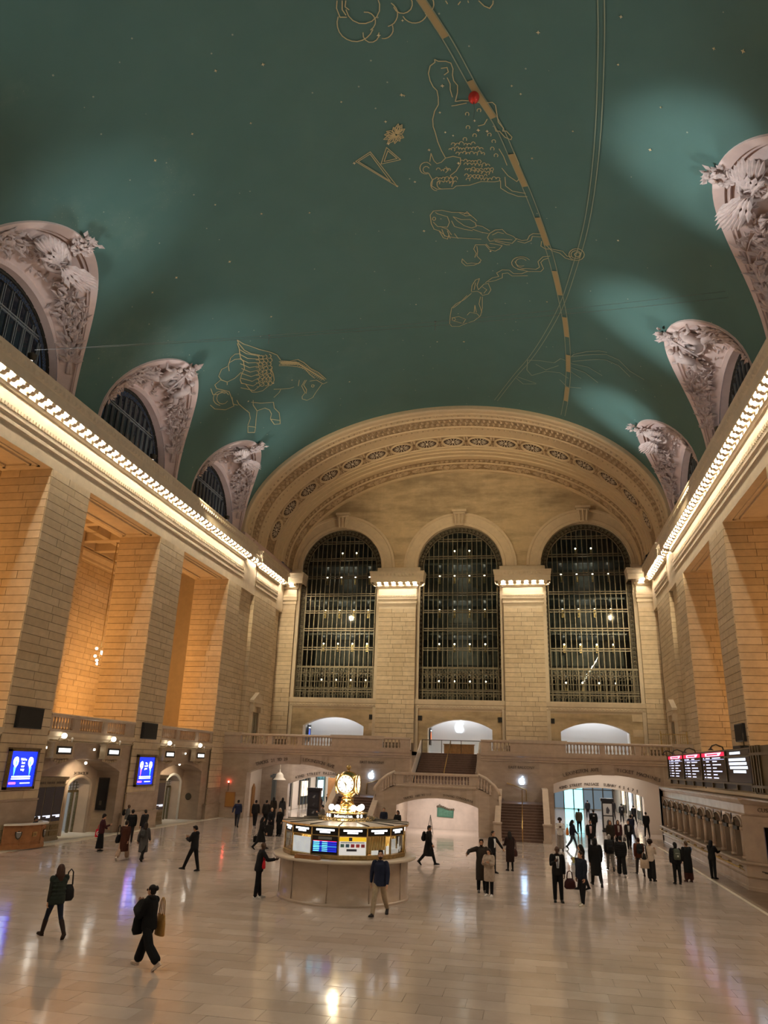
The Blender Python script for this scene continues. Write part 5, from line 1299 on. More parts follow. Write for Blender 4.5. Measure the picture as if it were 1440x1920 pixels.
W_, U_ = ngon(2.27), ngon(.9)
ROOFM = plain('roof_opal_panel', (.56, .50, .46), .25)
for k in range(NSD):
    k2 = (k+1) % NSD
    f = lambda P_, a, z: (P_[0], P_[1], z)
    b = MB(); b.add([f(W_[k], 0, 2.40), f(W_[k2], 0, 2.40), f(U_[k2], 0, 2.455), f(U_[k], 0, 2.455)], [(0, 1, 2, 3)]); b.build('roof_panel', ROOFM, bo)
    b = MB(); b.tube([f(W_[k], 0, 2.41), f(U_[k], 0, 2.465)], .022, 4); b.build('roof_rib', BRONZD, bo)
b = MB(); b.lathe([(1.0, 2.44), (1.0, 2.47), (.84, 2.5), (.80, 2.53), (.80, 2.55)], n=28); b.build('brass_foot', BRASSM, bo)
b = MB()
for j in range(44):
    a = 2*pi*j/44; b.tube([(.96*cos(a), .96*sin(a), 2.46), (1.02*cos(a+.03), 1.02*sin(a+.03), 2.53), (.95*cos(a+.06), .95*sin(a+.06), 2.58)], .014, 4)
b.build('cresting', BRONZE, bo, kind='stuff')
b = MB(); b.lathe([(.74, 2.54), (.74, 2.68)], n=28, mi=0); b.lathe([(.76, 2.67), (.78, 2.69), (.76, 2.71), (.0, 2.71)], n=28, mi=1); b.build('sign_drum', [SIGNB, BRASSM], bo)
b = MB(); R_ = .755
for i, ch in enumerate('information'):
    me = text_mesh(ch, .145, .006); a = -pi/2+.22*0+(-5+i)*.083+.05
    me.transform(Matrix.Rotation(a+pi/2, 4, 'Z') @ Matrix.Translation((0, -R_, 2.565)) @ Matrix.Rotation(pi/2, 4, 'X'))
    b.add([v.co[:] for v in me.vertices], [list(p.vertices) for p in me.polygons]); bpy.data.meshes.remove(me)
for a in (-pi/2-.9, -pi/2-.68, -pi/2+.78, -pi/2+1.0):
    me = text_mesh('i' if abs(a+pi/2) < .8 else '?', .13, .006); me.transform(Matrix.Rotation(a+pi/2, 4, 'Z') @ Matrix.Translation((0, -R_, 2.565)) @ Matrix.Rotation(pi/2, 4, 'X'))
    me2 = MB(); me2.prism([(cos(q)*.045, .065+sin(q)*.06) for q in [2*pi*j/10 for j in range(10)]], lambda u, v, d: Matrix.Rotation(a+pi/2, 4, 'Z') @ Vector((u, -R_-d, 2.55+v)), .0, .008)
    b.add(me2.v, me2.f); bpy.data.meshes.remove(me)
b.build('lit_lettering', LITW, bo)
GP = [(-2.5), (-1.95), (-.95), (-.45), (.7), (1.9)]
for a in GP:
    b = MB(); b.tube([(.6*cos(a), .6*sin(a), 2.7), (.6*cos(a), .6*sin(a), 2.78)], .04, 6); b.build('globe_stem', BRASS, bo)
    b = MB(); b.ball((.6*cos(a), .6*sin(a), 2.87), .105, 12, 8); b.build('lamp_globe', GLOBE, bo)
b = MB(); b.lathe([(.42, 2.7), (.42, 2.76), (.36, 2.80), (.35, 2.88), (.37, 2.90), (.30, 2.93), (.24, 3.02), (.21, 3.14), (.23, 3.16), (.20, 3.18), (.17, 3.22), (.21, 3.26), (.25, 3.28), (.25, 3.30), (.20, 3.32)], n=20); b.build('clock_pedestal', BRASS, bo)
b = MB(); b.ball((0, 0, 3.66), .45, 32, 20); b.v = [(max(-.335, min(.335, x)), max(-.335, min(.335, y)), z) for x, y, z in b.v]; b.build('clock_case', BRASS, bo)
CLF = glow('clock_face_glow', (1, .88, .62), 1.15)
for q in range(4):
    a = -pi/2+q*pi/2; nn = Vector((cos(a), sin(a), 0)); tt = Vector((-sin(a), cos(a), 0))
    T = lambda u, v, d, nn=nn, tt=tt: Vector((0, 0, 3.66))+tt*u+Vector((0, 0, v))+nn*(.335+d)
    cir = lambda r, n=24: [(r*cos(2*pi*j/n), r*sin(2*pi*j/n)) for j in range(n)]
    b = MB(); b.prism(cir(.315), T, 0, .055); fo = b.build('clock_face', CLF, bo)
    b = MB(); b.tube([T(u, v, .05) for u, v in cir(.325)], .028, 6, closed=True); b.build('bezel', BRASS, bo)
    b = MB()
    for j in range(12):
        h = 2*pi*j/12; b.prism([(r*sin(h+dd), r*cos(h+dd)) for r, dd in ((.225, -.05), (.28, -.04), (.28, .04), (.225, .05))], T, .056, .06)
    b.build('numerals', LETTER, bo)
    for h, r, w in ((radians(-42), .15, .018), (radians(168), .24, .011)):
        b = MB(); b.prism([(-.05*sin(h)-w*cos(h), -.05*cos(h)+w*sin(h)), (-.05*sin(h)+w*cos(h), -.05*cos(h)-w*sin(h)), (r*sin(h), r*cos(h))], T, .06, .066); b.build('clock_hand', LETTER, bo)
b = MB(); b.lathe([(.16, 4.04), (.12, 4.08), (.05, 4.10), (.04, 4.15), (.07, 4.18), (.10, 4.23), (.07, 4.28), (.03, 4.31), (0, 4.34)], n=14); b.build('finial', BRASSM, bo)
lamp('POINT', 'booth_lamp', (BX, BY-.2, 2.0), 150, WARM, size=.4); lamp('POINT', 'booth_globe_light', (BX, BY-.75, 3.0), 25, WARM, size=.15)
lb_ = MB(); lb_.lathe([(2.0, 1.3), (0.02, 1.32)], n=NSD); lb_.build('booth_floor', WOOD, bo)
pb = MB(); pb.box(-.55, .35, -.09, .09, 0, .1); pb.box(-.5, .3, -.07, .07, .1, .12)
o = pb.build('brochure_tray', WOODR, None, loc=(BX-.62, BY-2.30, 1.372), label='low wooden tray on the booth counter under the blue screen', cat='tray'); o.rotation_euler = (0, 0, -.26)

# ------------------------------------------------------------------ ticket counter on the right
tc = empty('ticket_counter', (15.0, 46.9, 0), label='long marble ticket counter with a row of arched windows along the right side', cat='counter'); tc.scale = (1, 1.068, .94)
Y0, Y1 = 33.4, 52.8
def tpart(mb, name, mat, **kw): return part(mb, name, mat, tc, (-14.4, -44, 0), **kw)
SKIN = plain('counter_marble', (.50, .40, .32), .25, noise=.14, nscale=1.6)
c45 = [(14.4, Y1), (14.4, Y0), (17.3, Y0-2.9)]
def along(prof): b = MB(); b.sweep(c45, prof, -1); return b
tpart(along([(.0, 0), (.0, .12), (-.04, .16), (-.04, .48), (0, .52), (.02, .56), (-.02, .6), (-.02, 1.02)]), 'counter_base', SKIN)
tpart(along([(-.1, 1.02), (.14, 1.04), (.18, 1.08), (.18, 1.13), (.14, 1.16), (-.5, 1.16)]), 'counter_shelf', SKIN)
tpart(along([(-.62, 1.16), (-.62, 2.95)]), 'window_backing', plain('dark_window_recess', (.10, .065, .04), .5))
tpart(along([(-.35, 2.98), (-.2, 3.0), (-.16, 3.06), (-.2, 3.1), (-.2, 3.46), (-.12, 3.5), (-.05, 3.58), (.02, 3.66), (.04, 3.74), (-1.8, 3.76)]), 'counter_entablature', SKIN)
b = MB(); b.box(14.4, 14.62, Y1, Y1+.2, 0, 3.75); b.box(14.4, 17.4, Y1, Y1+.15, 0, 3.75); b.box(14.5, 15.1, Y1-.16, Y1+.1, 0, 3.1); tpart(b, 'counter_end', SKIN)
NWK = 11; pit = (Y1-Y0-.5)/NWK
TT = lambda u, z, d: (14.4+.2+d, u, z)
for k in range(NWK):
    yc = Y0+.45+pit*(k+.5); hw = pit/2
    tw = MB(); seg_arch(tw, yc-hw, yc+hw, 1.16, 3.0, [(yc, hw-.2, 1.16, 2.52, .34)], TT, .4, 0, 0, nseg=10)
    o = tpart(tw, 'ticket_window', SKIN)
    q = MB(); q.v = []
    q.tube([(14.58, yc-hw, 1.18), (14.58, yc-hw, 1.3)], .17, 8); q.tube([(14.58, yc-hw, 1.3), (14.58, yc-hw, 2.38)], .13, 8); q.tube([(14.58, yc-hw, 2.38), (14.58, yc-hw, 2.5)], .16, 8); q.v = [(v[0]-14.4, v[1]-44, v[2]) for v in q.v]; q.build('half_column', SKIN, o)
    q = MB(); q.tube([(14.57, yc+(hw-.14)*cos(a), 2.52+.40*sin(a)) for a in [pi*j/10 for j in range(11)]], .05, 5); q.v = [(v[0]-14.4, v[1]-44, v[2]) for v in q.v]; q.build('arch_moulding', SKIN, o)
    q = MB()
    for j in range(7): y = yc-hw+.3+(2*hw-.6)*j/6; q.box(14.86, 14.89, y-.015, y+.015, 1.2, 2.75)
    for z in (1.55, 2.1): q.box(14.85, 14.9, yc-hw+.22, yc+hw-.22, z-.03, z+.03)
    q.v = [(v[0]-14.4, v[1]-44, v[2]) for v in q.v]; q.build('brass_grille', BRONZE, o)
    q = MB(); q.box(14.46, 14.56, yc-.36, yc+.36, 2.34, 2.50); q.tube([(14.6, yc-.1, 2.9), (14.42, yc-.1, 2.85), (14.45, yc-.1, 2.5)], .02, 5); q.ball((14.45, yc+.12, 2.58), .07, 6, 5); q.v = [(v[0]-14.4, v[1]-44, v[2]) for v in q.v]; q.build('window_sign', BRONZD, o)
b = MB(); 
for k in range(NWK+1):
    y = Y0+.45+pit*k
    for dy in (-.25, -.12, 0, .12, .25): b.tube([(14.34, y+dy, .92), (14.26, y+dy*1.3, .84), (14.34, y+dy*1.6, .76)], .018, 4)
b.tube([(14.2, Y0+.2, .86), (14.2, Y1-.2, .86)], .035, 6); tpart(b, 'foot_rail', BRASSM)
# customer service bay on the angled end
nn = Vector((-1, -1, 0)).normalized(); tt = Vector((1, -1, 0)).normalized(); cc = Vector((14.4, Y0, 0))
TA = lambda u, v, d: cc+tt*u+nn*(d-.2)+Vector((0, 0, v))
b = MB()
for u0, u1 in ((-.05, .75), (2.6, 3.6)): b.prism([(u0, 1.16), (u1, 1.16), (u1, 3.0), (u0, 3.0)], TA, -.2, .06)
b.prism([(.75, 2.6), (2.6, 2.6), (2.6, 3.0), (.75, 3.0)], TA, -.2, .06); b.prism([(.65, 1.16), (.9, 1.16), (.9, 2.7), (.65, 2.7)], TA, .06, .12); b.prism([(.65, 2.6), (2.7, 2.6), (2.7, 2.75), (.65, 2.75)], TA, .06, .14); tpart(b, 'service_bay', SKIN)
b = MB(); b.prism([(1.0, 1.3), (2.5, 1.3), (2.5, 2.55), (1.0, 2.55)], TA, -.25, -.2); tpart(b, 'service_window', GLASSD)
b = MB(); b.prism([(1.15, 1.4), (1.25, 1.4), (1.2, 1.9), (1.12, 1.9)], TA, -.2, -.19); b.prism([(1.2, 2.1), (2.2, 2.1), (2.2, 2.2), (1.1, 2.3)], TA, -.2, -.19); tpart(b, 'service_screen', glow('service_screen_glow', (.5, .55, 1), .8))
t_ = text_mesh('CUSTOMER SERVICE', .24, .01); t_.materials.clear(); t_.materials.append(LETTER)
p = TA(1.75, 3.2, .0)+nn*.01; inst('lettering', t_, tc, (p.x-14.4, p.y-44, p.z), (pi/2, 0, -pi/4))
b = MB(); p = TA(1.3, .78, .24)
for j in range(-2, 3): b.tube([p+tt*.12*j, p+tt*.3*j+nn*.03+Vector((0, 0, .1-.03*abs(j)))], .022, 4)
b.tube([p-tt*.5, p+tt*1.8], .03, 5); tpart(b, 'scroll_bracket', BRONZD)

# ------------------------------------------------------------------ departure board above the counter
DX = 14.55
db = empty('departure_board', (15.15, 42.7, 3.80), label='long black departure board with red headings above the ticket counter', cat='board'); db.scale = (1, 1.068, 1.02)
def dpart(mb, name, mat, **kw): return part(mb, name, mat, db, (-DX, -40, -3.78), **kw)
CAB = plain('board_case', (.035, .03, .022), .45, .3); FRAME = plain('board_frame', (.16, .125, .07), .4, .6)
b = MB(); b.box(DX+.05, DX+.95, 31.5, 49.8, 4.05, 5.42); b.box(DX+.15, DX+.9, 31.4, 49.6, 3.79, 4.05); dpart(b, 'board_case', CAB)
b = MB(); b.box(DX+.05, DX+1.0, 26.5, 31.5, 3.79, 5.5); dpart(b, 'plain_panel', plain('olive_panel', (.13, .10, .05), .5))
b = MB()
for y in (31.3, 31.0, 30.6, 30.3, 27.5): b.box(DX-.02, DX+.08, y-.07, y+.07, 3.79, 5.52)
for z in (4.0, 5.2): b.box(DX-.03, DX+.06, 26.5, 31.5, z-.05, z+.05)
for y in (49.75, 44.9, 40.3, 35.4): b.box(DX, DX+.08, y-.06, y+.06, 4.05, 5.42)
b.box(DX-.05, DX+.1, 31.4, 49.8, 4.02, 4.1); b.box(DX-.02, DX+.1, 31.4, 49.8, 5.4, 5.46)
for k in range(9): y = 32+2.2*k; b.box(DX+.08, DX+.16, y-.08, y+.08, 3.79, 4.05)
b.box(DX-.03, DX+.06, 31.4, 35.4, 5.12, 5.18); dpart(b, 'board_frame', FRAME)
DW = glow('board_white', (.66, .68, 1), 1.15); DP = glow('board_pink', (1, .62, .92), 1.5); DR = glow('board_red', (.85, .01, .05), 1.3); DBL = plain('board_screen', (.006, .006, .012), .2)
TD = lambda u, v, d: (DX+.04-d, u, v)
rd = random.Random(9)
cols = [(49.5, 45.1), (44.7, 40.5), (40.1, 35.6)]
for ya, yb in cols:
    b = MB(); b.prism([(yb, 4.12), (ya, 4.12), (ya, 5.40), (yb, 5.40)], TD, -.03, 0); sc = dpart(b, 'screen', DBL)
    b = MB(); b.prism([(yb, 5.21), (ya, 5.21), (ya, 5.38), (yb, 5.38)], TD, .0, .005); b.v = [(v[0]-DX, v[1]-40, v[2]-3.78) for v in b.v]; b.build('red_heading', DR, sc)
    b = MB(); b.prism([(yb+.9, 5.225), (ya-.8, 5.225), (ya-.8, 5.365), (yb+.5, 5.365)], TD, .005, .01); b.v = [(v[0]-DX, v[1]-40, v[2]-3.78) for v in b.v]; b.build('heading_field', DP, sc)
    b = MB(); dashes(b, yb+1.2, ya-1.1, 5.295, .07, rd, TD, .01, 0, .5, 1, .4); b.v = [(v[0]-DX, v[1]-40, v[2]-3.78) for v in b.v]; b.build('heading_lettering', DR, sc)
    b = MB(); W = ya-yb
    b.prism([(yb+.1, 5.06), (ya-.2, 5.06), (ya-.2, 5.075), (yb+.1, 5.075)], TD, 0, .005)
    for j in range(7):
        z = 5.13-.148*j if j else 5.135; h = .05
        for f0, f1 in ((.06, .10), (.18, .36), (.48, .68 if rd.random() < .75 else .84)):
            f1 += rd.uniform(-.04, .04); dashes(b, ya-W*f1, ya-W*f0, z, h, rd, TD, 0, 0, .35, .6, .3)
    b.v = [(v[0]-DX, v[1]-40, v[2]-3.78) for v in b.v]; b.build('train_rows', DW, sc, kind='stuff')
b = MB(); b.prism([(31.7, 4.12), (35.2, 4.12), (35.2, 5.40), (31.7, 5.40)], TD, -.03, 0); sc = dpart(b, 'screen', DBL)
b = MB(); dashes(b, 33.0, 34.7, 5.29, .10, rd, TD, 0, 0, .4, .9, .2)
for j, (q0, q1) in enumerate(((32.3, 34.9), (32.2, 34.9), (32.1, 34.8), (32.4, 34.3))): dashes(b, q0, q1, 5.02-.16*j, .11, rd, TD, 0, 0, .4, .8, .15)
b.v = [(v[0]-DX, v[1]-40, v[2]-3.78) for v in b.v]; b.build('notice_text', glow('board_notice', (.72, .82, 1), 1.3), sc, kind='stuff')
for y in (49.2, 46, 42.6, 36.6):
    b = MB(); b.tube([(DX+.3, y, 5.4), (DX+.25, y, 5.62), (DX-.05, y-.1, 5.72), (DX-.25, y-.15, 5.66), (DX-.32, y-.15, 5.55)], .035, 6); b.lathe([(.03, .1), (.14, 0), (.0, .01)], (DX-.32, y-.15, 5.46), 10); dpart(b, 'gooseneck_lamp', BRONZD)
b = MB(); b.box(DX+.2, DX+.7, 33.4, 34.6, 5.42, 5.6); b.tube([(DX+.3, 33.2, 5.5), (DX+.3, 33.2, 6.1)], .02, 4); dpart(b, 'board_box', CAB)
b = MB(); b.box(14.5, 17.4, 26.6, 52.9, 3.70, 3.77); b.box(15.6, 17.3, 33.5, 52.5, 0, 3.7); tpart(b, 'counter_roof', SKIN)
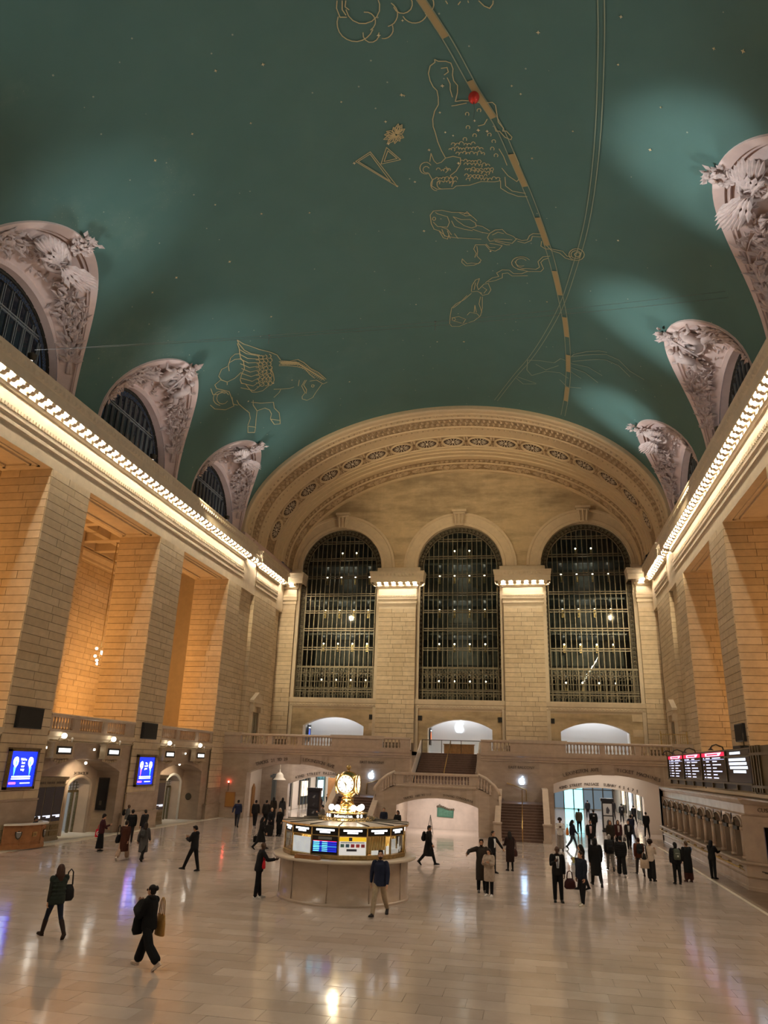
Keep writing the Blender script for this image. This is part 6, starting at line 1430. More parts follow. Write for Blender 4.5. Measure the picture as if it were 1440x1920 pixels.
FIG = {
 'constellation_bull': [[(22.32,87.73),(22.51,88.21),(22.65,88.82),(22.74,89.55),(22.76,90.29),(22.70,91.02),(22.58,91.63),(22.41,92.11),(22.20,92.40),(21.97,92.47),(21.74,92.34),(21.53,92.02)],[(20.62,89.10),(20.58,88.24),(20.63,87.37),(20.78,86.70),(21.00,86.25),(21.27,86.12),(21.55,86.32),(21.79,86.86),(21.95,87.63),(22.01,88.56),(21.96,89.42),(21.80,90.16),(21.57,90.61),(21.29,90.74)],[(21.51,88.40),(21.54,87.89),(21.63,87.47),(21.76,87.21),(21.93,87.12),(22.09,87.25),(22.23,87.60),(22.33,88.05)],[(22.50,86.99),(22.68,87.15),(22.82,87.53),(22.89,88.08),(22.87,88.66),(22.75,89.07),(22.59,89.26),(22.40,89.17)],[(22.26,84.94),(22.39,84.94),(22.52,85.03),(22.63,85.26),(22.72,85.58),(22.78,85.93),(22.80,86.35),(22.78,86.73)],[(21.29,84.55),(21.39,84.26),(21.51,84.04),(21.64,83.94),(21.79,83.97),(21.92,84.10),(22.05,84.36),(22.16,84.68),(22.23,85.10),(22.27,85.55)],[(21.14,81.94),(21.31,81.74),(21.48,81.81),(21.64,82.10),(21.74,82.59),(21.78,83.13),(21.74,83.68),(21.63,84.10),(21.47,84.32)],[(21.91,79.99),(22.05,80.29),(22.16,80.71),(22.23,81.20),(22.25,81.71),(22.23,82.20),(22.16,82.65),(22.05,83.04),(21.91,83.29)],[(21.27,78.98),(21.40,78.89),(21.54,78.92),(21.67,79.09),(21.78,79.41),(21.86,79.80),(21.89,80.22)],[(20.86,91.63),(21.16,91.95),(21.56,91.79),(21.61,90.90)],[(20.90,90.96),(21.26,91.25),(21.51,90.93)],[(20.92,90.48),(21.16,90.77),(21.31,90.35)],[(21.45,72.81),(21.67,72.14),(21.77,71.41),(21.58,70.93),(21.46,70.89)],[(21.40,77.25),(21.52,77.06)],[(21.58,75.64),(21.46,75.30)],[(21.44,74.28),(21.51,74.22)]],
 'constellation_ram': [[(24.01,79.80),(24.11,79.32),(24.13,78.23),(24.23,77.52),(24.53,77.29),(24.83,77.48),(25.14,77.38),(25.38,76.89),(25.77,77.02),(26.25,77.51)],[(24.01,79.80),(24.15,79.80),(24.32,80.58),(24.69,81.00),(25.08,80.90),(25.40,80.58),(25.61,80.09),(25.97,80.03),(26.38,80.16),(26.75,80.90),(27.21,81.39),(27.65,81.49),(28.01,81.29),(28.57,81.13),(29.15,80.74),(29.66,80.22)],[(26.25,77.38),(26.20,76.46),(26.23,75.33),(26.31,74.22),(26.35,73.07),(26.30,71.80),(26.46,71.33),(26.92,71.19),(27.43,71.02),(27.76,70.24),(27.94,70.38),(27.93,69.80),(28.27,68.91),(28.44,69.11),(28.30,70.08),(27.95,70.89)],[(27.95,70.89),(27.96,71.47),(27.70,71.67)],[(29.66,80.22),(29.56,78.92),(29.67,77.71),(30.06,77.81),(30.56,78.72),(30.87,79.83)],[(29.66,80.22),(29.93,81.03),(30.01,81.81),(29.81,82.23),(29.31,82.52),(29.84,82.94)],[(30.64,83.46),(30.68,83.88),(30.65,84.29),(30.55,84.65),(30.40,84.81),(30.23,84.81),(30.06,84.61),(29.94,84.29),(29.88,83.88),(29.88,83.46),(29.96,83.10),(30.09,82.87)],[(30.58,83.58),(30.60,83.91),(30.55,84.20),(30.44,84.33),(30.31,84.29),(30.20,84.07),(30.15,83.74),(30.18,83.46),(30.28,83.26)],[(30.64,83.46),(31.13,83.01),(31.55,83.32),(31.81,82.52),(31.81,81.20),(31.81,79.64),(31.62,79.05),(31.57,76.69),(31.29,74.55),(31.28,72.22),(31.18,71.16)],[(31.92,82.56),(31.89,82.91),(31.81,83.20),(31.69,83.39),(31.55,83.46),(31.41,83.43),(31.27,83.29),(31.15,83.07),(31.06,82.75),(31.02,82.39)],[(31.80,81.71),(31.77,82.00),(31.69,82.23),(31.58,82.36),(31.46,82.36),(31.33,82.26),(31.23,82.03),(31.17,81.74)],[(30.87,79.83),(31.24,79.44),(31.66,79.83)],[(30.24,80.38),(30.45,79.96),(30.65,80.55)],[(31.18,71.16),(31.71,71.19),(32.01,69.94),(32.22,68.12),(32.18,66.49)],[(30.91,70.35),(31.53,70.30),(31.87,69.16),(31.95,66.77)],[(30.31,70.80),(30.79,69.83),(31.16,68.30),(30.93,67.78),(30.24,68.25),(29.93,67.84),(29.19,68.67)],[(29.05,71.13),(29.51,70.44),(30.09,69.91)],[(24.47,79.01),(24.44,78.14),(24.67,78.04),(24.81,78.69)],[(24.97,78.30),(25.29,77.97),(25.60,78.07),(26.00,77.87)],[(27.67,74.28),(27.58,73.32),(27.27,72.78)],[(26.35,75.81),(26.46,77.45),(26.49,78.14)],[(28.80,78.98),(28.69,78.79),(28.69,78.46),(28.80,78.33),(28.91,78.53)],[(28.82,78.27),(28.74,78.17),(28.71,77.94),(28.73,77.75),(28.80,77.64)],[(28.75,77.64),(28.66,77.52),(28.62,77.29),(28.65,77.06),(28.73,76.95)],[(28.84,76.89),(28.77,76.79),(28.74,76.63),(28.75,76.43),(28.82,76.33)],[(28.86,76.36),(28.78,76.27),(28.74,76.07),(28.76,75.84),(28.83,75.73)],[(28.75,75.64),(28.67,75.53),(28.64,75.30),(28.68,75.10),(28.76,75.04)],[(29.12,79.47),(29.06,79.38),(29.04,79.21),(29.07,79.05),(29.14,79.05)],[(29.11,79.12),(29.00,78.92),(28.99,78.59),(29.09,78.43),(29.21,78.59)],[(29.03,78.30),(28.96,78.17),(28.94,77.97),(28.99,77.81),(29.08,77.84)],[(29.11,77.81),(29.05,77.71),(29.02,77.52),(29.06,77.35),(29.13,77.32)],[(29.14,77.35),(29.06,77.22),(29.03,76.99),(29.08,76.79),(29.17,76.79)],[(29.05,76.66),(28.98,76.56),(28.96,76.37),(29.01,76.23),(29.08,76.23)],[(29.11,76.27),(29.03,76.13),(29.00,75.93),(29.04,75.73),(29.12,75.67)],[(29.08,75.67),(28.99,75.53),(28.97,75.27),(29.03,75.07),(29.13,75.10)],[(29.05,75.04),(28.97,74.90),(28.93,74.68),(28.97,74.48),(29.06,74.41)],[(29.11,74.35),(29.03,74.28),(29.00,74.08),(29.02,73.88),(29.09,73.77)],[(29.38,78.40),(29.29,78.23),(29.29,77.97),(29.37,77.81),(29.48,77.94)],[(29.39,77.78),(29.32,77.68),(29.29,77.51),(29.31,77.32),(29.37,77.25)],[(29.34,77.22),(29.25,77.06),(29.24,76.79),(29.33,76.66),(29.43,76.79)],[(29.42,76.63),(29.34,76.53),(29.31,76.30),(29.35,76.13),(29.43,76.10)],[(29.37,76.10),(29.28,75.97),(29.24,75.73),(29.28,75.50),(29.37,75.44)],[(29.42,75.38),(29.32,75.21),(29.31,74.94),(29.40,74.78),(29.50,74.87)],[(29.33,74.74),(29.24,74.61),(29.21,74.34),(29.27,74.14),(29.37,74.19)],[(29.40,74.08),(29.32,73.94),(29.31,73.71),(29.38,73.58),(29.47,73.68)],[(29.93,77.81),(29.85,77.74),(29.82,77.55),(29.83,77.35),(29.88,77.25)],[(29.87,77.18),(29.78,77.06),(29.76,76.82),(29.82,76.63),(29.92,76.66)],[(29.95,76.59),(29.88,76.50),(29.84,76.33),(29.85,76.17),(29.90,76.07)],[(29.94,75.97),(29.87,75.87),(29.84,75.67),(29.89,75.53),(29.96,75.50)],[(29.96,75.55),(29.87,75.41),(29.84,75.18),(29.89,74.98),(29.98,74.95)],[(29.91,74.95),(29.80,74.75),(29.80,74.45),(29.90,74.28),(30.02,74.45)],[(30.12,77.25),(30.04,77.15),(30.00,76.92),(30.04,76.69),(30.13,76.66)],[(30.15,76.66),(30.06,76.53),(30.02,76.30),(30.04,76.10),(30.12,75.97)],[(30.15,75.90),(30.06,75.77),(30.04,75.50),(30.10,75.35),(30.20,75.38)],[(30.14,75.27),(30.05,75.18),(30.02,74.95),(30.06,74.78),(30.15,74.71)],[(30.21,74.71),(30.11,74.55),(30.11,74.28),(30.20,74.14),(30.30,74.31)],[(30.11,74.11),(30.01,73.97),(29.99,73.71),(30.06,73.51),(30.17,73.58)],[(30.19,73.51),(30.10,73.38),(30.06,73.18),(30.10,72.95),(30.18,72.87)],[(30.48,77.15),(30.42,77.09),(30.39,76.92),(30.40,76.79),(30.45,76.69)],[(30.51,76.76),(30.41,76.63),(30.38,76.40),(30.42,76.17),(30.52,76.13)],[(30.43,76.07),(30.31,75.90),(30.30,75.55),(30.42,75.38),(30.54,75.58)],[(30.50,75.30),(30.40,75.18),(30.39,74.90),(30.46,74.74),(30.57,74.81)],[(30.52,74.78),(30.43,74.68),(30.38,74.48),(30.39,74.25),(30.45,74.08)],[(30.46,73.91),(30.40,73.85),(30.37,73.71),(30.37,73.54),(30.41,73.45)],[(30.46,73.48),(30.36,73.35),(30.33,73.09),(30.40,72.87),(30.51,72.92)],[(30.42,72.81),(30.32,72.64),(30.31,72.37),(30.40,72.25),(30.50,72.37)],[(30.61,76.27),(30.53,76.17),(30.49,75.97),(30.50,75.77),(30.57,75.64)],[(30.65,75.58),(30.56,75.47),(30.52,75.24),(30.56,75.01),(30.66,74.98)],[(30.65,74.95),(30.54,74.78),(30.53,74.45),(30.63,74.28),(30.75,74.45)],[(30.67,74.25),(30.58,74.14),(30.54,73.94),(30.56,73.74),(30.63,73.62)],[(30.69,73.54),(30.59,73.38),(30.58,73.12),(30.68,72.98),(30.78,73.15)],[(30.60,72.90),(30.52,72.78),(30.51,72.58),(30.57,72.44),(30.65,72.48)],[(30.88,77.38),(30.77,77.18),(30.76,76.86),(30.86,76.69),(30.98,76.82)],[(30.96,76.66),(30.86,76.56),(30.82,76.30),(30.86,76.07),(30.96,76.00)],[(30.92,75.93),(30.82,75.77),(30.81,75.50),(30.89,75.35),(31.00,75.44)],[(30.91,75.30),(30.81,75.15),(30.81,74.87),(30.89,74.75),(30.99,74.87)],[(30.98,74.81),(30.87,74.64),(30.85,74.31),(30.95,74.11),(31.08,74.25)],[(30.87,73.94),(30.79,73.85),(30.77,73.65),(30.81,73.51),(30.90,73.48)],[(31.19,77.18),(31.08,77.05),(31.06,76.73),(31.13,76.53),(31.26,76.56)],[(31.10,76.46),(31.00,76.36),(30.95,76.10),(30.98,75.87),(31.07,75.77)],[(31.11,75.64),(31.03,75.55),(31.00,75.35),(31.03,75.18),(31.10,75.10)],[(31.12,75.04),(31.06,74.98),(31.02,74.84),(31.03,74.68),(31.07,74.58)],[(31.19,74.58),(31.10,74.48),(31.06,74.25),(31.11,74.05),(31.20,74.02)],[(31.14,73.94),(31.03,73.77),(31.02,73.48),(31.12,73.35),(31.24,73.48)],[(31.16,73.32),(31.06,73.21),(31.02,72.98),(31.06,72.75),(31.15,72.67)],[(31.07,72.64),(30.96,72.51),(30.92,72.25),(30.97,72.00),(31.07,71.94)],[(31.07,71.91),(30.96,71.73),(30.95,71.41),(31.04,71.22),(31.16,71.36)],[(30.43,82.07),(30.34,81.94),(30.30,81.71),(30.33,81.49),(30.42,81.39)],[(30.53,81.29),(30.46,81.20),(30.44,81.00),(30.47,80.87),(30.54,80.81)],[(30.46,80.81),(30.39,80.71),(30.35,80.55),(30.37,80.35),(30.43,80.26)],[(30.47,80.22),(30.38,80.09),(30.36,79.87),(30.42,79.67),(30.51,79.70)],[(31.04,82.45),(30.95,82.30),(30.95,82.07),(31.04,81.94),(31.13,82.10)],[(31.10,81.97),(31.03,81.88),(30.99,81.71),(31.01,81.52),(31.06,81.42)],[(31.07,81.39),(30.96,81.20),(30.97,80.90),(31.07,80.81),(31.18,80.97)],[(31.06,80.81),(30.95,80.61),(30.94,80.29),(31.03,80.12),(31.16,80.22)],[(31.10,80.09),(30.98,79.87),(30.98,79.54),(31.10,79.38),(31.23,79.58)],[(31.08,79.35),(30.97,79.15),(30.94,78.86),(31.03,78.63),(31.15,78.69)],[(31.35,82.33),(31.26,82.17),(31.26,81.94),(31.34,81.81),(31.44,81.94)],[(31.34,81.84),(31.26,81.74),(31.22,81.55),(31.24,81.32),(31.31,81.23)],[(31.33,81.13),(31.26,81.03),(31.23,80.87),(31.25,80.67),(31.32,80.61)],[(31.33,80.61),(31.23,80.45),(31.22,80.19),(31.31,80.06),(31.42,80.16)],[(31.40,80.06),(31.31,79.90),(31.29,79.67),(31.36,79.47),(31.46,79.54)],[(31.35,79.38),(31.28,79.32),(31.25,79.15),(31.26,78.98),(31.32,78.89)],[(26.82,74.25),(26.73,74.25),(26.67,74.05),(26.67,73.77),(26.75,73.65),(26.84,73.74)],[(27.03,76.13),(26.94,76.13),(26.87,75.93),(26.88,75.70),(26.96,75.58),(27.05,75.67)],[(27.82,76.23),(27.72,76.23),(27.65,76.04),(27.66,75.77),(27.74,75.64),(27.83,75.73)],[(28.54,76.92),(28.44,76.92),(28.37,76.69),(28.38,76.43),(28.46,76.33),(28.56,76.40)],[(28.31,75.30),(28.21,75.27),(28.14,75.07),(28.15,74.81),(28.23,74.68),(28.33,74.78)],[(28.26,72.87),(28.16,72.87),(28.09,72.67),(28.09,72.41),(28.17,72.28),(28.27,72.37)],[(28.66,72.20),(28.56,72.25),(28.49,72.03),(28.49,71.77),(28.57,71.63),(28.67,71.70)],[(29.13,72.54),(29.03,72.54),(28.95,72.34),(28.96,72.08),(29.04,71.94),(29.14,72.00)],[(29.56,72.00),(29.45,72.00),(29.37,71.80),(29.38,71.53),(29.46,71.36),(29.57,71.47)]],
 'constellation_triangle': [[(29.28,95.26),(28.81,92.43),(31.37,89.36),(29.28,95.26)],[(29.31,94.84),(28.95,92.56),(30.95,90.32),(29.31,94.84)],[(28.67,89.62),(29.56,87.76),(29.70,91.18),(28.67,89.62)],[(28.89,89.52),(29.46,88.30),(29.56,90.58),(28.89,89.52)]],
 'constellation_fly': [[(27.89,87.53),(27.61,86.86),(27.31,86.92),(27.53,87.53),(27.89,87.53)],[(27.87,87.50),(27.44,87.09)],[(27.90,87.47),(27.69,86.57),(27.38,86.35),(27.53,87.12),(27.90,87.47)],[(27.88,87.44),(27.49,86.57)],[(27.92,87.44),(27.89,86.54),(27.65,86.06),(27.66,86.83),(27.92,87.44)],[(27.91,87.37),(27.71,86.38)],[(27.89,87.63),(27.64,87.37),(27.48,87.79),(27.70,88.08),(27.89,87.63)],[(27.87,87.63),(27.57,87.76)],[(27.97,87.79),(27.94,88.94),(28.15,89.78),(28.21,88.85),(27.97,87.79)],[(27.98,87.85),(28.11,89.33)],[(28.00,87.76),(28.14,88.85),(28.44,89.36),(28.36,88.46),(28.00,87.76)],[(28.01,87.82),(28.35,89.01)],[(27.95,87.79),(27.77,88.66),(27.87,89.49),(28.04,88.82),(27.95,87.79)],[(27.95,87.85),(27.89,89.10)],[(27.93,87.76),(27.67,88.27),(27.68,89.04),(27.91,88.66),(27.93,87.76)],[(27.92,87.82),(27.73,88.75)],[(28.03,87.69),(28.23,88.27),(28.49,88.14),(28.31,87.60),(28.03,87.69)],[(28.04,87.69),(28.38,88.05)],[(28.02,87.53),(28.26,87.73),(28.38,87.25),(28.15,87.02),(28.02,87.53)],[(28.04,87.53),(28.29,87.31)],[(27.99,87.44),(28.21,87.12),(28.18,86.48),(27.97,86.73),(27.99,87.44)],[(28.00,87.41),(28.13,86.70)]],
 'constellation_fishes': [[(33.47,83.81),(33.44,82.23),(33.63,80.52),(33.65,78.69),(33.76,77.41),(34.09,76.46),(34.32,76.00)],[(33.47,83.81),(33.79,84.52),(34.49,84.61),(34.97,84.26),(35.11,83.39),(35.62,82.23),(35.77,80.38),(35.83,78.23),(35.87,75.53)],[(33.59,83.46),(33.71,83.13),(33.97,81.39),(34.43,81.16),(34.84,81.68),(34.75,83.52),(34.38,84.16)],[(34.10,83.62),(34.21,83.78),(34.23,84.04),(34.15,84.23),(34.03,84.16),(33.96,83.94),(33.99,83.68),(34.10,83.62)],[(33.98,80.35),(34.22,78.86),(34.21,77.29),(34.50,76.30),(34.79,76.23),(34.92,77.18),(34.74,78.46),(34.33,79.67),(33.98,80.35)],[(34.32,80.74),(34.79,80.35),(35.04,78.56),(35.15,76.99)],[(34.67,76.33),(34.77,75.04),(35.11,73.77)],[(35.03,76.95),(35.26,75.41),(35.35,74.08)],[(35.35,73.82),(35.02,72.67),(34.93,71.33),(35.26,70.55),(35.45,69.22),(35.67,68.67),(36.07,69.52),(36.01,71.19),(35.93,72.54),(36.02,73.91),(35.72,74.28),(35.35,73.82)],[(35.46,73.28),(35.19,72.17),(35.28,71.10)],[(35.82,73.07),(35.76,71.16),(35.76,69.49)],[(36.00,72.81),(36.24,70.66),(36.21,69.97)],[(35.00,82.81),(35.62,82.49)],[(35.14,81.81),(35.82,81.49)],[(35.40,80.55),(35.83,79.99)],[(33.76,78.20),(33.59,77.64),(33.93,76.95)],[(35.11,83.39),(35.74,82.81),(35.87,82.03),(35.51,81.65)],[(33.64,79.21),(33.93,78.01),(33.87,76.92)],[(34.76,83.01),(35.02,81.74),(35.51,81.13)],[(35.61,68.67),(35.74,67.56),(35.62,66.49),(35.24,66.08),(35.02,65.37),(34.95,63.73)],[(35.84,68.42),(35.93,67.04),(35.64,65.78),(35.27,65.51),(35.21,63.59)],[(36.21,73.94),(36.29,72.31),(36.33,71.50),(36.67,72.11),(36.88,72.95),(36.78,74.05),(36.35,74.81),(36.38,76.73),(36.77,77.18),(37.16,76.76),(37.56,77.15)],[(36.56,72.92),(36.59,74.02),(36.29,74.64)],[(36.51,76.50),(37.02,76.46),(37.42,76.69),(37.81,75.93),(38.15,76.56),(38.10,77.97),(38.18,78.86),(37.84,79.47),(37.70,79.70),(38.04,79.90),(38.38,79.18),(38.30,77.45),(38.01,76.10)],[(35.58,63.70),(36.01,63.81),(36.19,62.83),(36.11,61.69),(36.11,59.40),(36.46,58.48),(36.44,57.61)],[(35.72,63.13),(36.23,61.69),(36.34,59.97),(36.67,58.73),(36.72,57.26)],[(35.98,54.90),(36.20,54.98),(36.42,55.33),(36.58,55.88),(36.67,56.56),(36.67,57.18),(36.57,57.72),(36.40,58.02),(36.19,58.05),(35.97,57.83),(35.78,57.37),(35.66,56.77),(35.62,56.12),(35.67,55.52),(35.79,55.12),(35.98,54.90)],[(36.05,55.60),(36.25,55.74),(36.43,56.15),(36.51,56.72),(36.48,57.26),(36.35,57.61),(36.16,57.64),(35.97,57.37),(35.84,56.85),(35.81,56.28),(35.89,55.79),(36.05,55.60)],[(36.07,55.77),(36.22,55.93),(36.31,56.31),(36.30,56.72),(36.19,56.94),(36.04,56.77),(35.95,56.39),(35.96,55.96),(36.07,55.77)],[(36.75,61.93),(36.92,63.35),(37.44,64.35),(37.95,64.03),(38.20,64.77),(38.23,66.22),(38.30,67.40),(38.16,68.53),(37.72,69.08)],[(36.96,62.20),(37.17,63.21),(37.47,63.78),(38.02,63.16),(38.33,63.73),(38.50,66.22),(38.43,68.58)],[(38.25,66.85),(38.37,67.51),(38.40,68.22),(38.35,68.88),(38.23,69.39),(38.05,69.69),(37.83,69.77),(37.62,69.55),(37.42,69.13),(37.28,68.53),(37.20,67.84),(37.19,67.18),(37.26,66.57),(37.39,66.11)],[(38.01,67.23),(38.09,67.81),(38.07,68.39),(37.96,68.81),(37.78,68.94),(37.58,68.78),(37.43,68.36),(37.35,67.78),(37.37,67.23),(37.48,66.80)],[(38.52,66.52),(38.80,67.70),(38.89,69.46),(38.59,70.32),(38.62,71.77),(38.97,72.98),(39.31,72.58),(39.49,73.94),(40.04,75.50)],[(38.94,66.52),(39.15,69.77),(38.88,70.66),(39.00,71.80),(39.42,71.86),(39.76,73.38),(39.95,74.90)],[(40.99,78.69),(40.39,78.40),(39.79,77.52),(39.63,76.66),(40.37,77.35),(40.82,77.15)],[(40.83,78.07),(40.08,77.58)],[(40.82,77.15),(40.20,75.84),(40.10,74.90),(40.76,74.45),(41.23,75.10),(41.42,76.36),(41.12,76.92)],[(40.50,76.20),(40.78,75.35),(41.18,76.04)],[(41.07,78.72),(40.98,77.48),(41.19,76.46)],[(41.23,78.75),(41.94,80.45),(42.42,82.42),(42.90,83.52),(43.73,84.10),(44.77,84.61),(45.13,84.23),(45.14,82.45),(44.79,80.90),(44.42,78.89),(43.79,77.32),(42.86,76.73),(41.58,76.46)],[(41.47,79.73),(42.42,81.81),(42.90,83.20)],[(41.59,76.86),(42.39,77.35),(43.36,76.92)],[(43.39,78.66),(42.56,78.30),(43.39,78.17)],[(44.08,83.91),(43.92,82.26),(44.26,80.78),(44.79,81.55),(44.43,83.68)],[(43.75,80.32),(43.40,79.61),(43.55,78.07),(43.88,77.51)],[(44.26,83.10),(44.44,83.36),(44.43,83.71),(44.25,83.88),(44.07,83.62),(44.08,83.23),(44.26,83.10)]],
 'constellation_whale': [[(49.04,66.66),(48.81,63.46),(48.67,59.81),(47.87,58.26),(47.97,56.23)],[(49.04,66.66),(50.52,66.87),(51.25,65.61),(50.18,61.90),(49.88,58.18),(50.36,55.79)],[(52.08,69.69),(52.83,67.89),(52.46,64.46)],[(51.83,69.33),(52.35,64.46)],[(49.44,64.52),(49.97,61.93),(48.92,58.70)],[(47.68,56.26),(46.81,54.95),(45.94,51.82),(45.29,48.65),(45.09,46.61)],[(47.14,55.25),(46.50,52.42),(45.98,49.93),(45.38,46.69)],[(47.80,55.14),(46.95,51.16),(46.33,48.29),(46.06,46.41)],[(48.14,55.44),(47.87,50.89),(48.27,46.77)],[(48.69,55.71),(48.77,51.44),(49.47,47.60)],[(49.14,56.01),(49.77,52.37)],[(45.38,46.69),(45.38,43.09),(46.03,39.39),(46.03,34.85)],[(46.06,46.41),(46.05,42.79),(46.70,39.01)],[(50.93,58.05),(51.70,55.96),(51.22,52.04)]],
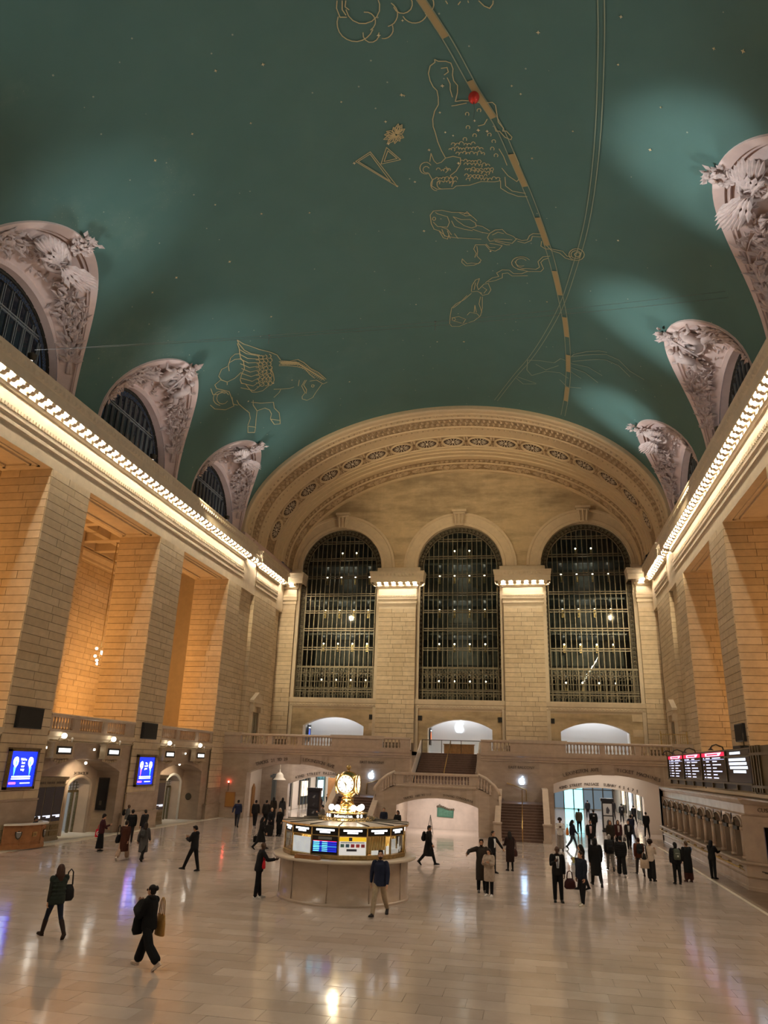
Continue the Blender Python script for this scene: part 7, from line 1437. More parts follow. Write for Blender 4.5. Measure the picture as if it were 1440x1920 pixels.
 'constellation_winged_horse': [[(40.29,133.17),(40.97,132.40),(41.59,131.11),(42.27,129.85),(42.72,128.78),(43.16,127.71),(43.81,126.60),(44.50,126.52)],[(40.29,133.17),(40.67,133.37),(41.60,133.15),(42.29,132.16),(42.90,130.45)],[(40.59,133.67),(41.13,133.98),(41.60,134.62),(42.10,135.15),(42.63,135.09),(43.34,135.95),(43.72,137.55),(44.18,138.85),(44.61,139.11),(44.92,138.29),(45.51,138.29),(46.23,138.15),(46.57,136.99),(46.81,135.37),(46.66,133.21),(45.87,131.74),(45.34,131.57)],[(41.22,134.12),(42.02,133.21),(42.79,131.16),(43.25,129.52)],[(41.68,134.78),(42.52,133.70),(43.18,131.49),(43.54,129.85)],[(42.15,135.43),(43.02,134.20),(43.57,131.85),(43.84,130.17)],[(42.63,136.09),(43.53,134.70),(43.97,132.18),(44.13,130.53)],[(43.16,136.59),(44.05,135.23),(44.37,132.57),(44.43,130.86)],[(43.61,137.41),(44.57,135.73),(44.78,132.93),(44.74,131.19)],[(44.07,138.29),(45.11,136.29),(45.19,133.29),(45.04,131.55)],[(44.52,139.17),(45.65,136.85),(45.60,133.67),(45.35,131.88)],[(44.98,140.05),(46.20,137.41),(46.03,134.06),(45.65,132.24)],[(42.84,131.11),(43.02,130.94),(43.21,131.19),(43.27,131.66),(43.15,132.02)],[(43.28,131.49),(43.46,131.33),(43.65,131.55),(43.71,132.02),(43.59,132.40)],[(43.61,132.26),(43.80,132.10),(43.99,132.34),(44.05,132.85),(43.93,133.21)],[(44.06,132.65),(44.25,132.48),(44.45,132.71),(44.50,133.21),(44.38,133.59)],[(44.40,133.45),(44.59,133.31),(44.79,133.53),(44.84,134.04),(44.71,134.42)],[(44.86,133.84),(45.05,133.67),(45.25,133.92),(45.30,134.42),(45.17,134.84)],[(45.20,134.70),(45.40,134.54),(45.60,134.78),(45.65,135.29),(45.51,135.67)],[(45.66,135.12),(45.87,134.92),(46.07,135.20),(46.12,135.71),(45.99,136.09)],[(43.00,130.15),(43.18,129.98),(43.37,130.21),(43.43,130.64),(43.32,131.03)],[(43.44,130.48),(43.63,130.31),(43.82,130.56),(43.88,131.03),(43.76,131.41)],[(43.78,131.27),(43.97,131.11),(44.17,131.33),(44.22,131.82),(44.10,132.18)],[(44.24,131.66),(44.43,131.47),(44.62,131.71),(44.68,132.18),(44.56,132.57)],[(44.58,132.46),(44.78,132.26),(44.97,132.54),(45.03,133.01),(44.90,133.39)],[(45.04,132.85),(45.24,132.65),(45.44,132.93),(45.50,133.39),(45.37,133.78)],[(45.39,133.67),(45.59,133.51),(45.80,133.76),(45.85,134.26),(45.72,134.64)],[(45.87,134.06),(46.07,133.90),(46.28,134.14),(46.33,134.64),(46.19,135.06)],[(43.16,129.19),(43.34,129.00),(43.53,129.21),(43.60,129.68),(43.48,130.07)],[(43.61,129.52),(43.79,129.35),(43.99,129.54),(44.05,130.01),(43.93,130.39)],[(43.95,130.29),(44.14,130.09),(44.34,130.34),(44.40,130.80),(44.28,131.19)],[(44.41,130.64),(44.60,130.48),(44.80,130.70),(44.86,131.16),(44.74,131.57)],[(44.76,131.43),(44.95,131.27),(45.16,131.49),(45.21,131.99),(45.09,132.38)],[(45.23,131.80),(45.43,131.63),(45.63,131.88),(45.69,132.38),(45.56,132.76)],[(45.58,132.65),(45.79,132.46),(45.99,132.71),(46.05,133.21),(45.92,133.59)],[(46.06,133.01),(46.27,132.85),(46.47,133.09),(46.53,133.62),(46.40,133.98)],[(43.31,128.21),(43.49,128.02),(43.69,128.23),(43.75,128.70),(43.64,129.05)],[(43.76,128.53),(43.95,128.35),(44.15,128.56),(44.21,129.03),(44.10,129.41)],[(44.11,129.30),(44.30,129.11),(44.50,129.35),(44.57,129.82),(44.45,130.17)],[(44.58,129.66),(44.77,129.46),(44.97,129.68),(45.03,130.15),(44.91,130.56)],[(44.93,130.42),(45.13,130.25),(45.33,130.48),(45.39,130.97),(45.27,131.35)],[(45.41,130.78),(45.61,130.62),(45.81,130.86),(45.87,131.33),(45.75,131.71)],[(45.77,131.63),(45.97,131.41),(46.18,131.66),(46.24,132.18),(46.11,132.57)],[(46.25,131.99),(46.46,131.80),(46.67,132.04),(46.73,132.57),(46.60,132.95)],[(41.67,134.56),(41.42,135.79),(41.51,137.33),(42.06,139.11),(42.60,139.79)],[(42.16,135.37),(41.90,136.63),(41.86,138.43)],[(42.08,139.51),(41.97,141.25),(42.37,143.07),(42.90,143.13),(43.48,142.17),(43.65,139.73),(43.50,137.33)],[(43.48,142.17),(43.74,142.69)],[(42.84,143.33),(42.85,145.53),(43.32,145.83),(43.76,144.91)],[(42.89,147.18),(43.53,147.84),(43.90,146.75),(44.01,145.03)],[(45.06,148.34),(44.75,148.81),(44.42,148.99),(44.10,148.87),(43.85,148.40),(43.69,147.74),(43.64,146.94),(43.70,146.07),(43.86,145.27),(44.11,144.65),(44.42,144.27),(44.75,144.21)],[(45.27,145.71),(45.30,146.63),(45.13,147.50),(44.83,148.04),(44.47,148.10),(44.16,147.72),(43.97,146.95),(43.94,146.07),(44.09,145.23),(44.38,144.71)],[(44.23,150.58),(44.92,150.34),(45.90,147.98),(46.25,145.13),(45.45,144.27),(44.51,143.51),(43.76,144.91)],[(45.27,143.89),(45.99,144.97),(46.47,144.01)],[(45.92,143.31),(46.45,143.57),(47.40,143.13),(48.20,142.69),(48.90,143.59),(49.40,145.59)],[(47.16,139.39),(47.68,140.27),(48.61,140.39),(49.39,142.15),(50.21,143.83)],[(49.51,145.77),(50.31,144.03),(50.82,145.39),(50.17,147.12),(49.51,145.77)],[(47.22,140.19),(48.06,138.03),(48.87,134.78),(49.63,135.57),(50.58,135.20),(51.63,136.37)],[(48.61,140.39),(48.90,137.95),(49.49,137.13),(50.10,137.33),(50.60,138.49)],[(50.66,138.57),(51.63,136.37),(52.06,136.99),(51.63,138.59),(50.66,138.57)],[(44.91,129.93),(45.68,130.25),(46.38,130.94),(46.69,131.96)],[(48.34,133.84),(48.13,131.77),(47.82,130.72)],[(47.39,132.48),(47.95,130.25),(48.29,128.53),(48.38,127.25)],[(44.60,126.62),(45.13,124.61),(45.32,122.50),(46.01,121.49),(47.04,120.68),(47.90,119.37),(49.15,118.39)],[(45.05,127.66),(45.52,125.67),(46.13,123.58),(46.75,122.06),(47.71,121.68),(48.44,121.03)],[(47.85,124.99),(48.52,126.08)],[(48.18,123.61),(48.71,125.24),(49.78,125.40),(50.10,126.71),(50.42,127.06),(50.92,126.08),(50.89,124.21),(50.40,122.77),(49.58,120.05)],[(48.56,122.58),(48.79,120.81),(49.65,119.70),(49.59,118.50)],[(48.25,123.25),(48.70,124.64),(49.49,124.61),(49.96,125.32)],[(49.42,122.20),(49.53,122.55),(49.46,122.88),(49.27,122.88),(49.15,122.55),(49.23,122.22),(49.42,122.20)],[(44.60,127.06),(44.86,126.71),(45.18,126.60)],[(44.95,127.47),(44.88,126.68),(44.92,126.16)],[(44.69,126.71),(44.95,126.33),(45.26,126.25)],[(45.04,127.06),(44.97,126.30),(45.00,125.81)],[(44.77,126.33),(45.04,125.94),(45.35,125.84)],[(45.13,126.71),(45.06,125.92),(45.09,125.40)],[(44.86,125.94),(45.13,125.56),(45.44,125.48)],[(45.21,126.33),(45.14,125.56),(45.18,125.05)],[(44.95,125.56),(45.21,125.18),(45.53,125.10)],[(45.30,125.94),(45.23,125.18),(45.26,124.67)],[(45.03,125.18),(45.30,124.80),(45.61,124.69)],[(45.39,125.56),(45.31,124.80),(45.35,124.29)],[(45.12,124.80),(45.38,124.42),(45.70,124.31)],[(45.48,125.18),(45.40,124.42),(45.43,123.88)],[(45.20,124.42),(45.47,124.04),(45.78,123.93)],[(45.56,124.80),(45.48,124.04),(45.51,123.50)],[(45.29,124.04),(45.55,123.66),(45.87,123.58)],[(45.65,124.42),(45.57,123.66),(45.60,123.15)],[(45.37,123.66),(45.63,123.28),(45.95,123.20)],[(45.73,124.04),(45.65,123.28),(45.68,122.77)],[(45.45,123.31),(45.72,122.90),(46.03,122.82)],[(45.82,123.66),(45.73,122.90),(45.76,122.39)],[(45.65,123.04),(45.92,122.66),(46.24,122.55)],[(46.02,123.42),(45.94,122.66),(45.96,122.14)],[(45.86,122.82),(46.13,122.44),(46.45,122.31)],[(46.23,123.17),(46.14,122.39),(46.17,121.87)],[(46.06,122.55),(46.33,122.17),(46.65,122.06)],[(46.44,122.93),(46.35,122.17),(46.37,121.63)],[(46.27,122.31),(46.54,121.90),(46.86,121.79)],[(46.65,122.66),(46.55,121.90),(46.58,121.38)],[(46.47,122.06),(46.75,121.68),(47.07,121.57)],[(46.86,122.44),(46.76,121.68),(46.79,121.14)],[(46.68,121.82),(46.95,121.41),(47.28,121.30)],[(47.07,122.17),(46.97,121.41),(47.00,120.89)],[(46.89,121.57),(47.16,121.17),(47.50,121.03)],[(47.28,121.93),(47.18,121.17),(47.21,120.62)],[(47.10,121.30),(47.38,120.92),(47.71,120.79)],[(47.49,121.68),(47.39,120.89),(47.42,120.38)],[(47.31,121.08),(47.59,120.68),(47.92,120.51)],[(47.71,121.41),(47.60,120.62),(47.63,120.11)],[(47.52,120.81),(47.80,120.41),(48.14,120.27)],[(47.92,121.17),(47.82,120.38),(47.84,119.86)],[(47.74,120.54),(48.02,120.14),(48.36,120.00)],[(48.14,120.89),(48.03,120.11),(48.05,119.59)],[(47.95,120.30),(48.23,119.89),(48.57,119.75)],[(48.35,120.62),(48.25,119.86),(48.27,119.35)],[(48.17,120.03),(48.45,119.62),(48.79,119.48)],[(48.57,120.38),(48.47,119.59),(48.49,119.08)],[(48.38,119.78),(48.67,119.35),(49.01,119.21)],[(48.79,120.11),(48.68,119.35),(48.70,118.80)],[(48.60,119.51),(48.88,119.08),(49.23,118.94)],[(49.01,119.86),(48.90,119.08),(48.92,118.53)]],
}
ECL = [(21.04,80.90),(23.16,77.58),(25.67,74.25),(27.65,71.05),(29.93,68.53),(31.89,66.38),(34.42,63.87),(36.80,61.79),(39.70,59.78),(42.97,57.86),(46.11,56.69),(49.71,55.93),(53.50,55.88),(56.70,56.34)]
EQU = [(21.07,56.26),(22.49,55.74),(24.65,55.20),(27.44,54.73),(30.77,54.68),(33.97,55.25),(37.31,56.69),(41.16,58.78),(45.07,62.12),(48.66,65.94),(51.84,70.18),(56.28,75.67)]
STARS = [(22.09,83.46),(22.90,104.33),(22.54,111.28),(25.80,67.37),(21.67,34.29),(27.11,88.85),(25.76,85.16),(28.45,89.20),(29.09,82.75),(29.52,65.61),(27.55,58.92),(29.39,95.58),(31.38,89.33),(29.47,121.57),(35.08,86.25),(31.20,114.52),(32.15,106.09),(33.67,124.80),(39.72,122.96),(41.34,62.23),(42.26,91.15),(46.92,140.73),(31.19,86.12),(25.40,68.72),(25.71,85.55),(36.93,73.91),(26.85,80.12),(25.39,79.18),(27.57,45.50),(22.01,38.83),(25.63,94.84),(22.63,87.12),(34.07,48.43),(25.59,109.56),(32.78,136.49),(32.67,142.99),(28.03,79.70),(27.94,74.35),(27.99,72.92),(27.37,74.81),(23.76,52.80),(46.69,131.63),(47.45,126.71),(28.25,78.49),(30.04,78.17),(50.60,112.96),(47.10,88.34),(47.20,82.00),(25.55,126.98),(25.07,119.08),(25.24,45.08),(22.77,64.77),(21.71,53.24)]
BALLOON = (25.75,74.22)
def vpt(y, a, o=.06): return Vector(vp(radians(a), y, o))
def ribbon(mb, pts, w, o=.05, mi=0):
    P = [vpt(y, a, o) for y, a in pts]
    for p, q in zip(P, P[1:]):
        d = q-p
        if d.length < 1e-4: continue
        nn = Vector((-p.x/VA**2, 0, -(p.z-VZ)/VB**2)).normalized(); sd = d.normalized().cross(nn)*w/2; e = d.normalized()*w*.3
        mb.add([p-sd-e, p+sd-e, q+sd+e, q-sd+e], [(0, 1, 2, 3)], mi)
GOLDL = plain('gold_line', (.50, .41, .21), .5); GOLDP = plain('pale_gold_line', (.27, .31, .21), .55); GOLDB = plain('gold_band', (.35, .26, .12), .5)
for nm, LL in FIG.items():
    b = MB()
    for l in LL: ribbon(b, l, .042 if nm not in ('constellation_whale', 'constellation_winged_horse') else .058)
    b.build(nm, GOLDP if nm == 'constellation_whale' else GOLDL, ceiling, kind='stuff')
def resample(pts, step):
    P = [vpt(y, a, 0) for y, a in pts]; acc = [0]
    for p, q in zip(P, P[1:]): acc.append(acc[-1]+(q-p).length)
    n = int(acc[-1]/step); out = []
    for i in range(n+1):
        l = acc[-1]*i/n; k = max(j for j in range(len(acc)) if acc[j] <= l+1e-9); k = min(k, len(pts)-2)
        f = (l-acc[k])/max(acc[k+1]-acc[k], 1e-6)
        # smooth (Catmull-Rom)
        g = lambda j: Vector(pts[min(max(j, 0), len(pts)-1)])
        a, b_, c, d = g(k-1), g(k), g(k+1), g(k+2)
        v = .5*((2*b_)+(c-a)*f+(2*a-5*b_+4*c-d)*f*f+(3*b_-a-3*c+d)*f**3); out.append((v.x, v.y))
    return out
def offset(pts, d):
    r = []
    for i, (y, a) in enumerate(pts):
        p, q = vpt(*pts[max(i-1, 0)], 0), vpt(*pts[min(i+1, len(pts)-1)], 0); t = (q-p).normalized()
        c = vpt(y, a, 0); nn = Vector((-c.x/VA**2, 0, -(c.z-VZ)/VB**2)).normalized(); s = c+t.cross(nn)*d
        r.append((s.y, math.degrees(atan2((s.z-VZ)/VB, s.x/VA))))
    return r
e = resample(ECL, .35); b = MB()
for d in (-.17, .17): ribbon(b, offset(e, d), .05, .045)
b.build('ecliptic_lines', GOLDP, ceiling)
k = 0
while k < len(e)-8:
    b = MB(); ribbon(b, e[k:k+7], .30, .06); b.build('ecliptic_dash', GOLDB, ceiling); k += 13
e = resample(EQU, .5); b = MB()
for d in (-.13, .13): ribbon(b, offset(e, d), .045, .05)
b.build('equator_lines', GOLDP, ceiling)
STM = plain('star_gold', (.75, .62, .36), .5)
for i, (y, a) in enumerate(STARS):
    r = .05+.04*((i*37) % 10)/10; p = vpt(y, a, .04); nn = Vector((-p.x/VA**2, 0, -(p.z-VZ)/VB**2)).normalized(); t = Vector((0, 1, 0)); s = t.cross(nn)
    b = MB(); b.add([p+nn*.04]+[p+(t*cos(pi*j/4)+s*sin(pi*j/4))*r*(1.25 if j % 2 == 0 else .55) for j in range(8)], [(0, 1+j, 1+(j+1) % 8) for j in range(8)]); b.build('star', STM, ceiling)
p = vpt(*BALLOON, .40); nn = (Vector((0, p.y, 22))-p).normalized()
bl = empty('balloon', (p.x, p.y, p.z-.0), label='shiny red balloon stuck against the green ceiling on the gold band', cat='balloon')
b = MB(); b.ball((0, 0, .02), .26, 16, 10, sc=(1, 1, 1.08)); b.build('balloon_skin', plain('red_foil', (.75, .05, .03), .15, .4, spec=.6), bl)
b = MB(); b.lathe([(.0, -.24), (.04, -.31), (0, -.30)], n=8); b.tube([(0, 0, -.3), (.03, .02, -.7), (-.02, .03, -1.2)], .006, 4); b.build('balloon_string', BLACK, bl)

# long thin cables spanning the hall under the vault
for k, (p0, p1, lb) in enumerate((((-17.5, 29.9, 24.6), (16.5, 33.0, 26.9), 'thin pale cable spanning the hall high under the green vault'), ((-17.6, 28.4, 23.6), (16.6, 33.1, 26.6), 'second thin cable spanning the hall just below the first'))):
    cb = MB(); P = [Vector(p0).lerp(Vector(p1), i/24)-Vector((0, 0, .35*(1-(i/12-1)**2))) for i in range(25)]; cb.tube(P, .009, 4)
    for i in ((8, 14) if k == 0 else ()): cb.tube([P[i], P[i]-Vector((0, 0, .5))], .012, 4); cb.ball(P[i], .05, 6, 4)
    cb.build('cable', plain('cable_steel', (.22, .22, .21), .4, .5), None, label=lb, cat='cable', group='cables across the hall')
# chandelier of bare globes in the left side passage
ch = empty('chandelier', (-24, 48.7, 10.3), label='cluster of bare glowing globes hanging in the orange side passage on the left', cat='chandelier')
cb = MB(); cb.tube([(0, 0, 9.3), (0, 0, .1)], .03, 5)
for i in range(9): a = i*2.4; z = .1+.17*i; cb.tube([(0, 0, z), (.3*cos(a), .3*sin(a), z)], .02, 4)
cb.build('stem', BRASSM, ch)
for i in range(9): a = i*2.4; cb = MB(); cb.ball((.32*cos(a), .32*sin(a), .1+.17*i), .10, 10, 7); cb.build('globe', GLOBE, ch)

# ------------------------------------------------------------------ people
JOBS = []; CL = {}
def cloth(c, rough=.85):
    k = (*c, rough)
    if k not in CL: CL[k] = plain('cloth_%d' % len(CL), c, rough, spec=.2, noise=.12, nscale=14)
    return CL[k]
SKINS = {'l': plain('skin_light', (.52, .30, .20), .5, spec=.3), 'm': plain('skin_tan', (.38, .20, .12), .5, spec=.3), 'd': plain('skin_dark', (.085, .042, .026), .5, spec=.3)}
EYE = plain('eye_dark', (.02, .015, .012), .2); LIPS = plain('lips', (.32, .12, .10), .5)
def stack(mb, rings, n=14, mi=0):
    """closed loft of ellipses (centre, side vector, forward vector)"""
    vs = []
    for c, a, b in rings:
        for j in range(n): t = 2*pi*j/n; vs.append(c+a*cos(t)+b*sin(t))
    fs = [(i*n+j, i*n+(j+1) % n, (i+1)*n+(j+1) % n, (i+1)*n+j) for i in range(len(rings)-1) for j in range(n)]
    fs += [tuple(range(n))[::-1], tuple(range((len(rings)-1)*n, len(rings)*n))]
    mb.add(vs, fs, mi, True)
def limb(mb, pts, rs, n=10):
    """round-ended tapering limb"""
    P = [Vector(p) for p in pts]; a = (P[0]-P[1]).normalized(); b = (P[-1]-P[-2]).normalized()
    Q = [P[0]+a*rs[0]*.85, P[0]+a*rs[0]*.5]+P+[P[-1]+b*rs[-1]*.5, P[-1]+b*rs[-1]*.85]
    mb.tube(Q, [rs[0]*.45, rs[0]*.85]+list(rs)+[rs[-1]*.85, rs[-1]*.45], n)
def hand_mesh(mb, w, d, palm, thumb, curl=.35, s=1., mi=0):
    """palm, four unequal bent fingers and a thumb; d = along the hand, palm = palm normal, thumb = towards the thumb"""
    d = d.normalized(); palm = (palm-d*palm.dot(d)).normalized(); th = (thumb-d*thumb.dot(d)-palm*thumb.dot(palm)).normalized()
    stack(mb, [(w-d*.02*s, th*.026*s, palm*.021*s), (w+d*.02*s, th*.032*s, palm*.019*s), (w+d*.06*s, th*.041*s, palm*.016*s), (w+d*.09*s, th*.040*s, palm*.012*s)], 10, mi)
    for k, (u, L) in enumerate(((.030, .070), (.010, .080), (-.010, .073), (-.029, .057))):
        p = w+d*(.086-.004*abs(k-1))*s+th*u*s; pts = [p]; a = 0
        for q, f in enumerate((.42, .33, .25)):
            a += curl*(.7+.35*q); pts.append(pts[-1]+(d*cos(a)+palm*sin(a))*L*f*s)
        mb.tube(pts, [.0095*s, .0092*s, .0085*s, .006*s], 6, mi)
    p = w+d*.025*s+th*.030*s; q = p+(d*.55+th*.75+palm*.25).normalized()*.034*s
    mb.tube([p-th*.008*s, q, q+(d*.9+th*.25+palm*.35).normalized()*.030*s, q+(d*.9+th*.0+palm*.5).normalized()*.050*s], [.013*s, .0115*s, .010*s, .006*s], 6, mi)
WALK = dict(lf=24, lk=6, rf=-18, rk=24, rp=38, lp=-6, ls=-16, le=14, rs=18, re=20)
WALK2 = dict(rf=24, rk=6, lf=-18, lk=24, lp=38, rp=-6, rs=-16, re=14, ls=18, le=20)
STEP = dict(lf=12, lk=3, rf=-9, rk=12, rp=18, ls=-8, le=12, rs=9, re=16)
STAND = dict(lf=2, rf=-2, ls=4, rs=2, le=12, re=14)
PHONE = dict(STAND, rs=28, re=88, ri=.45, ls=25, le=92, li=.55, hp=24)
def person(label, loc, rz, H=1.72, pose=STAND, top='jacket', tc=(.012, .012, .014), legs='trousers', lc=(.015, .015, .018), shoe=(.015, .014, .014), hair='short', hc=(.018, .012, .009), skin='l', vx=.022, fem=False,
           shirt=None, extra=None, group=None, hl=None):
    g = dict(lf=0, lk=0, rf=0, rk=0, lp=0, rp=0, lb=3, rb=3, ls=0, la=7, le=10, li=.12, rs=0, ra=7, re=10, ri=.12, lean=2, hy=0, hp=0, lcurl=.38, rcurl=.38); g.update(pose)
    root = empty('person', (loc[0], loc[1], loc[2] if len(loc) > 2 else 0), rz, label=label, cat='person', group=group); sc = H/1.76; root.scale = (sc, sc, sc)
    X, Y, Z = Vector((1, 0, 0)), Vector((0, 1, 0)), Vector((0, 0, 1)); R = radians
    sw = .168 if fem else .188; hipw = .088
    L = R(g['lean']); up = Y*sin(L)+Z*cos(L); fw = Y*cos(L)-Z*sin(L)
    pel = Vector((0, 0, .94)); J = {}
    for s, q in ((-1, 'l'), (1, 'r')):
        f, k, b = R(g[q+'f']), R(g[q+'k']), R(g[q+'b'])
        hip = pel+X*s*hipw-Z*.02; d1 = Y*sin(f)-Z*cos(f)*cos(b)+X*s*sin(b)*.6; kn = hip+d1.normalized()*.43
        d2 = Y*sin(f-k)-Z*cos(f-k)+X*s*sin(b)*.2; an = kn+d2.normalized()*.415; J[q+'hip'], J[q+'kn'], J[q+'an'] = hip, kn, an
    def foot(q):
        p = R(g[q+'p']); an = J[q+'an']; fd = (Y*cos(p)-Z*sin(p)+X*(-.12 if q == 'l' else .12)).normalized(); dn = -(Z*cos(p)+Y*sin(p)); return an, fd, dn
    low = 9
    for q in 'lr':
        an, fd, dn = foot(q)
        for o, r in ((-.05, .075), (.10, .078), (.17, .078)): low = min(low, (an+fd*o+dn*r).z)
    dz = Z*(-low)
    pel = pel+dz
    for k in list(J): J[k] = J[k]+dz
    tp = lambda t: pel+up*t
    for s, q in ((-1, 'l'), (1, 'r')):
        sh = tp(.475)+X*s*sw; f, a, e = R(g[q+'s']), R(g[q+'a']), R(g[q+'e'])
        d1 = (X*s*sin(a)+fw*sin(f)*cos(a)-up*cos(f)*cos(a)).normalized(); el = sh+d1*.285
        d2 = (fw*sin(f+e)-up*cos(f+e)-X*s*g[q+'i']*min(1, .25+e)+X*s*sin(a)*.5*cos(e)).normalized(); wr = el+d2*.25
        J[q+'sh'], J[q+'el'], J[q+'wr'], J[q+'fd'] = sh, el, wr, d2
    hy, hp = R(g['hy']), R(g['hp']+4)
    hm = Matrix.Rotation(hy, 3, 'Z') @ Matrix.Rotation(-hp, 3, 'X'); hX, hY, hZ = hm @ X, hm @ Y, hm @ Z
    nk = tp(.53); hd = nk+Z*.115+hY*.025+up*.03
    J['head'] = hd; J['chest'] = tp(.36); J['pel'] = pel
    fs_ = .93 if fem else 1.
    # body: one continuous surface
    b = MB()
    stack(b, [(tp(-.10), X*.10, fw*.08), (tp(-.03), X*.148, fw*.10), (tp(.05), X*.150*1.0, fw*.10), (tp(.17), X*.128*fs_, fw*.088), (tp(.33), X*.150*fs_, fw*.10), (tp(.43), X*.150*fs_, fw*.088), (tp(.50), X*.10, fw*.065), (tp(.545), X*.055, fw*.055)])
    limb(b, [tp(.47), nk+up*.03, hd-hZ*.06], [.06, .052, .05])
    for q in 'lr':
        limb(b, [J[q+'hip'], J[q+'hip'].lerp(J[q+'kn'], .5), J[q+'kn'], J[q+'kn'].lerp(J[q+'an'], .35), J[q+'an']], [.085, .072, .052, .053, .036])
        limb(b, [J[q+'sh'], J[q+'sh'].lerp(J[q+'el'], .5), J[q+'el'], J[q+'el'].lerp(J[q+'wr'], .4), J[q+'wr']], [.055, .047, .037, .037, .024])
        an, fd, dn = foot(q); limb(b, [an+dn*.03-fd*.02, an+dn*.045+fd*.10, an+dn*.05+fd*.16], [.035, .032, .024])
    HP = lambda x, y, z: hd+hX*x+hY*y+hZ*z
    ell = lambda c, rx, ry, rz_: stack(b, [(c+hZ*rz_*sin(t), hX*rx*max(.12, cos(t)), hY*ry*max(.12, cos(t))) for t in [-pi/2*.97+pi*.97*i/9 for i in range(10)]], 12)
    ell(HP(0, -.005, .022), .076, .094, .095); ell(HP(0, .022, -.045), .057, .066, .07)
    limb(b, [HP(0, .088, .015), HP(0, .103, -.022)], [.010, .014], 8); limb(b, [HP(-.034, .080, .030), HP(.034, .080, .030)], [.012, .012], 6)
    limb(b, [HP(-.018, .078, -.06), HP(.018, .078, -.06)], [.013, .013], 6)
    for s in (-1, 1): limb(b, [HP(s*.076, -.008, .022), HP(s*.077, -.012, -.018)], [.014, .011], 6)
    post = MB()
    for s, q in ((-1, 'l'), (1, 'r')):
        d = J[q+'fd']; palm = (-X*s-d*(-X*s).dot(d)); thumb = fw*1.0+up*.3
        if g[q+'e'] > 50: palm = (up*.4-X*s+(-fw)*.3); thumb = up
        hand_mesh(post, J[q+'wr']+d*.015, d, palm, thumb, g[q+'curl'])
        post.ball(HP(s*.031, .0815, .012), .0105, 6, 5, 1)
        post.tube([HP(s*.018, .092, .032), HP(s*.034, .090, .036), HP(s*.048, .080, .031)], .0045, 4, 2)
    post.tube([HP(-.022, .0905, -.055), HP(0, .0945, -.054), HP(.022, .0905, -.055)], .0055, 5, 3)
    JOBS.append((b, vx*.8, 'body', [SKINS[skin], EYE, cloth(hc), LIPS], root, post))
    # trousers or skirt
    b = MB(); e = .014
    if legs in ('trousers', 'wide', 'tights'):
        stack(b, [(tp(-.13), X*.10, fw*.085), (tp(-.06), X*.160, fw*.118), (tp(.03), X*.166, fw*.120), (tp(.13), X*.145, fw*.105)])
        rr = dict(trousers=(.102, .094, .078, .072, .062), wide=(.103, .105, .103, .106, .108), tights=(.09, .076, .058, .058, .043))[legs]
        for q in 'lr':
            an = J[q+'an']; kn = J[q+'kn']; limb(b, [J[q+'hip'], J[q+'hip'].lerp(kn, .5), kn, kn.lerp(an, .45), kn.lerp(an, .97 if legs != 'wide' else .80)], rr)
        JOBS.append((b, vx, 'trousers', [cloth(lc)], root, None))
    elif legs == 'skirt':
        m = (J['lan']+J['ran'])/2; kk = (J['lkn']+J['rkn'])/2
        stack(b, [(m+Z*.05, X*.215, Y*.20), (kk, X*.19, Y*.17), (tp(-.06), X*.168, fw*.125), (tp(.12), X*.145, fw*.105)])
        JOBS.append((b, vx, 'skirt', [cloth(lc)], root, None))
    # upper garment
    b = MB(); ex = dict(jacket=.034, suit=.028, coat=.038, puffer=.058, vest=.046, sweater=.024, long_puffer=.055)[top]
    rows = [(tp(.53), X*.072, fw*.072), (tp(.50), X*(.115+ex*.3), fw*(.078+ex*.3)), (tp(.45), X*(.158*fs_+ex), fw*(.098+ex)), (tp(.36), X*(.160*fs_+ex), fw*(.112+ex)), (tp(.17), X*(.145*fs_+ex), fw*(.105+ex)), (tp(.03), X*(.164+ex), fw*(.118+ex))]
    kk = (J['lkn']+J['rkn'])/2
    if top in ('coat', 'long_puffer'):
        h2 = pel.lerp(kk, .5)-Z*.03; end = kk-Z*(.10 if top == 'coat' else -.04)
        w2 = .20 if top == 'coat' else .205
        sp = abs(J['lkn'].y-J['rkn'].y)/2
        rows += [(h2, X*(.185+ex*.6), Y*(.14+sp*.35+ex)), (end, X*(w2+.01), Y*(.15+sp*.9))]
    else: rows += [(tp(-.07 if top != 'puffer' else -.05), X*(.166+ex*.9), fw*(.122+ex*.9)), (tp(-.12), X*(.160+ex*.7), fw*(.118+ex*.7))]
    stack(b, rows[::-1], 16)
    rs = dict(jacket=(.086, .077, .065, .058, .047), suit=(.084, .073, .062, .056, .046), coat=(.090, .079, .068, .062, .052), puffer=(.092, .086, .074, .070, .052), vest=(.09, .07, .02, .02, .02), sweater=(.066, .058, .048, .045, .037), long_puffer=(.092, .086, .074, .07, .052))[top]
    for q in 'lr':
        if top == 'vest': limb(b, [J[q+'sh'], J[q+'sh'].lerp(J[q+'el'], .12)], [.082, .078])
        else: limb(b, [J[q+'sh']-X*(.02 if q == 'r' else -.02), J[q+'sh'].lerp(J[q+'el'], .5), J[q+'el'], J[q+'el'].lerp(J[q+'wr'], .5), J[q+'wr']-J[q+'fd']*.01], rs)
    b.tube([nk+Vector((.068*cos(a), .072*sin(a)-.004, .0+.012*sin(a)))+up*.005 for a in [2*pi*i/12 for i in range(12)]], .024 if top != 'sweater' else .014, 6, closed=True)
    if top in ('puffer', 'long_puffer', 'vest'):
        for i in range(7 if top == 'long_puffer' else 5):
            t = .40-.095*i; b.tube([tp(t)+X*(.168*fs_+ex)*cos(a)+fw*(.112+ex)*sin(a) for a in [2*pi*j/16 for j in range(16)]], .013, 5, closed=True)
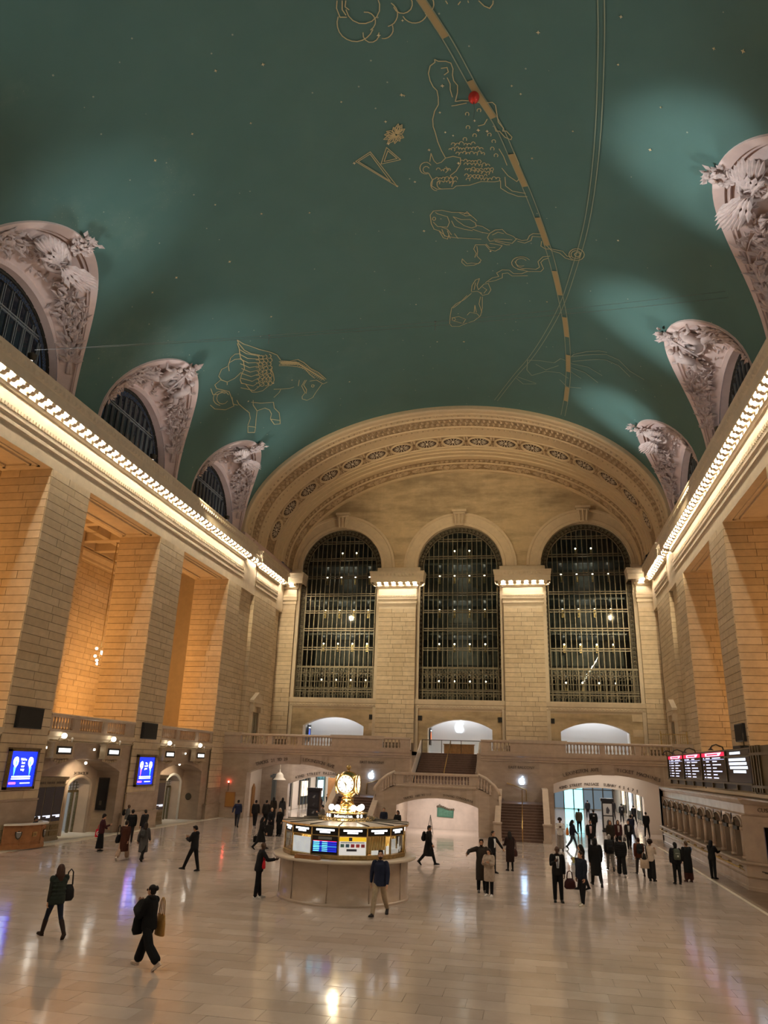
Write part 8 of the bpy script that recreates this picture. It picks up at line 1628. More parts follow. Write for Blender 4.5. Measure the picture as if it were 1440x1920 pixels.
    JOBS.append((b, vx, {'coat': 'coat', 'suit': 'suit_jacket', 'vest': 'vest', 'sweater': 'sweater', 'long_puffer': 'puffer_coat', 'puffer': 'puffer_jacket'}.get(top, 'jacket'), [cloth(tc)], root, None))
    if top == 'vest':
        b = MB()
        for q in 'lr': limb(b, [J[q+'sh'], J[q+'sh'].lerp(J[q+'el'], .5), J[q+'el'], J[q+'el'].lerp(J[q+'wr'], .5), J[q+'wr']-J[q+'fd']*.01], (.066, .058, .048, .045, .037))
        JOBS.append((b, vx, 'sleeves', [cloth((.02, .022, .02))], root, None))
    if shirt:                    # shirt front and tie of an open jacket
        b = MB(); c0 = tp(.49)+fw*(.085+ex); c1 = tp(.12)+fw*(.117+ex)
        b.add([c0-X*.055, c0+X*.055, c1+X*.035, c1-X*.035, tp(.35)+fw*(.128+ex)+X*.06, tp(.35)+fw*(.128+ex)-X*.06], [(0, 1, 4, 5), (5, 4, 2, 3)]); b.v += [tuple(Vector(v)-fw*.03) for v in b.v]; b.f += [[i+6 for i in f] for f in b.f[:2]]; b.m += [0, 0]; b.smooth += [False, False]
        b.build('shirt', cloth(shirt[0], .6), root)
        if len(shirt) > 1:
            b = MB(); b.add([tp(.475)+fw*(.095+ex)-X*.014, tp(.475)+fw*(.095+ex)+X*.014, tp(.16)+fw*(.128+ex)+X*.03, tp(.12)+fw*(.126+ex), tp(.16)+fw*(.128+ex)-X*.03, tp(.35)+fw*(.142+ex)+X*.022, tp(.35)+fw*(.142+ex)-X*.022], [(0, 1, 5, 6), (6, 5, 2, 4), (4, 2, 3)]); b.build('tie', cloth(shirt[1], .5), root)
    # shoes
    for q in 'lr':
        an, fd, dn = foot(q); b = MB(); sd = fd.cross(dn).normalized()
        rows = [(-.065, .022, .03, .035), (-.055, .034, .045, .03), (-.01, .040, .060, .02), (.06, .042, .047, .032), (.12, .047, .034, .043), (.17, .044, .027, .050), (.20, .028, .018, .056)]
        vs = []
        for o, w, h, c in rows:
            cc = an+fd*o+dn*c
            for j in range(10):
                t = 2*pi*j/10; v = cc+sd*w*cos(t)-dn*h*sin(t); k = (v-an).dot(dn); v = v-dn*max(0, k-.066); vs.append(v)
        b.add(vs, [(i*10+j, i*10+(j+1) % 10, (i+1)*10+(j+1) % 10, (i+1)*10+j) for i in range(6) for j in range(10)]+[tuple(range(10))[::-1], tuple(range(60, 70))], 0, True)
        so = []
        for o, w in ((-.07, .030), (-.03, .040), (.06, .042), (.13, .049), (.18, .042), (.207, .02)): so.append((o, w))
        pl = [an+fd*o+sd*w for o, w in so]+[an+fd*o-sd*w for o, w in so[::-1]]; n = len(pl)
        b.add([p+dn*.060 for p in pl]+[p+dn*.079 for p in pl], [(i, (i+1) % n, n+(i+1) % n, n+i) for i in range(n)]+[tuple(range(n)), tuple(range(n, 2*n))], 0)
        if legs == 'boots': pass
        b.build('shoe', cloth(shoe, .5), root)
        if hl == 'boots':
            b = MB(); limb(b, [an.lerp(J[q+'kn'], .75), an.lerp(J[q+'kn'], .4), an+dn*.03], [.064, .058, .046]); b.build('boot_shaft', cloth(shoe, .5), root)
    # hair or headgear
    b = MB(); hc_ = cloth(hc, .6)
    cap = lambda dx=0, dy=-.020, dz=.034, rx=.086, ry=.100, rz_=.098, n=12: stack(b, [(HP(dx, dy, dz)+hZ*rz_*sin(t), hX*rx*max(.1, cos(t)), hY*ry*max(.1, cos(t))) for t in [-pi/2*.55+(pi/2*.55+pi/2*.97)*i/8 for i in range(9)]], n)
    if hair == 'bald': pass
    else:
        cap()
        stack(b, [(HP(0, -.052, -.075), hX*.055, hY*.05), (HP(0, -.045, -.03), hX*.074, hY*.066), (HP(0, -.04, .03), hX*.082, hY*.078)])
        if hair == 'long': limb(b, [HP(0, -.06, .03), HP(0, -.085, -.06), HP(0, -.105, -.16), HP(0, -.12, -.25)], [.075, .082, .088, .06]); limb(b, [HP(-.072, -.02, .02), HP(-.08, -.035, -.10)], [.03, .032]); limb(b, [HP(.072, -.02, .02), HP(.08, -.035, -.10)], [.03, .032])
        if hair == 'bun': b.ball(HP(.0, -.125, .055), .052, 10, 7); b.ball(HP(.015, -.12, .09), .03, 8, 6)
        if hair in ('curly', 'big'):
            rr = random.Random(int(abs(loc[0])*100)); rad = .034 if hair == 'curly' else .055
            for i in range(26):
                t, p = rr.uniform(-.2, 1.5), rr.uniform(0, 6.28); v = (.085*cos(t)*cos(p), -.022+.095*cos(t)*sin(p), .045+.085*sin(t))
                if v[1] > .05 and v[2] < .09: continue
                b.ball(HP(*v), rad, 7, 5)
        if hair == 'top': 
            for i in range(9): b.ball(HP(-.05+.0125*i, .045-.004*abs(i-4), .108+.006*sin(i*2)), .03, 7, 5)
        if hair == 'hood': limb(b, [HP(0, -.06, .03), HP(0, -.09, -.08)], [.09, .08])
        JOBS.append((b, max(.012, vx*.75), 'hood' if hair == 'hood' else ('knit_hat' if hair == 'beanie' else 'hair'), [hc_], root, None))
    if extra:
        for nm, fn, mat in extra:
            b = MB(); fn(b, J, HP, tp, X, fw, up, hX, hY, hZ); b.build(nm, mat, root)
    root['J'] = 0; del root['J']
    return root, J, (X, fw, up, tp)
def beard(b, J, HP, *a):
    b.ball(HP(0, .048, -.078), .055, 10, 7, sc=(1.0, .82, .85))
def scarf(b, J, HP, tp, X, fw, up, *a):
    b.tube([tp(.535)+X*.088*cos(t)+fw*(.085*sin(t)+.01)+up*(.02*sin(2*t)) for t in [2*pi*i/14 for i in range(14)]], .045, 8, closed=True)
def glasses(b, J, HP, *a):
    for s in (-1, 1):
        b.tube([HP(s*.034+.026*cos(t), .095, .012+.021*sin(t)) for t in [2*pi*i/10 for i in range(10)]], .004, 4, closed=True); b.ball(HP(s*.034, .094, .012), .022, 8, 4, sc=(1, .15, .85)); b.tube([HP(s*.06, .092, .016), HP(s*.078, .0, .02)], .004, 4)
    b.tube([HP(-.010, .097, .016), HP(.010, .097, .016)], .004, 4)
def hood_down(b, J, HP, tp, X, fw, up, *a):
    stack(b, [(tp(.44)-fw*.12, X*.06, fw*.03), (tp(.49)-fw*.12, X*.10, fw*.055), (tp(.545)-fw*.085, X*.105, fw*.06), (tp(.575)-fw*.06, X*.085, fw*.045)], 12)
def strap_over(b, J, HP, tp, X, fw, up, *a):
    for s in (-1, 1): b.tube([tp(.28)+X*s*.13-fw*.12, tp(.45)+X*s*.13-fw*.11, tp(.52)+X*s*.115, tp(.45)+X*s*.12+fw*.11, tp(.22)+X*s*.14+fw*.13], .018, 5)
def wpos(pr, v):
    root = pr[0]; m = Matrix.Translation(root.location) @ Matrix.Rotation(root.rotation_euler.z, 4, 'Z') @ Matrix.Scale(root.scale.x, 4); return m @ Vector(v)
def backpack(pr, label, c=(.012, .012, .013), size=1., pocket=None, logo=None):
    root, J, (X, fw, up, tp) = pr; p = wpos(pr, tp(.30)-fw*.245)
    r = empty('backpack', p, root.rotation_euler.z, label=label, cat='backpack', group='bags carried by people'); s = size*root.scale.x; b = MB()
    stack(b, [(Vector((0, .01, -.24))*s, Vector((.12, 0, 0))*s, Vector((0, .06, 0))*s), (Vector((0, 0, -.20))*s, Vector((.155, 0, 0))*s, Vector((0, .095, 0))*s), (Vector((0, 0, 0))*s, Vector((.155, 0, 0))*s, Vector((0, .10, 0))*s), (Vector((0, .01, .17))*s, Vector((.14, 0, 0))*s, Vector((0, .085, 0))*s), (Vector((0, .02, .24))*s, Vector((.09, 0, 0))*s, Vector((0, .05, 0))*s)], 16)
    b.build('bag_body', cloth(c, .7), r)
    b = MB(); stack(b, [(Vector((0, -.085, -.19))*s, Vector((.10, 0, 0))*s, Vector((0, .035, 0))*s), (Vector((0, -.095, -.12))*s, Vector((.115, 0, 0))*s, Vector((0, .04, 0))*s), (Vector((0, -.09, .0))*s, Vector((.11, 0, 0))*s, Vector((0, .035, 0))*s)], 12); b.build('front_pocket', cloth(pocket or c, .7), r)
    if logo: b = MB(); b.box(-.035*s, .035*s, -.15*s, -.125*s, -.1*s, -.03*s); b.tube([Vector((-.1, -.11, .05))*s, Vector((.1, -.11, .05))*s], .006, 4); b.build('badge', cloth(logo, .5), r)
    b = MB(); b.tube([Vector((-.03, .02, .23))*s, Vector((0, .02, .28))*s, Vector((.03, .02, .23))*s], .010*s, 5)
    for q in (-1, 1): b.tube([Vector((q*.10, .09, -.18))*s, Vector((q*.115, .16, .0))*s, Vector((q*.105, .13, .21))*s, Vector((q*.08, .05, .22))*s], .014*s, 5)
    b.build('straps', cloth(c, .7), r)
    return r
def bag(name, label, p, rz, w, d, h, col, kind='tote', handle=.22, logo=None, mat=None):
    r = empty(name, p, rz, label=label, cat={'suitcase': 'suitcase', 'briefcase': 'briefcase'}.get(name, 'bag'), group='bags carried by people'); m = mat or cloth(col, .6); b = MB()
    if kind == 'tote':
        stack(b, [(Vector((0, 0, 0)), Vector((w*.5, 0, 0)), Vector((0, d*.5, 0))), (Vector((0, 0, .02)), Vector((w*.54, 0, 0)), Vector((0, d*.55, 0))), (Vector((0, 0, h*.6)), Vector((w*.52, 0, 0)), Vector((0, d*.5, 0))), (Vector((0, 0, h)), Vector((w*.47, 0, 0)), Vector((0, d*.2, 0)))], 16)
    elif kind == 'hobo':
        stack(b, [(Vector((0, 0, 0)), Vector((w*.36, 0, 0)), Vector((0, d*.4, 0))), (Vector((0, 0, h*.2)), Vector((w*.5, 0, 0)), Vector((0, d*.55, 0))), (Vector((0, 0, h*.65)), Vector((w*.45, 0, 0)), Vector((0, d*.45, 0))), (Vector((0, 0, h)), Vector((w*.25, 0, 0)), Vector((0, d*.2, 0)))], 16)
    else:
        b.box(-w/2, w/2, -d/2, d/2, .0, h); b.box(-w/2-.01, w/2+.01, -d/2+.02, d/2-.02, .02, h-.02)
        for k in range(3): b.box(-w/2+.05+k*(w-.1)/2-.01, -w/2+.05+k*(w-.1)/2+.01, -d/2-.006, d/2+.006, .04, h-.04)
    b.build('bag_body', m, r)
    if handle:
        for s in (-1, 1):
            b = MB(); b.tube([(-w*.25, s*d*.15, h*.97), (-w*.18, s*d*.12, h+handle*.8), (0, s*d*.1, h+handle), (w*.18, s*d*.12, h+handle*.8), (w*.25, s*d*.15, h*.97)], .011, 5); b.build('handle', m, r)
    if logo:
        for k, (rr, c) in enumerate(((.11, (.85, .85, .85)), (.075, (.65, .01, .03)), (.04, (.85, .85, .85)))):
            b = MB(); 
            for s in (-1, 1): b.prism([(rr*cos(t), h*.5+rr*sin(t)) for t in [2*pi*i/18 for i in range(18)]], lambda u, v, q: (u, s*(d*.53+q), v), 0, .004+.003*k)
            b.build('target_mark', cloth(c, .5), r)
    return r
NEAR = .0135
BLK = (.010, .010, .011); CHA = (.022, .022, .024)
# --- left foreground
p = person('woman in a dark green vest and navy trousers walking away, far left', (-5.56, 18.97), .95, 1.77, dict(WALK, lf=27, rf=-25, rk=22, ls=-6, le=20, rs=30, re=85, ri=.5, hy=-8), 'vest', (.022, .030, .024), 'tights', (.016, .020, .034), (.030, .016, .011), 'long', (.045, .02, .013), 'l', NEAR, True, hl='boots', extra=[('scarf', scarf, cloth((.05, .025, .018)))])
bag('shoulder_bag', 'black bag hanging at the right hip of the woman in the green vest', wpos(p, (.27, .02, .80)), .95, .34, .15, .38, BLK, 'hobo', .36)
p = person('woman in black with sunglasses and wide trousers walking with a tan tote bag', (-2.04, 17.14), 1.3, 1.72, dict(WALK2, rf=25, lf=-22, ls=18, le=95, li=.6, rs=35, re=105, ri=.6, hy=10, hp=-6), 'jacket', (.006, .006, .007), 'wide', (.007, .007, .008), (.62, .50, .42), 'bun', (.012, .009, .008), 'l', NEAR, True,
           extra=[('sunglasses', glasses, EYE), ('scarf', scarf, cloth((.010, .010, .011))), ('folded_coat', lambda b, J, HP, tp, X, fw, up, *a: (limb(b, [J['lel']+fw*.05, J['lwr']+fw*.03, J['rwr']+fw*.04], [.10, .11, .09]), stack(b, [(tp(-.22)+fw*.27-X*.06, X*.13, fw*.06), (tp(-.12)+fw*.28-X*.07, X*.16, fw*.09), (tp(.1)+fw*.27-X*.05, X*.15, fw*.09), (tp(.24)+fw*.26-X*.03, X*.12, fw*.07)], 14)), cloth((.007, .007, .008)))])
bag('tote_bag', 'tan tote bag on the shoulder of the woman in black with sunglasses', wpos(p, (.26, -.10, .62)), 1.15+1.35, .36, .14, .42, (.36, .20, .06), 'tote', .34)
p = person('man in a black hooded jacket looking down at his phone, alone left of the booth', (-7.27, 30.95), 1.45, 1.76, dict(PHONE, lf=26, lk=4, rf=-12, rk=4, rp=6, lp=-4), 'jacket', (.010, .010, .012), 'trousers', (.009, .009, .010), (.03, .03, .032), 'top', (.012, .009, .008), 'm', .018, extra=[('hood', hood_down, cloth((.012, .012, .014)))])
ph = MB(); ph.box(-.036, .036, -.005, .005, -.075, .075); o = ph.build('phone', BLACK, None, label='dark phone held by the man in the black hooded jacket', cat='phone'); o.location = wpos(p, (0, .40, 1.17)); o.rotation_euler = (-.7, 0, 1.45)
p = person('woman in maroon standing by the track gate with a red bag', (-14.02, 35.22), -.9, 1.66, dict(STAND, rs=25, re=85, ri=.4, hp=12, le=60, ls=10), 'jacket', (.05, .012, .016), 'skirt', (.008, .008, .009), (.01, .01, .01), 'curly', (.015, .01, .008), 'l', .019, True)
bag('shopping_bag', 'red shopping bag with a white ring mark beside the woman in maroon', wpos(p, (-.36, -.05, .62)), -.9+1.1, .36, .16, .36, (.60, .01, .03), 'tote', .22, logo=True)
p = person('woman in a long dark brown coat with beige trousers walking away on the left', (-11.43, 32.78), .12, 1.68, dict(WALK2, rs=-14), 'coat', (.050, .016, .010), 'wide', (.36, .25, .18), (.55, .5, .46), 'short', (.02, .012, .01), 'l', .019, True)
bag('shoulder_bag', 'black bag at the left side of the woman in the brown coat', wpos(p, (-.30, .0, .72)), .12+1.2, .34, .14, .34, BLK, 'hobo', .4)
p = person('woman in a long grey coat walking away beside the brown coat', (-10.6, 33.0), .1, 1.62, dict(WALK, ls=-16, la=16), 'coat', (.075, .072, .070), 'trousers', BLK, BLK, 'long', (.02, .012, .01), 'l', .019, True)
backpack(p, 'dark grey backpack on the woman in the long grey coat', (.05, .05, .05), .75)
person('person in a black jacket standing close to another near the second left pier', (-14.75, 39.4), .5, 1.62, dict(STAND, la=14), 'puffer', BLK, 'trousers', CHA, BLK, 'curly', (.012, .01, .009), 'l', .022)
person('person in a dark hat close beside the one in black by the second left pier', (-14.05, 39.5), 1.2, 1.66, dict(STAND, rs=20, re=60), 'jacket', (.02, .02, .022), 'trousers', BLK, BLK, 'beanie', (.03, .028, .024), 'l', .022)
p = person('man in a grey patterned jacket and white trousers leaning by the second left pier', (-17.3, 43.5), -1.2, 1.62, dict(STAND, lf=12, rf=-4, hp=4, re=60, rs=10), 'jacket', (.10, .105, .11), 'trousers', (.55, .52, .48), BLK, 'bald', BLK, 'd', .022)
backpack(p, 'black backpack on the man leaning by the second left pier', BLK, .8)
p = person('security clerk seated behind the wooden desk with a white shirt collar', (-17.58, 35.1, -.30), -1.3, 1.72, dict(STAND, hp=20, rs=30, re=70, ls=30, le=70), 'suit', (.012, .012, .014), 'trousers', BLK, BLK, 'short', (.05, .04, .03), 'l', .02, shirt=[(.7, .7, .7)])
# --- far left, in front of and inside the left passage
person('man in a navy jacket walking away along the left end wall', (-13.51, 51.58), .25, 1.77, dict(WALK, ls=-24, la=22), 'jacket', (.020, .026, .060), 'trousers', (.035, .036, .042), BLK, 'short', (.02, .014, .01), 'l', .024)
person('man in a black jacket, left of the pair walking into the left passage', (-12.2, 51.5), .0, 1.76, STEP, 'jacket', BLK, 'trousers', BLK, (.3, .28, .27), 'short', BLK, 'l', .025)
person('person in a black jacket, right of the pair walking into the left passage', (-11.65, 52.1), .0, 1.76, STEP, 'jacket', (.014, .013, .013), 'trousers', BLK, BLK, 'short', BLK, 'l', .025)
p = person('woman in a black coat hurrying right with a black case, left of the booth', (-7.5, 39.6), -1.1, 1.62, dict(WALK, ls=-10, lean=6), 'coat', BLK, 'trousers', BLK, BLK, 'long', BLK, 'l', .023, True)
bag('briefcase', 'black case carried low by the woman hurrying left of the booth', wpos(p, (-.30, -.14, .34)), -1.1+1.57, .40, .12, .30, BLK, 'box', .10)
p = person('woman with pale hair in a black coat standing behind a suitcase, left of the booth', (-9.41, 46.79), pi, 1.61, dict(STAND, ls=18, le=30, li=.5, rs=18, re=30, ri=.5), 'coat', (.013, .013, .016), 'trousers', BLK, BLK, 'short', (.45, .36, .26), 'l', .023, True)
bag('suitcase', 'black wheeled suitcase standing before the woman with pale hair', wpos(p, (0, .42, .03)), 0, .40, .26, .60, BLK, 'box', .34)
person('woman with long pale hair in a black coat, right of the suitcase', (-8.95, 47.02), 2.9, 1.61, STAND, 'coat', BLK, 'wide', BLK, BLK, 'long', (.5, .42, .33), 'l', .023, True)
person('woman in a dark coat with a bag walking into the left passage, left of two', (-13.0, 57.6), .1, 1.72, STEP, 'coat', (.03, .024, .02), 'trousers', BLK, BLK, 'long', BLK, 'l', .027, True)
person('person in a dark grey coat walking into the left passage, right of two', (-12.2, 57.3), .0, 1.72, STEP, 'coat', (.035, .035, .04), 'trousers', BLK, BLK, 'long', BLK, 'l', .027, True)
person('person in a dark jacket and pale trousers walking deep inside the left passage', (-11.9, 69.5), 1.2, 1.70, WALK, 'jacket', BLK, 'trousers', (.35, .35, .36), BLK, 'short', BLK, 'l', .03)
person('person in an open dark jacket and pale trousers beside the kiosk in the left passage', (-11.4, 65.0), pi, 1.73, WALK2, 'jacket', (.04, .02, .02), 'trousers', (.4, .4, .4), BLK, 'short', BLK, 'm', .03, shirt=[(.6, .6, .6)])
person('person in a dark vest with pale sleeves looking down behind the booth', (-7.0, 49.9), 1.7, 1.76, PHONE, 'jacket', (.14, .13, .12), 'trousers', BLK, BLK, 'short', BLK, 'l', .024, extra=[('waistcoat', lambda b, J, HP, tp, X, fw, up, *a: stack(b, [(tp(-.05), X*.19, fw*.145), (tp(.17), X*.175, fw*.135), (tp(.36), X*.188, fw*.14), (tp(.45), X*.18, fw*.125)], 16), cloth(BLK))])
person('woman in a navy top standing against the stair wall behind the booth', (-2.86, 49.4), pi, 1.78, dict(STAND, ls=12, le=50, li=.5, rs=12, re=50, ri=.5), 'jacket', (.014, .018, .035), 'trousers', BLK, BLK, 'short', (.10, .06, .035), 'l', .024, True)
person('person all in black at the left edge of the bright stair arch', (-1.75, 48.2), 2.6, 1.72, dict(STAND, rs=20, re=80, ri=.4), 'jacket', BLK, 'trousers', BLK, BLK, 'hood', BLK, 'm', .024)
# --- at the booth
p = person('man in a black tracksuit with white shoes leaning on the booth counter', (-2.74, 26.15), -1.0, 1.76, dict(STAND, lf=8, rf=-6, rs=45, re=55, ri=.2, ls=38, le=55, lean=7, hp=6), 'jacket', (.010, .010, .012), 'trousers', (.008, .008, .010), (.72, .70, .68), 'bald', BLK, 'd', .016, shirt=[(.6, .6, .6)])
bag('red_pouch', 'small red pouch hanging by the man leaning on the booth counter', wpos(p, (.23, .10, .92)), .4, .12, .06, .26, (.6, .02, .03), 'hobo', .12)
p = person('bearded man in a navy jacket and khaki trousers walking before the booth', (1.72, 24.7), pi-.12, 1.88, dict(WALK2, rs=-12, ra=16, ls=8, la=12, hp=-22, hy=14, re=16, le=12), 'jacket', (.016, .022, .050), 'trousers', (.36, .29, .20), (.02, .018, .018), 'top', (.022, .013, .009), 'l', NEAR, extra=[('beard', beard, cloth((.03, .016, .010)))])
p = person('man in a black coat walking right past the booth with a backpack', (1.56, 37.41), -1.75, 1.77, dict(WALK, hp=6), 'coat', (.009, .009, .010), 'trousers', BLK, BLK, 'short', BLK, 'm', .02)
backpack(p, 'black backpack on the man in the black coat walking past the booth', BLK, .85)
# --- right of centre
p = person('bearded man in a dark brown coat holding one arm out to the side', (4.47, 30.51), pi+.25, 1.84, dict(STAND, rs=12, ra=72, re=60, ri=-.2, ls=20, le=50, hy=-14), 'coat', (.034, .027, .022), 'trousers', BLK, (.10, .09, .085), 'top', (.02, .012, .009), 'm', .017, extra=[('beard', beard, cloth((.02, .012, .009)))])
p = person('woman in a cream quilted long coat in front of the man with the raised arm', (4.80, 29.76), pi-.3, 1.61, dict(STAND, rs=25, re=85, ri=.3, ls=25, le=85, li=.3, hp=22), 'long_puffer', (.40, .32, .26), 'trousers', BLK, (.66, .62, .58), 'long', (.022, .013, .010), 'l', .017, True)
p = person('man in a black suit with an open white collar gesturing behind the couple', (4.60, 36.0), -2.3, 1.74, dict(STAND, ls=15, la=40, le=30, lean=5), 'suit', BLK, 'trousers', BLK, BLK, 'short', (.03, .02, .014), 'l', .02, shirt=[(.75, .75, .75)])
p = person('woman in a black coat with a long scarf standing before the right stairs', (5.35, 37.09), .4, 1.67, dict(STAND, ls=20, le=60), 'coat', (.020, .010, .009), 'tights', BLK, BLK, 'long', (.012, .01, .009), 'm', .02, True)
bag('shoulder_bag', 'dark red-brown bag hanging behind the woman standing before the right stairs', wpos(p, (.25, .05, .62)), .6, .32, .12, .34, (.045, .014, .012), 'hobo', .4)
p = person('tall man in a black suit and grey tie holding a dark red bag', (7.22, 29.5), pi+.1, 1.83, dict(STAND, rs=28, re=95, ri=.5, ls=2, le=10, hy=10), 'suit', (.008, .008, .009), 'trousers', (.008, .008, .009), (.008, .008, .008), 'bald', BLK, 'd', .016, shirt=[(.72, .72, .74), (.25, .27, .32)])
bag('travel_bag', 'dark burgundy bag in the hand of the tall man in the black suit', wpos(p, (-.40, .02, .42)), .35, .44, .2, .34, (.045, .010, .012), 'hobo', .24)
p = person('man in a dark navy jacket and pale trainers facing the man in the suit', (8.04, 29.12), 2.3, 1.74, dict(STAND, lf=8, rf=-6, ls=6, rs=-2), 'jacket', (.012, .016, .028), 'trousers', (.009, .009, .011), (.62, .56, .46), 'short', (.02, .013, .010), 'l', .017)
person('person in a very long black coat walking away behind the navy jacket', (8.89, 34.0), .1, 1.86, dict(WALK, ls=-4, rs=4), 'coat', (.006, .006, .007), 'trousers', BLK, BLK, 'hood', (.006, .006, .007), 'm', .02)
p = person('woman with long dark hair holding a yellow packet behind the navy jacket', (8.25, 32.6), 1.3, 1.64, dict(STEP, rs=20, re=70), 'jacket', (.024, .012, .010), 'trousers', BLK, BLK, 'long', (.010, .008, .007), 'm', .02, True)
bag('yellow_packet', 'small pale yellow packet held by the woman with long dark hair', wpos(p, (.12, .36, 1.0)), 1.2, .10, .05, .22, (.55, .50, .18), 'box', 0)
# --- right, mouth of the right passage
p = person('person in a white shirt with folded arms leaning at the foot of the right stairs', (7.95, 47.3), pi, 1.76, dict(STAND, rs=22, re=100, ri=.9, ls=22, le=100, li=.9), 'sweater', (.62, .60, .58), 'wide', (.25, .22, .20), BLK, 'big', BLK, 'd', .024)
p = person('woman with an orange bag and dark jacket walking in the right passage mouth', (8.70, 48.68), -1.3, 1.66, dict(WALK, hp=10), 'jacket', (.014, .016, .030), 'trousers', (.05, .06, .08), BLK, 'long', BLK, 'l', .024, True)
bag('orange_bag', 'orange bag on the back of the woman walking in the right passage mouth', wpos(p, (-.05, -.30, .78)), 1.9, .30, .16, .42, (.60, .20, .03), 'hobo', .2)
p = person('man in a khaki jacket walking away up the right passage, left side', (9.81, 60.99), .0, 1.70, STEP, 'jacket', (.10, .09, .06), 'trousers', BLK, BLK, 'beanie', BLK, 'm', .028)
person('man in an open black jacket with a pink shirt walking out of the right passage', (9.64, 46.99), pi, 1.80, WALK, 'suit', BLK, 'trousers', BLK, BLK, 'short', (.03, .015, .012), 'l', .024, shirt=[(.55, .38, .38)])
person('man in a black jacket with a pale back print walking up the right passage', (10.80, 60.05), .1, 1.78, WALK2, 'jacket', BLK, 'trousers', BLK, BLK, 'short', BLK, 'm', .028, extra=[('back_print', lambda b, J, HP, tp, X, fw, up, *a: b.prism([(-.07, .32), (.07, .32), (.06, .40), (-.05, .42)], lambda u, v, d: tp(v)+X*u-fw*(.142+d), 0, .006), cloth((.5, .5, .5)))])
person('woman with long fair hair in a brown jacket, left of the couple near the kiosk', (10.85, 48.3), pi, 1.70, STAND, 'jacket', (.030, .022, .016), 'trousers', BLK, BLK, 'long', (.10, .05, .025), 'l', .024, True)
person('woman in a dark red jacket, right of the couple near the kiosk', (11.35, 48.9), pi+.1, 1.70, STEP, 'jacket', (.055, .016, .016), 'trousers', BLK, BLK, 'long', (.05, .025, .015), 'l', .024, True, shirt=[(.4, .35, .33)])
p = person('woman in a black jacket with a bag walking out along the right of the kiosk', (12.11, 50.41), pi, 1.68, WALK2, 'jacket', BLK, 'trousers', BLK, BLK, 'short', (.03, .02, .016), 'l', .024, True, shirt=[(.5, .5, .5)])
bag('handbag', 'small grey bag in the hand of the woman walking out right of the kiosk', wpos(p, (.28, .02, .45)), .2, .22, .1, .22, (.10, .085, .08), 'hobo', .16)
person('person in a navy jacket walking into the right passage, behind the woman in black', (12.95, 56.05), .3, 1.72, WALK, 'jacket', (.014, .018, .04), 'trousers', (.03, .035, .05), (.3, .3, .3), 'short', BLK, 'l', .027)
person('man in black walking away alone along the right wall of the passage', (14.5, 60.2), .15, 1.70, STEP, 'jacket', BLK, 'trousers', BLK, BLK, 'short', BLK, 'l', .028)
person('man in dark clothes far up the right passage before the bright doors', (11.75, 80.0), .0, 1.66, STEP, 'jacket', BLK, 'trousers', BLK, BLK, 'short', BLK, 'l', .035)
p = person('man with a large pack far up the right passage, right of the kiosk', (14.2, 80.5), .1, 1.75, STEP, 'puffer', (.016, .014, .014), 'trousers', BLK, BLK, 'short', BLK, 'l', .035)
p = person('person with a backpack far up the right passage, second from the kiosk', (14.44, 75.3), .0, 1.64, STEP, 'jacket', BLK, 'trousers', BLK, BLK, 'short', BLK, 'l', .033)
backpack(p, 'dark backpack with a pale patch far up the right passage', BLK, .8, None, (.5, .5, .5))
person('person in a black jacket far up the right passage by the pale right wall', (15.42, 74.6), .2, 1.61, WALK, 'jacket', BLK, 'trousers', BLK, BLK, 'short', BLK, 'l', .033)
# --- group walking in front of the ticket counter
p = person('person in a black jacket with a pale fur collar walking away, left of the group', (9.95, 39.41), .0, 1.62, WALK, 'puffer', BLK, 'trousers', (.12, .11, .10), BLK, 'hood', (.30, .27, .25), 'l', .02)
backpack(p, 'wide black backpack on the person with the pale fur collar', BLK, 1.0)
person('person in a plain black jacket and wide trousers walking away in the group', (10.24, 37.32), .0, 1.68, STEP, 'puffer', (.007, .007, .008), 'wide', BLK, (.3, .28, .27), 'beanie', BLK, 'l', .02)
p = person('man in an orange-brown jacket and beanie walking away with a backpack', (11.14, 38.3), .05, 1.62, WALK, 'jacket', (.12, .035, .016), 'trousers', (.05, .045, .045), (.05, .03, .03), 'beanie', (.05, .02, .014), 'l', .02)
backpack(p, 'black backpack on the man in the orange-brown jacket', (.012, .014, .014), .95)
p = person('woman with full curly hair in a cream sweater and black trousers', (11.39, 36.57), -.5, 1.65, dict(STAND, rs=25, re=95, ri=.3), 'sweater', (.56, .46, .38), 'wide', BLK, BLK, 'big', (.02, .01, .008), 'm', .019, True)
bag('shoulder_bag', 'black bag at the hip of the woman in the cream sweater', wpos(p, (-.22, -.14, .86)), .3, .34, .16, .26, BLK, 'hobo', .38)
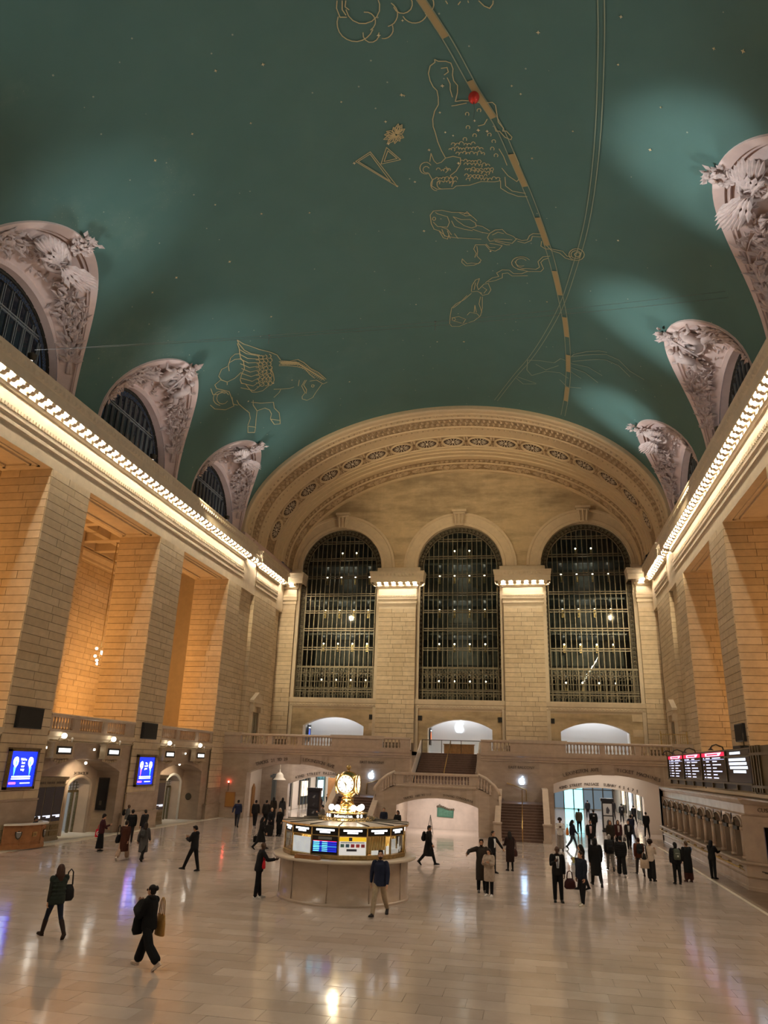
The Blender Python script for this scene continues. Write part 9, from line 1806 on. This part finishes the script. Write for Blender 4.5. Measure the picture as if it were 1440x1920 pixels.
bag('tote_bag', 'cream cloth tote bag below the black bag of the woman in the cream sweater', wpos(p, (-.22, -.20, .52)), .1, .36, .10, .40, (.50, .38, .28), 'tote', .25)
p = person('person in a black puffer jacket with a grey-green backpack near the counter', (12.35, 36.05), .1, 1.65, STAND, 'puffer', (.008, .008, .010), 'trousers', BLK, BLK, 'hood', BLK, 'l', .019)
backpack(p, 'grey-green backpack with a pale mark on the person in the black puffer', (.085, .10, .075), .95, (.10, .115, .085), (.6, .6, .55))
p = person('person in a blue shirt and long black coat beside the grey-green backpack', (12.98, 37.0), .3, 1.64, dict(STAND, rs=40, re=80), 'coat', BLK, 'wide', (.06, .02, .016), (.04, .015, .012), 'short', (.10, .06, .035), 'l', .019, extra=[('blue_sleeve', lambda b, J, *a: limb(b, [J['rsh'], J['rel'], J['rwr']], [.085, .074, .058]), cloth((.12, .17, .32)))])
person('person in black standing at the ticket counter, right edge of the floor', (14.32, 38.6), -.75, 1.62, dict(STAND, rs=40, re=60, ls=42, le=60), 'jacket', BLK, 'trousers', BLK, BLK, 'long', BLK, 'm', .02, True)

# grow all bodies and garments in one pass
tmp = []
for b, vx, nm, mats, root, post in JOBS:
    o = bpy.data.objects.new('growing', b.mesh('growing', mats)); COL.objects.link(o)
    m = o.modifiers.new('r', 'REMESH'); m.mode = 'VOXEL'; m.voxel_size = vx; m.use_smooth_shade = True
    m = o.modifiers.new('s', 'SMOOTH'); m.factor = .5; m.iterations = 3
    tmp.append(o)
dg = bpy.context.evaluated_depsgraph_get(); dg.update()
import numpy as np
for o, (b, vx, nm, mats, root, post) in zip(tmp, JOBS):
    me = bpy.data.meshes.new_from_object(o.evaluated_get(dg), depsgraph=dg); me.name = nm
    me.materials.clear()
    if post:
        bm = bmesh.new(); bm.from_mesh(me); pm = post.mesh('hands', mats); bm.from_mesh(pm); bm.to_mesh(me); bm.free(); bpy.data.meshes.remove(pm)
    for m in mats: me.materials.append(m)
    me.update()
    inst(nm, me, root)
for o in tmp:
    d = o.data; bpy.data.objects.remove(o); bpy.data.meshes.remove(d)
